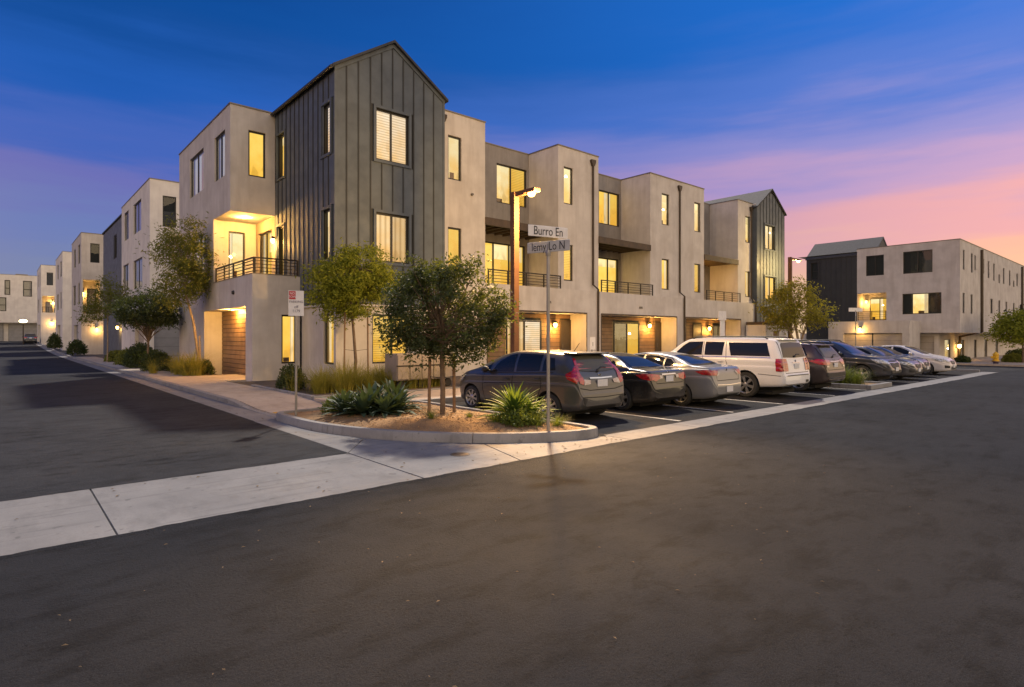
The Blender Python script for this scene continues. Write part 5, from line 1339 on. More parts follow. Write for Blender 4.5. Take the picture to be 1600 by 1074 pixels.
def make_car(label, S, X, Y, nose_in, col, group='cars parked in the bays', scale=1.0, name='parked_car', z=0.0, yaw=None):
    t = empty(name, (0, 0, 0)); tag(t, label, 'car', group)
    L, W = S['L'], S['W']; v, f = car_body(S)
    wr, ww = S['wr'], 0.2
    wx_ = S['wheels']
    me = bpy.data.meshes.new('body'); me.from_pydata(v, [], f); me.materials.append(col); me.materials.append(M['well'])
    bvh = BVHTree.FromPolygons([Vector(p) for p in v], f)
    o = put('body', me, t)
    # cut the wheel wells
    cb = MB()
    for xw in wx_:
        for s in (-1, 1):
            n = 28; R0 = wr + S.get('gap', 0.055)
            ring = [(xw + R0 * math.cos(2 * math.pi * k / n), s * (W / 2 + 0.2), wr + 0.01 + R0 * math.sin(2 * math.pi * k / n)) for k in range(n)]
            if s > 0: ring = ring[::-1]
            cb.prism(ring, (0, -s * 0.55, 0))
    cm = bpy.data.meshes.new('cut'); cm.from_pydata(cb.v, [], cb.f); cm.materials.append(col); cm.materials.append(M['well'])
    bmc = bmesh.new(); bmc.from_mesh(cm); bmesh.ops.recalc_face_normals(bmc, faces=bmc.faces[:]); 
    for fc_ in bmc.faces: fc_.material_index = 1
    bmc.to_mesh(cm); bmc.free()
    bmb = bmesh.new(); bmb.from_mesh(me); bmesh.ops.recalc_face_normals(bmb, faces=bmb.faces[:]); bmb.to_mesh(me); bmb.free()
    co = bpy.data.objects.new('cut', cm); COL.objects.link(co)
    md = o.modifiers.new('b', 'BOOLEAN'); md.object = co; md.operation = 'DIFFERENCE'; md.solver = 'EXACT'
    nm = bpy.data.meshes.new_from_object(o.evaluated_get(bpy.context.evaluated_depsgraph_get()))
    o.modifiers.clear(); o.data = nm; bpy.data.objects.remove(co)
    nm.polygons.foreach_set('use_smooth', [True] * len(nm.polygons)); nm.set_sharp_from_angle(angle=R(28))
    def patch(pname, polys, m, parent=t, off=0.006, res=0.05):
        b = MB()
        for pl in polys:
            view, poly = pl[0], pl[1]; sd = pl[2] if len(pl) > 2 else 1
            vv, ff = project(bvh, poly, view, off, res, sd)
            b.add(vv, ff)
        return b.build(pname, m, parent, smooth=True, sharp=60)
    for s in (-1, 1):
        for k, poly in enumerate(S['side_glass']):
            patch('side_window', [('side', poly, s)], M[S.get('glass', 'car_glass')])
        if 'side_trim' in S:
            patch('window_trim', [('side', strip(p, 0.022), s) for p in S['side_trim']], M[S.get('trim_mat', 'black_trim')], off=0.009, res=0.06)
        gaps = [('side', strip(p, 0.016), s) for p in S['gaps']]
        patch('door_gap', gaps, M['well'], off=0.003, res=0.05)
        for hx, hz in S['handles']:
            yy = bvh.ray_cast(Vector((hx, 3 * s, hz)), Vector((0, -s, 0)))[0]
            hb = MB().tube([(hx - 0.09, yy.y + s * 0.005, hz), (hx - 0.06, yy.y + s * 0.03, hz), (hx + 0.06, yy.y + s * 0.03, hz), (hx + 0.09, yy.y + s * 0.005, hz)], 0.014, 6)
            hb.build('door_handle', M['chrome'] if S.get('chrome') else col, t, smooth=True)
        mx_, mz = S['mirror']; yy = bvh.ray_cast(Vector((mx_, 3 * s, mz)), Vector((0, -s, 0)))[0].y
        mb_ = MB(); prof = [(0.0, 0.0), (0.03, 0.055), (0.09, 0.07), (0.13, 0.05), (0.14, 0.0)]
        mb_.lathe([(h_[1] * 1.15, h_[0] * 1.2) for h_ in prof], (mx_ - 0.06, yy + s * 0.13, mz + 0.06), 'X', 12)
        mb_.tube([(mx_, yy - s * 0.02, mz), (mx_, yy + s * 0.09, mz + 0.04)], 0.025, 6)
        mb_.build('mirror', M[S['mirror_mat']] if 'mirror_mat' in S else col, t, smooth=True, sharp=50)
        for xw in wx_:
            if S.get('cladding'):
                R1, R2 = wr + S.get('gap', 0.055), wr + S.get('gap', 0.055) + S['cladding']
                arc = [(xw + R2 * math.cos(a), wr + 0.01 + R2 * math.sin(a)) for a in [math.pi * (q / 12 * 1.12 - 0.06) for q in range(13)]] + [(xw + R1 * math.cos(a), wr + 0.01 + R1 * math.sin(a)) for a in [math.pi * (1.06 - q / 12 * 1.12) for q in range(13)]]
                patch('arch_trim', [('side', arc, s)], M['black_trim'], off=0.012, res=0.08)
            we = empty('wheel', (xw, s * (W / 2 - ww / 2 - 0.03), wr), t)
            ty, rm, dk_ = wheel_mesh(wr, ww, S['spokes'], None)
            for nm_, mbb, mm in (('tyre', ty, M['tyre']), ('rim', rm, M[S.get('rim', 'alloy')]), ('brake_disc', dk_, M['well'])):
                ob = bpy.data.objects.new(nm_, mbb.mesh(nm_, mm, True, 40)); COL.objects.link(ob); ob.parent = we
            if s < 0: we.scale = (1, -1, 1)
        if 'rocker' in S:
            patch('sill_trim', [('side', S['rocker'], s)], M['black_trim'], off=0.010, res=0.1)
    patch('windscreen', [('front' if S.get('ws_front') else 'top', S['windscreen'])], M['car_glass'], res=0.06)
    patch('rear_window', [('rear', S['rear_glass'])], M['car_glass' if not S.get('rear_clear') else 'car_glass_clear'], off=0.010, res=0.05)
    for s in (-1, 1):
        fl = lambda poly: [(s * a, b) for a, b in poly]
        patch('taillight', [('rear', fl(p)) for p in S['tail_rear']] + [('side', p, s) for p in S['tail_side']], M['tail'], off=0.014, res=0.035)
        for p in S.get('tail_clear', []): patch('reverse_light', [('rear', fl(p))], M['tail_clear'], off=0.015, res=0.04)
        patch('headlight', [('front', fl(p)) for p in S['head_front']] + [('side', p, s) for p in S['head_side']], M['head'], off=0.014, res=0.035)
        for p in S.get('fog', []): patch('fog_recess', [('front', fl(p))], M['black_trim'], off=0.010, res=0.05)
    for p in S.get('grille', []): patch('grille', [('front', p)], M['black_trim'], off=0.010, res=0.05)
    for p in S.get('chrome_front', []): patch('chrome_bar', [('front', p)], M['chrome'], off=0.016, res=0.05)
    for p in S.get('chrome_rear', []): patch('chrome_bar', [('rear', p)], M['chrome'], off=0.016, res=0.05)
    for p in S.get('black_rear', []): patch('bumper_insert', [('rear', p)], M['black_trim'], off=0.010, res=0.05)
    for p in S.get('black_front', []): patch('bumper_insert', [('front', p)], M['black_trim'], off=0.009, res=0.05)
    for p in S.get('gap_rear', []): patch('hatch_gap', [('rear', strip(p, 0.016))], M['well'], off=0.004, res=0.05)
    for p in S.get('gap_top', []): patch('bonnet_gap', [('top', strip(p, 0.015))], M['well'], off=0.003, res=0.06)
    pz = S['plate_rear']; h_ = bvh.ray_cast(Vector((-3, 0, pz)), Vector((1, 0, 0)))[0]
    pb = MB().box(h_.x - 0.022, h_.x - 0.006, -0.16, 0.16, pz - 0.075, pz + 0.075).build('licence_plate', M['plate'], t)
    if 'plate_front' in S:
        pz = S['plate_front']; h_ = bvh.ray_cast(Vector((9, 0, pz)), Vector((-1, 0, 0)))[0]
        MB().box(h_.x + 0.006, h_.x + 0.022, -0.16, 0.16, pz - 0.075, pz + 0.075).build('licence_plate', M['plate'], t)
    # underbody shadow pan and exhaust
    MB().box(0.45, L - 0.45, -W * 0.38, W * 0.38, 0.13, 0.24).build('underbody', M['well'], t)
    if S.get('rails'):
        x0_, x1_, zr_, yr_ = S['rails']
        for s in (-1, 1):
            tp = lambda x: bvh.ray_cast(Vector((x, s * yr_, 4)), Vector((0, 0, -1)))[0].z
            MB().tube([(x0_, s * yr_, tp(x0_)), (x0_ + 0.1, s * yr_, tp(x0_ + 0.1) + 0.055)] + [(x0_ + 0.1 + (x1_ - x0_ - 0.2) * q / 6, s * yr_, tp(x0_ + 0.1 + (x1_ - x0_ - 0.2) * q / 6) + 0.06) for q in range(1, 7)] + [(x1_, s * yr_, tp(x1_))], 0.02, 8).build('roof_rail', M['black_trim'], t, smooth=True)
    if S.get('spoiler'):
        xa, xb, zz, yh = S['spoiler']
        MB().prism([(xb, -yh, zz), (xa, -yh * 0.96, zz - 0.012), (xa, yh * 0.96, zz - 0.012), (xb, yh, zz)], (0, 0, 0.03)).build('spoiler', col, t, bevel=0.01)
    if S.get('antenna'):
        ax_, az_ = S['antenna']; MB().tube([(ax_, 0, az_), (ax_ - 0.16, 0, az_ + 0.2)], [0.010, 0.005], 6).build('antenna', M['black_trim'], t)
    if S.get('wiper'):
        wz, wl_ = S['wiper']; hp = lambda y_, z_: bvh.ray_cast(Vector((-3, y_, z_)), Vector((1, 0, 0)))[0] + Vector((-0.02, 0, 0.0))
        MB().tube([hp(0.02, wz), hp(-wl_ * 0.5, wz + 0.07), hp(-wl_, wz + 0.06)], 0.011, 6).lathe([(0.0, -0.03), (0.03, -0.025), (0.04, 0.0)], hp(0.02, wz), 'X', 10).build('wiper', M['black_trim'], t)
    if S.get('emblem'):
        ez = S['emblem']; hh = bvh.ray_cast(Vector((-3, 0, ez)), Vector((1, 0, 0)))[0]
        MB().lathe([(0.0, -0.012), (0.035, -0.012), (0.04, -0.004)], hh + Vector((-0.003, 0, 0)), 'X', 16).build('emblem', M['chrome'], t, smooth=True)
    if S.get('emblem_front'):
        ez = S['emblem_front']; hh = bvh.ray_cast(Vector((9, 0, ez)), Vector((-1, 0, 0)))[0]
        MB().lathe([(0.0, 0.014), (0.045, 0.014), (0.055, 0.004)], hh + Vector((0.003, 0, 0)), 'X', 16).build('emblem', M['chrome'], t, smooth=True)
    if S.get('roof_pod'):
        MB().lathe([(0.055, 0.0), (0.045, 0.04), (0.0, 0.055)], (S['roof_pod'], 0, max(p[1] for p in S['top']) - 0.02), n=12).build('antenna', col, t, smooth=True)
    t.scale = (scale,) * 3 if not isinstance(scale, tuple) else scale
    t.rotation_euler = (0, 0, R(yaw) if yaw is not None else (R(90) if nose_in else R(-90)))
    if not nose_in and yaw is None: Y += L * (scale if not isinstance(scale, tuple) else scale[0])
    t.location = (X, Y, z)
    return t
def mirror_poly(p): return p + [(-a, b) for a, b in reversed(p)]

# --- hatchback
HATCH = dict(L=4.05, W=1.69, wr=0.295, wheels=(0.78, 3.30), spokes=8, gap=0.05,
    top=[(0, 0.60), (0.02, 0.66), (0.06, 0.88), (0.13, 1.02), (0.22, 1.16), (0.36, 1.38), (0.46, 1.455), (0.7, 1.485), (1.4, 1.515), (1.9, 1.505), (2.35, 1.42), (2.8, 1.24), (3.18, 1.06), (3.4, 0.99), (3.7, 0.90), (3.92, 0.76), (4.0, 0.64), (4.05, 0.52)],
    belt=[(0, 0.60), (0.1, 0.98), (0.5, 1.03), (1.2, 1.0), (2.2, 0.94), (3.0, 0.90), (3.5, 0.86), (4.05, 0.50)],
    bot=[(0, 0.36), (0.08, 0.27), (0.4, 0.22), (1, 0.18), (3, 0.18), (3.7, 0.19), (4.0, 0.26), (4.05, 0.34)],
    plan=[(0, 0.80), (0.05, 0.875), (0.15, 0.93), (0.4, 0.98), (0.9, 1.0), (2.6, 1.0), (3.3, 0.985), (3.75, 0.90), (3.95, 0.76), (4.05, 0.60)],
    roofw=[(0, 0.70), (0.5, 0.72), (1.4, 0.74), (2.2, 0.74), (3.2, 0.80), (4.05, 0.8)],
    side_glass=[[(0.62, 1.10), (0.98, 1.06), (1.0, 1.36), (0.74, 1.35)], [(1.06, 1.06), (1.76, 1.02), (1.78, 1.43), (1.08, 1.42)], [(1.84, 1.01), (2.58, 0.98), (2.36, 1.24), (2.1, 1.38), (1.86, 1.425)], [(2.64, 0.99), (2.98, 0.98), (2.62, 1.18)]],
    side_trim=[[(0.66, 1.05), (1.4, 1.005), (2.9, 0.945)]],
    gaps=[[(1.0, 0.95), (0.98, 0.72), (1.1, 0.45), (1.14, 0.30), (1.9, 0.27), (1.92, 0.5), (1.82, 0.95)], [(1.92, 0.30), (2.78, 0.30), (2.86, 0.55), (2.82, 0.92)], [(0.95, 0.80), (1.8, 0.76), (2.8, 0.70)]],
    handles=[(1.08, 0.88), (2.02, 0.83)], mirror=(2.62, 0.98), mirror_mat='black_trim',
    windscreen=[(2.42, -0.56), (3.12, -0.64), (3.2, 0), (3.12, 0.64), (2.42, 0.56), (2.36, 0)],
    rear_glass=mirror_poly([(0, 1.41), (0.46, 1.39), (0.54, 1.32), (0.56, 1.10), (0.3, 1.07), (0, 1.065)]), rear_clear=True,
    tail_rear=[[(0.53, 1.36), (0.565, 1.34), (0.66, 1.08), (0.71, 1.0), (0.70, 0.84), (0.60, 0.81), (0.55, 0.88), (0.60, 1.05), (0.505, 1.33)]], tail_side=[[(0.08, 0.84), (0.28, 0.93), (0.34, 1.02), (0.22, 1.10), (0.32, 1.37), (0.27, 1.38), (0.13, 1.10), (0.06, 0.96)]],
    tail_clear=[[(0.55, 0.92), (0.36, 0.89), (0.38, 0.82), (0.58, 0.80)]],
    head_front=[[(0.42, 0.70), (0.68, 0.84), (0.70, 0.72), (0.50, 0.62)]], head_side=[[(3.50, 0.86), (3.84, 0.76), (3.9, 0.66), (3.66, 0.70)]], grille=[mirror_poly([(0, 0.66), (0.40, 0.68), (0.40, 0.60), (0, 0.58)])],
    chrome_rear=[mirror_poly([(0, 0.945), (0.36, 0.955), (0.36, 0.925), (0, 0.915)])], black_rear=[mirror_poly([(0, 0.34), (0.40, 0.34), (0.46, 0.27), (0, 0.25)]), [(0.52, 0.52), (0.66, 0.54), (0.60, 0.36)], [(-0.52, 0.52), (-0.66, 0.54), (-0.60, 0.36)]],
    gap_rear=[[(-0.70, 0.74), (-0.4, 0.69), (0.4, 0.69), (0.70, 0.74)], [(-0.66, 0.55), (0, 0.53), (0.66, 0.55)]],
    gap_top=[[(3.2, -0.66), (3.86, -0.5), (3.93, 0), (3.86, 0.5), (3.2, 0.66)]],
    plate_rear=0.83, spoiler=(0.27, 0.62, 1.455, 0.56), antenna=(0.8, 1.48), wiper=(1.09, 0.30), emblem=1.0)
# --- sedan
SEDAN = dict(L=4.55, W=1.76, wr=0.31, wheels=(0.93, 3.60), spokes=5, gap=0.045,
    top=[(0, 0.62), (0.03, 0.72), (0.07, 0.93), (0.12, 1.02), (0.35, 1.055), (0.68, 1.085), (0.95, 1.20), (1.35, 1.37), (1.75, 1.445), (2.15, 1.46), (2.55, 1.43), (2.9, 1.31), (3.3, 1.10), (3.48, 1.02), (3.9, 0.95), (4.25, 0.86), (4.45, 0.72), (4.55, 0.52)],
    belt=[(0, 0.62), (0.12, 0.98), (0.6, 1.0), (1.3, 0.965), (2.4, 0.93), (3.3, 0.91), (3.9, 0.86), (4.55, 0.50)],
    bot=[(0, 0.36), (0.1, 0.27), (0.5, 0.21), (1.2, 0.17), (3.4, 0.17), (4.2, 0.19), (4.5, 0.24), (4.55, 0.32)],
    plan=[(0, 0.76), (0.06, 0.86), (0.18, 0.92), (0.5, 0.97), (1.0, 1.0), (3.0, 1.0), (3.7, 0.98), (4.2, 0.90), (4.45, 0.74), (4.55, 0.58)],
    roofw=[(0, 0.80), (0.7, 0.76), (1.4, 0.69), (2.4, 0.69), (3.0, 0.76), (4.55, 0.8)],
    side_glass=[[(1.10, 1.08), (1.36, 1.05), (1.37, 1.25), (1.30, 1.25)], [(1.42, 1.05), (2.10, 1.01), (2.12, 1.375), (1.70, 1.355), (1.44, 1.27)], [(2.18, 1.005), (3.08, 0.985), (2.78, 1.23), (2.50, 1.35), (2.20, 1.38)]],
    side_trim=[[(1.04, 1.05), (1.6, 1.0), (3.14, 0.965)]],
    gaps=[[(1.42, 0.96), (1.38, 0.70), (1.32, 0.5), (1.42, 0.28), (2.16, 0.25), (2.18, 0.6), (2.14, 0.96)], [(2.18, 0.27), (3.08, 0.27), (3.16, 0.55), (3.12, 0.93)], [(0.4, 0.80), (1.4, 0.78), (3.2, 0.74)]],
    handles=[(1.52, 0.87), (2.32, 0.84)], mirror=(2.98, 0.99),
    windscreen=[(2.62, -0.54), (3.36, -0.68), (3.44, 0), (3.36, 0.68), (2.62, 0.54), (2.56, 0)],
    rear_glass=mirror_poly([(0, 1.39), (0.44, 1.375), (0.56, 1.20), (0.62, 1.105), (0, 1.09)]),
    tail_rear=[[(0.40, 0.93), (0.68, 0.96), (0.75, 0.94), (0.74, 0.82), (0.60, 0.78), (0.42, 0.83)]], tail_side=[[(0.05, 0.80), (0.30, 0.84), (0.46, 0.93), (0.26, 0.97), (0.08, 0.96)]],
    tail_clear=[[(0.40, 0.925), (0.28, 0.92), (0.30, 0.84), (0.41, 0.835)]],
    head_front=[[(0.40, 0.66), (0.66, 0.82), (0.74, 0.80), (0.72, 0.68), (0.50, 0.60)]], head_side=[[(3.86, 0.83), (4.26, 0.80), (4.36, 0.68), (4.1, 0.68)]],
    grille=[mirror_poly([(0, 0.70), (0.30, 0.69), (0.34, 0.60), (0.24, 0.54), (0, 0.53)]), mirror_poly([(0, 0.42), (0.50, 0.42), (0.46, 0.30), (0, 0.29)])], chrome_front=[mirror_poly([(0, 0.725), (0.31, 0.715), (0.31, 0.695), (0, 0.703)])],
    fog=[[(0.55, 0.46), (0.72, 0.50), (0.70, 0.36), (0.56, 0.36)]],
    chrome_rear=[mirror_poly([(0, 0.955), (0.30, 0.955), (0.30, 0.925), (0, 0.925)])], black_rear=[mirror_poly([(0, 0.33), (0.5, 0.33), (0.52, 0.27), (0, 0.25)])],
    gap_rear=[[(-0.60, 0.98), (-0.56, 0.72), (0.56, 0.72), (0.60, 0.98)]], gap_top=[[(3.46, -0.70), (4.2, -0.56), (4.32, 0), (4.2, 0.56), (3.46, 0.70)], [(0.2, -0.66), (0.62, -0.66), (0.68, -0.4), (0.68, 0.4), (0.62, 0.66), (0.2, 0.66)]],
    plate_rear=0.83, plate_front=0.45, emblem=0.985, emblem_front=0.64)
import copy as _cp
COUPE = _cp.deepcopy(SEDAN)      # sleeker saloon with fast roof and high tail
COUPE.update(L=4.75, wheels=(0.98, 3.78), spokes=7,
    top=[(0, 0.58), (0.03, 0.70), (0.08, 0.96), (0.15, 1.06), (0.4, 1.09), (0.66, 1.11), (1.0, 1.23), (1.5, 1.38), (1.95, 1.435), (2.3, 1.445), (2.7, 1.41), (3.1, 1.29), (3.55, 1.08), (3.72, 1.0), (4.1, 0.93), (4.45, 0.84), (4.65, 0.70), (4.75, 0.52)],
    belt=[(0, 0.58), (0.15, 1.02), (0.6, 1.03), (1.3, 0.985), (2.6, 0.94), (3.5, 0.90), (4.1, 0.85), (4.75, 0.50)],
    plan=[(0, 0.72), (0.06, 0.84), (0.2, 0.91), (0.5, 0.965), (1.0, 1.0), (3.2, 1.0), (3.9, 0.98), (4.4, 0.89), (4.65, 0.72), (4.75, 0.58)],
    bot=[(0, 0.36), (0.1, 0.27), (0.5, 0.21), (1.2, 0.17), (3.6, 0.17), (4.4, 0.19), (4.7, 0.24), (4.75, 0.32)],
    roofw=[(0, 0.80), (0.7, 0.76), (1.5, 0.68), (2.6, 0.68), (3.2, 0.76), (4.75, 0.8)],
    side_glass=[[(1.16, 1.10), (1.54, 1.06), (1.56, 1.28), (1.42, 1.265)], [(1.60, 1.055), (2.24, 1.02), (2.26, 1.365), (1.9, 1.35), (1.62, 1.29)], [(2.32, 1.015), (3.26, 0.985), (2.96, 1.21), (2.64, 1.335), (2.34, 1.368)]],
    side_trim=[[(1.08, 1.07), (1.7, 1.015), (3.32, 0.965)], [(1.08, 1.07), (1.4, 1.29), (1.9, 1.375), (2.34, 1.395), (2.66, 1.36), (3.0, 1.22), (3.3, 0.99)]], trim_mat='chrome', chrome=True,
    handles=[(1.66, 0.89), (2.46, 0.85)], mirror=(3.14, 0.99),
    gaps=[[(1.56, 0.97), (1.52, 0.70), (1.42, 0.5), (1.5, 0.28), (2.28, 0.25), (2.32, 0.6), (2.28, 0.97)], [(2.32, 0.27), (3.24, 0.27), (3.32, 0.55), (3.28, 0.93)]],
    windscreen=[(2.80, -0.53), (3.60, -0.68), (3.68, 0), (3.60, 0.68), (2.80, 0.53), (2.74, 0)],
    rear_glass=mirror_poly([(0, 1.375), (0.42, 1.36), (0.56, 1.21), (0.62, 1.125), (0, 1.11)]),
    tail_rear=[[(0.46, 0.97), (0.68, 1.0), (0.74, 0.97), (0.72, 0.87), (0.58, 0.85)]], tail_side=[[(0.05, 0.86), (0.34, 0.88), (0.52, 0.96), (0.3, 1.0), (0.1, 1.0)]], tail_clear=[[(0.45, 0.96), (0.40, 0.94), (0.52, 0.84), (0.57, 0.85)]],
    head_side=[[(4.0, 0.83), (4.42, 0.79), (4.54, 0.67), (4.26, 0.68)]],
    gap_top=[[(3.7, -0.70), (4.4, -0.56), (4.52, 0), (4.4, 0.56), (3.7, 0.70)], [(0.2, -0.66), (0.6, -0.66), (0.66, -0.4), (0.66, 0.4), (0.6, 0.66), (0.2, 0.66)]],
    chrome_rear=[mirror_poly([(0, 0.60), (0.60, 0.62), (0.60, 0.60), (0, 0.58)])], plate_rear=0.48, emblem=1.0, emblem_front=0.62)
# --- full-size wagon
BIG = dict(L=5.6, W=2.03, wr=0.40, wheels=(1.22, 4.52), spokes=6, gap=0.06,
    top=[(0, 0.74), (0.03, 0.80), (0.06, 1.05), (0.10, 1.18), (0.16, 1.45), (0.26, 1.74), (0.36, 1.84), (0.7, 1.875), (1.6, 1.89), (2.8, 1.89), (3.3, 1.86), (3.65, 1.72), (4.05, 1.42), (4.25, 1.30), (4.6, 1.26), (5.1, 1.22), (5.4, 1.12), (5.52, 0.95), (5.6, 0.70)],
    belt=[(0, 0.74), (0.10, 1.14), (0.6, 1.22), (2.0, 1.22), (3.6, 1.21), (4.4, 1.19), (5.1, 1.14), (5.6, 0.68)],
    bot=[(0, 0.46), (0.1, 0.40), (0.6, 0.36), (1.4, 0.32), (4.2, 0.32), (5.1, 0.34), (5.5, 0.38), (5.6, 0.44)],
    plan=[(0, 0.86), (0.05, 0.92), (0.14, 0.96), (0.4, 0.985), (0.9, 1.0), (4.4, 1.0), (5.0, 0.985), (5.4, 0.92), (5.55, 0.82), (5.6, 0.74)],
    roofw=[(0, 0.80), (0.5, 0.80), (2.0, 0.81), (3.4, 0.80), (4.3, 0.86), (5.6, 0.86)],
    side_glass=[[(0.44, 1.31), (1.72, 1.31), (1.84, 1.73), (0.58, 1.72)], [(2.02, 1.31), (2.66, 1.31), (2.66, 1.75), (1.98, 1.74)], [(2.76, 1.31), (3.86, 1.29), (3.50, 1.62), (3.30, 1.74), (2.76, 1.755)]],
    side_trim=[[(0.42, 1.27), (2.0, 1.27), (3.92, 1.25)]], trim_mat='chrome',
    gaps=[[(1.92, 1.76), (1.88, 1.2), (1.78, 0.86), (1.84, 0.50), (2.66, 0.45), (2.72, 0.8), (2.72, 1.76)], [(2.72, 0.47), (3.78, 0.47), (3.88, 0.8), (3.86, 1.24)], [(0.1, 0.72), (0.8, 0.76)], [(1.7, 0.62), (3.9, 0.62)]],
    handles=[(2.06, 1.12), (2.92, 1.11)], mirror=(3.68, 1.28), windscreen=[(3.34, -0.70), (4.14, -0.84), (4.22, 0), (4.14, 0.84), (3.34, 0.70), (3.26, 0)],
    rear_glass=mirror_poly([(0, 1.74), (0.64, 1.72), (0.72, 1.66), (0.78, 1.28), (0, 1.26)]),
    tail_rear=[[(0.80, 1.24), (0.91, 1.24), (0.93, 0.86), (0.83, 0.86)]], tail_side=[[(0.03, 0.86), (0.24, 0.86), (0.27, 1.24), (0.07, 1.24)]],
    head_front=[[(0.55, 1.02), (0.90, 1.04), (0.90, 0.88), (0.55, 0.86)]], head_side=[[(5.2, 1.08), (5.46, 1.02), (5.5, 0.86), (5.26, 0.88)]], grille=[mirror_poly([(0, 1.0), (0.5, 1.0), (0.5, 0.62), (0, 0.6)])],
    chrome_rear=[mirror_poly([(0, 1.125), (0.26, 1.125), (0.26, 1.10), (0, 1.10)])], black_rear=[mirror_poly([(0, 0.735), (0.74, 0.735), (0.76, 0.71), (0, 0.71)]), [(-0.55, 0.56), (-0.75, 0.56), (-0.75, 0.48), (-0.55, 0.48)]],
    gap_rear=[[(-0.80, 1.76), (-0.84, 1.26), (-0.78, 0.80), (0.78, 0.80), (0.84, 1.26), (0.80, 1.76)]], gap_top=[[(4.26, -0.88), (5.2, -0.8), (5.36, 0), (5.2, 0.8), (4.26, 0.88)]],
    plate_rear=1.0, rails=(0.6, 3.2, 1.9, 0.74), spoiler=(0.20, 0.55, 1.82, 0.70), wiper=(1.30, 0.36), emblem=1.16, rocker=[(1.75, 0.34), (4.0, 0.34), (4.0, 0.45), (1.75, 0.45)])
# --- crossover
CROSS = dict(L=4.65, W=1.84, wr=0.355, wheels=(0.95, 3.65), spokes=5, gap=0.055, cladding=0.07,
    top=[(0, 0.66), (0.03, 0.74), (0.07, 1.0), (0.14, 1.14), (0.30, 1.42), (0.46, 1.60), (0.6, 1.645), (1.2, 1.68), (1.9, 1.69), (2.35, 1.66), (2.75, 1.52), (3.15, 1.26), (3.36, 1.13), (3.7, 1.08), (4.15, 1.02), (4.45, 0.90), (4.58, 0.74), (4.65, 0.56)],
    belt=[(0, 0.66), (0.14, 1.08), (0.6, 1.14), (1.6, 1.09), (2.6, 1.04), (3.4, 1.02), (4.1, 0.95), (4.65, 0.54)],
    bot=[(0, 0.42), (0.1, 0.34), (0.5, 0.28), (1.2, 0.24), (3.4, 0.24), (4.2, 0.26), (4.58, 0.32), (4.65, 0.40)],
    plan=[(0, 0.82), (0.06, 0.89), (0.16, 0.94), (0.45, 0.98), (0.9, 1.0), (3.1, 1.0), (3.8, 0.985), (4.35, 0.91), (4.56, 0.78), (4.65, 0.64)],
    roofw=[(0, 0.72), (0.6, 0.72), (1.6, 0.73), (2.4, 0.73), (3.2, 0.80), (4.65, 0.82)],
    side_glass=[[(0.66, 1.24), (1.16, 1.19), (1.18, 1.52), (0.82, 1.52)], [(1.24, 1.185), (1.98, 1.15), (1.98, 1.585), (1.26, 1.57)], [(2.06, 1.145), (3.0, 1.11), (2.62, 1.40), (2.36, 1.55), (2.06, 1.585)]],
    side_trim=[[(0.64, 1.20), (1.2, 1.14), (3.06, 1.07)]],
    gaps=[[(1.2, 1.12), (1.18, 0.85), (1.24, 0.62), (1.36, 0.36), (2.02, 0.34), (2.04, 0.6), (2.02, 1.12)], [(2.04, 0.36), (2.98, 0.36), (3.08, 0.65), (3.04, 1.06)], [(0.9, 0.90), (2.0, 0.88), (3.1, 0.84)]],
    handles=[(1.34, 1.0), (2.18, 0.97)], mirror=(2.86, 1.10), windscreen=[(2.46, -0.60), (3.22, -0.74), (3.30, 0), (3.22, 0.74), (2.46, 0.60), (2.40, 0)],
    rear_glass=mirror_poly([(0, 1.57), (0.50, 1.55), (0.60, 1.48), (0.68, 1.20), (0, 1.17)]), rear_clear=True,
    tail_rear=[[(0.42, 1.09), (0.70, 1.12), (0.80, 1.10), (0.80, 0.93), (0.62, 0.92), (0.44, 0.98)]], tail_side=[[(0.05, 0.94), (0.28, 0.96), (0.60, 1.07), (0.30, 1.13), (0.1, 1.12)]], tail_clear=[[(0.60, 0.91), (0.78, 0.91), (0.74, 0.84), (0.58, 0.86)]],
    head_front=[[(0.46, 0.84), (0.78, 0.95), (0.84, 0.92), (0.80, 0.80), (0.54, 0.74)]], head_side=[[(3.96, 0.97), (4.36, 0.93), (4.47, 0.80), (4.2, 0.81)]],
    grille=[mirror_poly([(0, 0.90), (0.42, 0.89), (0.44, 0.70), (0.36, 0.62), (0, 0.61)]), mirror_poly([(0, 0.52), (0.62, 0.53), (0.58, 0.38), (0, 0.37)])], chrome_front=[mirror_poly([(0, 0.825), (0.46, 0.84), (0.46, 0.81), (0, 0.795)])], fog=[[(0.62, 0.62), (0.82, 0.66), (0.80, 0.50), (0.64, 0.50)]],
    chrome_rear=[mirror_poly([(0, 1.05), (0.40, 1.06), (0.40, 1.03), (0, 1.02)]), mirror_poly([(0, 0.50), (0.64, 0.51), (0.64, 0.47), (0, 0.46)])], black_rear=[mirror_poly([(0, 0.66), (0.80, 0.68), (0.78, 0.53), (0, 0.52)])],
    gap_rear=[[(-0.68, 1.5), (-0.76, 1.18), (-0.66, 0.76), (0.66, 0.76), (0.76, 1.18), (0.68, 1.5)]], gap_top=[[(3.36, -0.76), (4.2, -0.64), (4.34, 0), (4.2, 0.64), (3.36, 0.76)]],
    plate_rear=0.92, plate_front=0.56, rails=(0.6, 2.4, 1.69, 0.60), spoiler=(0.32, 0.70, 1.60, 0.58), wiper=(1.2, 0.34), emblem=1.10, emblem_front=0.78, rocker=[(1.4, 0.26), (3.2, 0.26), (3.2, 0.38), (1.4, 0.38)])

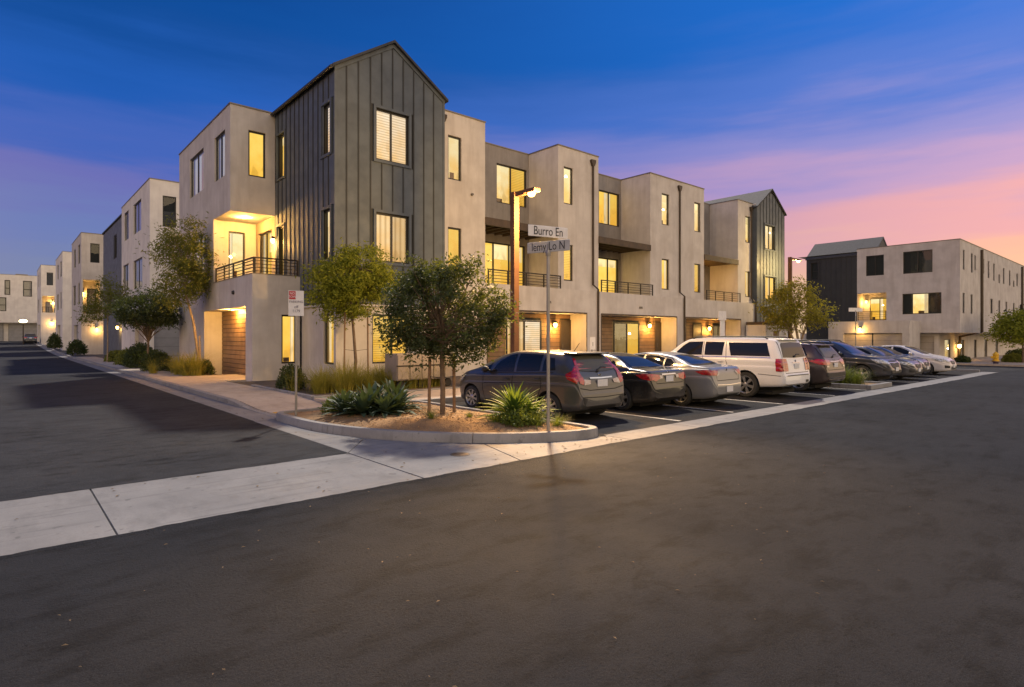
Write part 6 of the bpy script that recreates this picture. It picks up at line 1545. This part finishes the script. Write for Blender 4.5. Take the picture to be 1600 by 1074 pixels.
p_grey = paint('paint_grey', (0.056, 0.058, 0.064)); p_black = paint('paint_black', (0.007, 0.007, 0.008), 0.0, 0.25)
p_silver = paint('paint_silver', (0.185, 0.192, 0.205)); p_white = paint('paint_white', (0.66, 0.66, 0.665), 0.0, 0.35)
p_maroon = paint('paint_maroon', (0.050, 0.036, 0.034)); p_navy = paint('paint_navy', (0.030, 0.036, 0.052))
p_char = paint('paint_charcoal', (0.070, 0.072, 0.080)); p_plum = paint('paint_plum', (0.055, 0.055, 0.070)); p_pearl = paint('paint_pearl', (0.60, 0.57, 0.54), 0.05, 0.32)
SEDAN_N = _cp.deepcopy(SEDAN)
make_car('dark grey five-door hatchback with big red tail lamps, parked nose-in beside the planted island', HATCH, 9.47, 7.98, True, p_grey, scale=(1.07, 0.97, 0.965))
make_car('black saloon parked nose-in between the dark grey hatchback and the bronze-silver saloon', SEDAN, 11.98, 8.05, True, p_black, scale=0.93)
make_car('bronze-silver saloon with chrome window trim parked between black saloon and white SUV', COUPE, 13.9, 7.62, True, p_silver, scale=0.93)
make_car('large white full-size SUV with roof rails and dark tinted rear windows', BIG, 17.25, 7.35, True, p_white, scale=0.92)
make_car('dark maroon-brown crossover with red tail lamps parked beside the white SUV', CROSS, 20.3, 7.42, True, p_maroon, scale=0.93)
make_car('navy crossover parked nose-out beside the grassy bay island', CROSS, 25.75, 7.3, False, p_navy, scale=0.95)
make_car('charcoal saloon parked nose-out between the navy crossover and a plum-grey saloon', SEDAN, 28.2, 7.2, False, p_char, scale=0.93)
make_car('plum-grey saloon parked nose-out between the charcoal and the pearl-white saloons', SEDAN, 30.6, 7.5, False, p_plum, scale=0.93)
make_car('pearl-white saloon parked nose-out in the last bay before the cross street', COUPE, 33.1, 7.1, False, p_pearl, scale=0.94)
make_car('small dark car parked by the garages at the far end of the side street', CROSS, 3.5, 116, False, p_navy, name='parked_car', group='cars at the end of the side street', scale=0.9, z=gz(4, 118), yaw=90)
# ------------------------------------------------------------------ planting
M['bark'] = surface('bark', (0.17, 0.12, 0.08), (0.11, 0.075, 0.05), 8, 0.9, 0.8, 40, dist=0.01)
M['bark_pale'] = surface('bark_pale', (0.32, 0.24, 0.16), (0.22, 0.16, 0.105), 8, 0.9, 0.8, 40, dist=0.01)
M['stake'] = surface('stake', (0.24, 0.15, 0.085), (0.17, 0.105, 0.06), 8, 0.85, 0.5, 40)
M['leaf_dark'] = leaf_mat('leaf_dark', (0.030, 0.044, 0.020), (0.062, 0.080, 0.034), 0.22)
M['leaf_mid'] = leaf_mat('leaf_mid', (0.14, 0.17, 0.018), (0.34, 0.35, 0.04), 0.42)
M['leaf_olive'] = leaf_mat('leaf_olive', (0.095, 0.11, 0.024), (0.22, 0.225, 0.042), 0.35)
M['leaf_yellow'] = leaf_mat('leaf_yellow', (0.19, 0.175, 0.025), (0.36, 0.30, 0.04), 0.4)
M['leaf_shrub'] = leaf_mat('leaf_shrub', (0.030, 0.045, 0.018), (0.060, 0.080, 0.028), 0.25)
M['leaf_low'] = leaf_mat('leaf_low', (0.055, 0.085, 0.018), (0.12, 0.155, 0.03), 0.3)
M['grass_gold'] = leaf_mat('grass_gold', (0.16, 0.17, 0.030), (0.44, 0.36, 0.07), 0.35)
M['grass_green'] = leaf_mat('grass_green', (0.075, 0.105, 0.022), (0.15, 0.175, 0.035), 0.35)
M['agave'] = leaf_mat('agave', (0.036, 0.066, 0.044), (0.062, 0.098, 0.062), 0.12)
M['yucca'] = leaf_mat('yucca', (0.050, 0.105, 0.022), (0.095, 0.170, 0.036), 0.3)

def tree(name, label, base, stems, lobes, n_clump, per, leaf, lm, seed, bark='bark', spread=0.3, droop=0.0, shape=0.42, group=None):
    """stems: trunk polylines [(points, r0, r1)]; lobes: ((cx,cy,cz),(rx,ry,rz)) relative to base"""
    rnd = random.Random(seed); B = Vector(base)
    t = tag(empty(name, base), label, 'tree', group)
    tb = MB(); tips = []
    for pts, r0, r1 in stems:
        pp = [B + Vector(p) for p in pts]; n = len(pp)
        tb.tube(pp, [r0 + (r1 - r0) * i / (n - 1) for i in range(n)], 9)
        tips.append((pp, r1))
    clumps = []
    vol = [l[1][0] * l[1][1] * l[1][2] for l in lobes]; tot = sum(vol)
    for (c, r), v_ in zip(lobes, vol):
        for _ in range(max(3, int(n_clump * v_ / tot))):
            while True:
                q = Vector((rnd.uniform(-1, 1), rnd.uniform(-1, 1), rnd.uniform(-1, 1)))
                if 0.05 < q.length < 1: break
            q = q.normalized() * (q.length ** 0.42)
            if rnd.random() < 0.2: q *= rnd.uniform(1.08, 1.38)
            if noise.noise((Vector((q.x * r[0], q.y * r[1], q.z * r[2])) + Vector(c)) * 1.7 + Vector((seed, 0, 0))) < -0.12: continue
            clumps.append(B + Vector(c) + Vector((q.x * r[0], q.y * r[1], q.z * r[2])))
    # limbs reach to a share of the clumps
    for i, c in enumerate(clumps):
        if i % 5: continue
        pp, r1 = rnd.choice(tips)
        pp, r1 = tips[0] if len(tips) < 3 else (pp, r1)
        a = pp[-1].lerp(pp[-2], rnd.uniform(0.0, 0.75))
        mid = a.lerp(c, 0.5) + Vector((rnd.uniform(-.1, .1), rnd.uniform(-.1, .1), rnd.uniform(0.0, .18)))
        tb.tube([a, mid, c], [max(0.012, r1 * 0.55), 0.012, 0.004], 5, caps=False)
    tb.build('trunk', M[bark], t, smooth=True, sharp=60)
    vs, fs = [], []
    for c in clumps:
        cs = spread * rnd.uniform(0.6, 1.25); tw = Vector((rnd.gauss(0, 1), rnd.gauss(0, 1), rnd.gauss(0, 0.6) - droop)).normalized()
        for _ in range(int(per * rnd.uniform(0.6, 1.3))):
            p = c + Vector((rnd.gauss(0, 0.5), rnd.gauss(0, 0.5), rnd.gauss(0, 0.42))) * cs
            d = (tw * 0.7 + Vector((rnd.gauss(0, 1), rnd.gauss(0, 1), rnd.gauss(0, 0.8) - droop))).normalized()
            q = Vector((rnd.gauss(0, 1), rnd.gauss(0, 1), rnd.gauss(0, 1))); s_ = d.cross(q)
            if s_.length < 1e-4: continue
            s_.normalize(); up = d.cross(s_)
            l = leaf * rnd.uniform(0.65, 1.3); w_ = l * shape * 0.5
            o = len(vs)
            vs += [p, p + d * l * 0.45 + s_ * w_ + up * l * 0.08, p + d * l, p + d * l * 0.45 - s_ * w_ + up * l * 0.08]
            fs += [(o, o + 1, o + 2), (o, o + 2, o + 3)]
    MB().add(vs, fs).build('crown', M[lm], t)
    return t
def stake(label, base, h, tilt=(0, 0), r=0.032, tie=None):
    t = tag(empty('tree_stake', base), label, 'stake', 'wooden tree stakes')
    b = Vector(base); top = b + Vector((tilt[0], tilt[1], h))
    MB().tube([b - Vector((0, 0, 0.1)), top], r, 8).build('pole', M['stake'], t, smooth=True)
    if tie:
        MB().tube([b + Vector((0, 0, tie[3])), Vector(tie[:3])], 0.008, 5).build('tie', M['frame'], t)
    return t
# dark leafy tree in the corner island
bx, by = 6.62, 9.72
tree('island_tree', 'dense dark-leaved tree with round crown on the corner island between two stakes', (bx, by, 0.2),
     [([(0, 0, -0.15), (0.01, 0.0, 0.5), (0.0, 0.02, 1.15), (0.03, 0.0, 1.9)], 0.058, 0.036)],
     [((-0.12, 0.08, 2.05), (0.88, 0.88, 0.85)), ((-0.52, 0.45, 2.15), (0.5, 0.5, 0.62)), ((0.48, -0.32, 1.9), (0.66, 0.62, 0.66)), ((0.05, 0.0, 2.65), (0.6, 0.6, 0.5)), ((0.36, -0.2, 1.48), (0.68, 0.68, 0.38)), ((-0.45, 0.38, 1.5), (0.5, 0.5, 0.36)), ((0.72, -0.6, 2.2), (0.38, 0.38, 0.36)), ((-0.08, 0.05, 3.2), (0.16, 0.16, 0.40)), ((0.45, -0.45, 2.7), (0.28, 0.28, 0.46)), ((-0.40, 0.36, 2.8), (0.22, 0.22, 0.35)), ((0.2, -0.1, 3.0), (0.2, 0.2, 0.3)), ((0.92, -0.8, 1.9), (0.28, 0.28, 0.3)), ((-0.84, 0.75, 1.85), (0.28, 0.28, 0.3))],
     820, 34, 0.082, 'leaf_dark', 11, spread=0.18)
stake('short stake left of the trunk on the corner island, nearer the big blue-green rosettes', (6.52, 10.05, 0.2), 1.15, (0.02, 0.0), tie=(6.62, 9.72, 0.95, 0.75))
stake('short stake on the corner island between the leafy tree trunk and the grey hatchback', (6.98, 9.82, 0.2), 1.15, (0.0, 0.02), tie=(6.62, 9.72, 0.95, 0.75))
# light green tree against the charcoal gable
bx, by = 8.75, 18.0
tree('street_tree', 'light green loose-crowned young tree between two tall stakes before the charcoal gable', (bx, by, 0.1),
     [([(0.05, 0, -0.15), (0.08, 0, 0.9), (0.0, 0.0, 1.9), (-0.08, 0.02, 2.8), (-0.02, 0, 3.9)], 0.06, 0.028)],
     [((-0.1, 0, 3.55), (0.95, 0.95, 0.62)), ((-0.75, 0.35, 3.25), (0.72, 0.7, 0.55)), ((0.70, -0.4, 3.5), (0.72, 0.7, 0.6)), ((-0.15, 0.0, 2.85), (0.85, 0.85, 0.45)), ((0.15, -0.1, 4.2), (0.62, 0.6, 0.42)), ((-0.65, 0.3, 4.0), (0.45, 0.45, 0.35)), ((-0.35, 0.2, 2.45), (0.45, 0.45, 0.28))],
     640, 50, 0.125, 'leaf_mid', 21, spread=0.30, droop=0.35, shape=0.32)
stake('tall thin stake beside the light green tree, nearer the lit corner window', (8.40, 17.95, 0.1), 2.45, (0.03, 0), 0.028, tie=(8.83, 18.0, 1.3, 1.25))
stake('tall thin stake beside the light green tree, nearer the window with dark lettering', (9.28, 18.0, 0.1), 2.6, (-0.02, 0), 0.028, tie=(8.83, 18.0, 1.3, 1.25))
# slender feathery tree before the second house
bx, by = 6.62, 28.9
tree('street_tree', 'tall slender feathery tree with leaning bare trunk beside the corner street entry', (bx, by, 0.1),
     [([(0.12, 0.0, -0.1), (0.0, 0.1, 1.2), (-0.15, 0.1, 2.3), (-0.38, 0.25, 3.4), (-0.5, 0.3, 5.0)], 0.075, 0.03), ([(0.05, 0, -0.1), (0.10, 0, 0.8), (0.08, 0.02, 1.7)], 0.05, 0.03)],
     [((-0.55, 0.3, 6.2), (0.75, 0.75, 0.7)), ((-0.95, 0.8, 5.4), (0.75, 0.7, 0.6)), ((-0.1, -0.1, 5.2), (0.75, 0.75, 0.8)), ((-0.5, 0.3, 4.2), (0.95, 0.9, 0.7)), ((-0.75, 0.6, 3.45), (0.75, 0.7, 0.55)), ((0.1, -0.2, 3.9), (0.55, 0.6, 0.5)), ((0.15, -0.3, 4.7), (0.5, 0.5, 0.4)), ((-1.3, 1.0, 5.0), (0.45, 0.45, 0.3))],
     360, 36, 0.18, 'leaf_olive', 31, bark='bark_pale', spread=0.42, droop=0.4, shape=0.24)
# dark round tree
bx, by = 5.65, 34.6
tree('street_tree', 'dark round-crowned tree in front of the lit charcoal townhouse wall', (bx, by, 0.1),
     [([(0, 0, -0.1), (0.0, 0.0, 1.0), (0.05, 0, 2.2)], 0.06, 0.04)],
     [((0.0, 0.0, 3.0), (1.35, 1.35, 0.72)), ((0.5, -0.4, 2.75), (0.85, 0.8, 0.6)), ((-0.6, 0.5, 2.9), (0.8, 0.8, 0.65)), ((0.1, 0, 3.6), (0.7, 0.7, 0.5))],
     440, 34, 0.14, 'leaf_dark', 41, spread=0.34)
# small yellow-lit tree farther up
bx, by = 5.3, 46.5
tree('street_tree', 'small sparse tree with thin trunk in front of the brightly lit balcony', (bx, by, 0.1),
     [([(0, 0, -0.1), (0.02, 0, 1.4), (0.0, 0, 2.6), (0.1, 0, 4.0)], 0.05, 0.03)],
     [((0.1, 0, 4.3), (0.95, 0.95, 1.1)), ((-0.5, 0.4, 3.3), (0.8, 0.8, 0.5)), ((0.55, -0.3, 3.6), (0.75, 0.7, 0.8)), ((-0.9, 0.7, 3.0), (0.5, 0.5, 0.35))],
     220, 28, 0.18, 'leaf_olive', 51, bark='bark_pale', spread=0.45, droop=0.3, shape=0.3)
# yellow-lit tree at the row end
bx, by = 39.4, 16.8
tree('street_tree', 'golden-lit loose tree with several pale stems at the end gable', (bx, by, 0.0),
     [([(0, 0, -0.2), (0.1, 0, 1.4), (-0.2, 0.1, 2.6), (-0.4, 0.1, 3.6)], 0.11, 0.05), ([(0.3, 0, -0.2), (0.45, 0, 1.5), (0.9, -0.3, 2.9)], 0.1, 0.05), ([(-0.3, 0.1, -0.2), (-0.35, 0.1, 1.5), (-0.9, 0.5, 2.9)], 0.09, 0.05)],
     [((-0.2, 0.1, 4.5), (1.1, 1.1, 0.85)), ((-1.1, 0.7, 3.6), (1.15, 1.1, 0.8)), ((0.2, -0.1, 3.4), (1.0, 1.0, 0.8)), ((1.35, -0.9, 3.7), (0.7, 0.65, 0.6)), ((0.95, -0.7, 2.8), (0.8, 0.7, 0.4)), ((-0.9, 0.6, 2.75), (0.9, 0.8, 0.5))],
     340, 30, 0.20, 'leaf_yellow', 61, bark='bark_pale', spread=0.5, droop=0.3, shape=0.34)
# trees before the house across the cross street
for i, (x, y, s, lb) in enumerate([(63.0, 8.9, 1.0, 'rounded green tree at the corner of the house across the cross street'), (66.5, 8.4, 1.15, 'rounded green tree standing farther along the wall with narrow windows')]):
    tree('street_tree', lb, (x, y, -0.4), [([(0, 0, -0.2), (0.02, 0, 1.2), (0, 0.05, 2.0)], 0.08, 0.05)],
         [((0, 0, 2.9 * s), (1.9 * s, 1.8 * s, 1.1 * s)), ((-0.9 * s, 0.6, 2.5 * s), (1.1 * s, 1.1 * s, 0.8 * s)), ((0.9 * s, -0.5, 3.3 * s), (1.1 * s, 1.0 * s, 0.9 * s))], 260, 30, 0.26, 'leaf_mid' if i == 0 else 'leaf_dark', 71 + i, spread=0.5)

# grass clumps: one blade fan, copied
def fan_mesh(name, n, h, spread, m, seed, w=0.012, bend=0.6):
    rnd = random.Random(seed); vs, fs = [], []
    for _ in range(n):
        a = rnd.uniform(0, 2 * math.pi); r = abs(rnd.gauss(0, 0.16)); hh = h * rnd.uniform(0.55, 1.15); out = spread * rnd.uniform(0.1, 1.0)
        dx, dy = math.cos(a), math.sin(a); b = Vector((dx * r, dy * r, 0)); sw = Vector((-dy, dx, 0)) * w * rnd.uniform(0.6, 1.3)
        prev = None
        for k in range(4):
            t_ = k / 3; p = b + Vector((dx, dy, 0)) * out * (t_ ** (1 + bend)) + Vector((0, 0, hh * (t_ - 0.22 * bend * t_ * t_ * out / max(0.1, spread))))
            ww = sw * (1 - t_ * 0.9)
            vs += [p - ww, p + ww]
            if k: o = len(vs); fs.append((o - 4, o - 3, o - 1, o - 2))
    return MB().add(vs, fs).mesh(name, M[m])
def clumps(name, mesh_list, spots, label, group, cat='grass', seed=0):
    rnd = random.Random(seed)
    for i, (x, y, z, s) in enumerate(spots):
        t = tag(empty(name, (x, y, z)), label, cat, group)
        o = put('blades', mesh_list[i % len(mesh_list)], None); o.parent = t
        t.rotation_euler = (0, 0, rnd.uniform(0, 6.28)); t.scale = (s, s, s * rnd.uniform(0.85, 1.15))
gold = [fan_mesh('blades', 210, 0.86, 0.85, 'grass_gold', 3 + i, w=0.009, bend=1.1) for i in range(3)]
green = [fan_mesh('blades', 260, 0.66, 0.75, 'grass_green', 9 + i, w=0.009, bend=1.0) for i in range(2)]
rnd = random.Random(8)
sp = []
for i in range(26):
    f = i / 25
    sp.append((6.85 + f * 4.2 + rnd.uniform(-.1, .1), 17.35 - 0.2 * f + rnd.uniform(-0.75, 0.75), 0.09, rnd.uniform(0.75, 1.15)))
clumps('ornamental_grass', gold, sp, 'golden-green grass clump in the bed below the ground-floor windows of the charcoal block', 'grass clumps below the corner windows', seed=1)
sp = [(6.05 + rnd.uniform(-.25, .45), 26.6 + i * 0.62 + rnd.uniform(-.2, .2), 0.1, rnd.uniform(0.8, 1.2)) for i in range(7)] + [(6.2, 27.9, 0.1, 1.2), (5.2, 30.6, 0.1, 0.8)]
sp = [(min(6.9, x) if y > 27.5 else 6.3, max(y, 27.75), z, s) for x, y, z, s in sp]
clumps('ornamental_grass', gold, sp, 'golden grass clump in the strip at the foot of the slender feathery tree', 'grass clumps at the feathery tree', seed=2)
sp = [(22.85 + rnd.uniform(-.4, .4), 7.6 + 0.42 * i, 0.08, rnd.uniform(0.9, 1.25)) for i in range(7)]
clumps('ornamental_grass', green, sp, 'bright green grass clump on the small island between parking bays', 'grass clumps on the bay island', seed=3)
# low tufts at the sign post
sp = [(7.0, 8.0, 0.12, 0.5), (7.28, 7.75, 0.12, 0.55), (7.55, 8.05, 0.12, 0.5), (6.85, 8.3, 0.12, 0.5), (7.6, 7.5, 0.12, 0.42)]
clumps('ornamental_grass', green, sp, 'low green tuft around the foot of the spiky plant by the street-name sign', 'tufts at the street-name sign', seed=4)
clumps('ornamental_grass', green, [(6.12, 9.35, 0.19, 0.30), (6.75, 9.0, 0.19, 0.22)], 'tiny green weed tuft on the bare orange soil of the corner island', 'weeds on the island soil', seed=5)

# rosette plants: every leaf an object, one shared mesh
def rosette_leaf(name, l, w, m, curve=0.25, fold=0.25):
    vs, fs = [], []; n = 7
    for k in range(n):
        t_ = k / (n - 1); ww = w * (0.55 + 1.3 * t_ - 1.85 * t_ * t_) if t_ < 0.98 else 0.002
        ww = max(0.002, w * math.sin(math.pi * min(0.98, 0.18 + 0.82 * t_)) ** 0.8)
        z = -curve * l * t_ * t_
        vs += [(t_ * l, -ww, z + fold * ww), (t_ * l, 0, z), (t_ * l, ww, z + fold * ww)]
        if k:
            o = k * 3; fs += [(o - 3, o - 2, o + 1, o), (o - 2, o - 1, o + 2, o + 1)]
    return MB().add(vs, fs).mesh(name, M[m], True, 180)
def rosette(name, label, base, leaf, n, s, seed, group, lo=5, hi=80):
    rnd = random.Random(seed); t = tag(empty(name, base), label, 'plant', group)
    for i in range(n):
        f = i / (n - 1); el = R(lo + (hi - lo) * f ** 1.1 + rnd.uniform(-7, 7)); a = i * 2.39996 + rnd.uniform(-.2, .2)
        o = bpy.data.objects.new('leaf', leaf); COL.objects.link(o); o.parent = t
        k = s * (1.0 - 0.32 * f) * rnd.uniform(0.82, 1.12)
        o.matrix_basis = Matrix.Translation((math.cos(a) * 0.04, math.sin(a) * 0.04, 0.05 + 0.16 * f * s)) @ Matrix.Rotation(a, 4, 'Z') @ Matrix.Rotation(-el, 4, 'Y') @ Matrix.Diagonal((k, k, k, 1))
    return t
ag_leaf = rosette_leaf('agave_leaf', 0.72, 0.085, 'agave')
yu_leaf = rosette_leaf('yucca_leaf', 0.80, 0.046, 'yucca', 0.34, 0.5)
for i, (x, y, s, lb) in enumerate([
        (5.42, 10.75, 0.82, 'broad blue-green rosette at the kerb end of the pair of clumps on the corner island'),
        (5.72, 10.95, 1.0, 'tall blue-green rosette in the middle of the agave clump on the corner island'),
        (5.75, 10.45, 0.72, 'low blue-green rosette at the front of the agave clump on bare soil'),
        (6.30, 11.1, 1.05, 'tall blue-green rosette next to the leafy tree trunk on the corner island'),
        (6.12, 10.6, 0.80, 'mid-sized blue-green rosette between the taller ones on the corner island'),
        (5.25, 11.2, 0.8, 'blue-green rosette at the back of the clump towards the parking sign')]):
    rosette('agave', lb, (x, y, 0.17), ag_leaf, 42, s, 90 + i, 'agave rosettes on the corner island')
rosette('yucca', 'spiky bright green fountain-shaped plant next to the street-name sign post', (7.32, 8.35, 0.17), yu_leaf, 115, 0.95, 99, 'spiky plants at the street-name sign', 0, 84)
rosette('yucca', 'smaller spiky green plant leaning against the larger fountain-shaped one', (7.60, 8.15, 0.15), yu_leaf, 40, 0.72, 98, 'spiky plants at the street-name sign', 0, 80)
# shrubs along the side street
def shrub(label, base, r, n, leaf, lm, seed, group='shrubs along the side street'):
    rnd = random.Random(seed); B = Vector(base); t = tag(empty('shrub', base), label, 'shrub', group)
    tb = MB()
    for k in range(7):
        a = rnd.uniform(0, 6.28); tb.tube([B, B + Vector((math.cos(a) * r[0] * 0.5, math.sin(a) * r[1] * 0.5, r[2] * 0.7))], [0.02, 0.008], 5)
    tb.build('stem', M['bark'], t)
    vs, fs = [], []
    for _ in range(n):
        q = Vector((rnd.gauss(0, 1), rnd.gauss(0, 1), abs(rnd.gauss(0, 1)))).normalized() * rnd.uniform(0.45, 1.05) ** 0.6
        wob = 1 + 0.25 * math.sin(q.x * 7 + seed) * math.cos(q.y * 6)
        p = B + Vector((q.x * r[0], q.y * r[1], 0.05 + q.z * r[2])) * 1.0 + Vector((q.x, q.y, q.z)) * 0.1 * (wob - 1)
        d = Vector((rnd.gauss(0, 1), rnd.gauss(0, 1), rnd.gauss(0.3, 1))).normalized(); s_ = d.cross(Vector((rnd.gauss(0, 1), rnd.gauss(0, 1), rnd.gauss(0, 1)))).normalized()
        l = leaf * rnd.uniform(0.6, 1.3); o = len(vs)
        vs += [p, p + d * l * .45 + s_ * l * .24, p + d * l, p + d * l * .45 - s_ * l * .24]; fs += [(o, o + 1, o + 2), (o, o + 2, o + 3)]
    MB().add(vs, fs).build('foliage', M[lm], t); return t
shrub('dark round shrub beside the grass at the foot of the slender tree', (5.75, 32.8, 0.1), (0.7, 0.7, 0.95), 3200, 0.11, 'leaf_shrub', 1)
shrub('wide dark shrub under the round-crowned tree', (5.75, 37.2, 0.1), (0.8, 1.6, 1.25), 4200, 0.13, 'leaf_shrub', 2)
shrub('low shrub farther up the strip, past the round-crowned tree', (5.7, 41.5, 0.1), (0.6, 1.2, 0.9), 2200, 0.13, 'leaf_olive', 3)
shrub('low olive shrub by the garage of the second townhouse', (5.9, 47.0, 0.1), (0.7, 1.4, 0.7), 2000, 0.14, 'leaf_olive', 4)
shrub('small shrub beside the plank-walled corner street entry', (6.75, 28.2, 0.1), (0.35, 0.7, 0.6), 1600, 0.09, 'leaf_shrub', 5)
shrub('dark shrub at the start of the grass bed beneath the corner windows', (6.85, 18.35, 0.1), (0.45, 0.5, 0.75), 2200, 0.08, 'leaf_shrub', 6)
shrub('round shrub at the townhouse with the lit corner balcony', (5.6, 70.5, 0.1), (0.8, 1.3, 1.3), 1800, 0.2, 'leaf_shrub', 7)
shrub('pointed dark shrub at the foot of the narrow plain townhouse', (5.0, 90.5, 0.4), (0.7, 1.0, 1.7), 1500, 0.25, 'leaf_shrub', 8)
for i, (x, y, r) in enumerate([(63.5, 9.6, 0.7), (70, 10.4, 0.9), (76, 10.8, 1.0), (59.6, 12.2, 0.5)]):
    shrub(['clipped shrub next to the yellow hydrant across the street', 'shrub below the glass of the far house, second from its corner', 'shrub below the glass of the far house, third from its corner', 'small shrub at the very corner of the far house'][i], (x, y, -0.35), (r, r, r * 0.9), 1400, 0.2, 'leaf_shrub' if i % 2 else 'leaf_olive', 20 + i, 'shrubs across the cross street')
shrub('low leafy green shrub at the foot of the spiky plant, kerb side', (7.08, 7.95, 0.12), (0.38, 0.34, 0.26), 1500, 0.06, 'leaf_low', 31, 'low shrubs on the corner island')
shrub('low leafy green shrub between the spiky plant and the hatchback', (7.72, 8.6, 0.12), (0.22, 0.5, 0.3), 1500, 0.06, 'leaf_low', 32, 'low shrubs on the corner island')
shrub('low leafy shrub tucked behind the blue-green rosettes', (5.6, 11.75, 0.12), (0.6, 0.35, 0.4), 1800, 0.07, 'leaf_low', 33, 'low shrubs on the corner island')
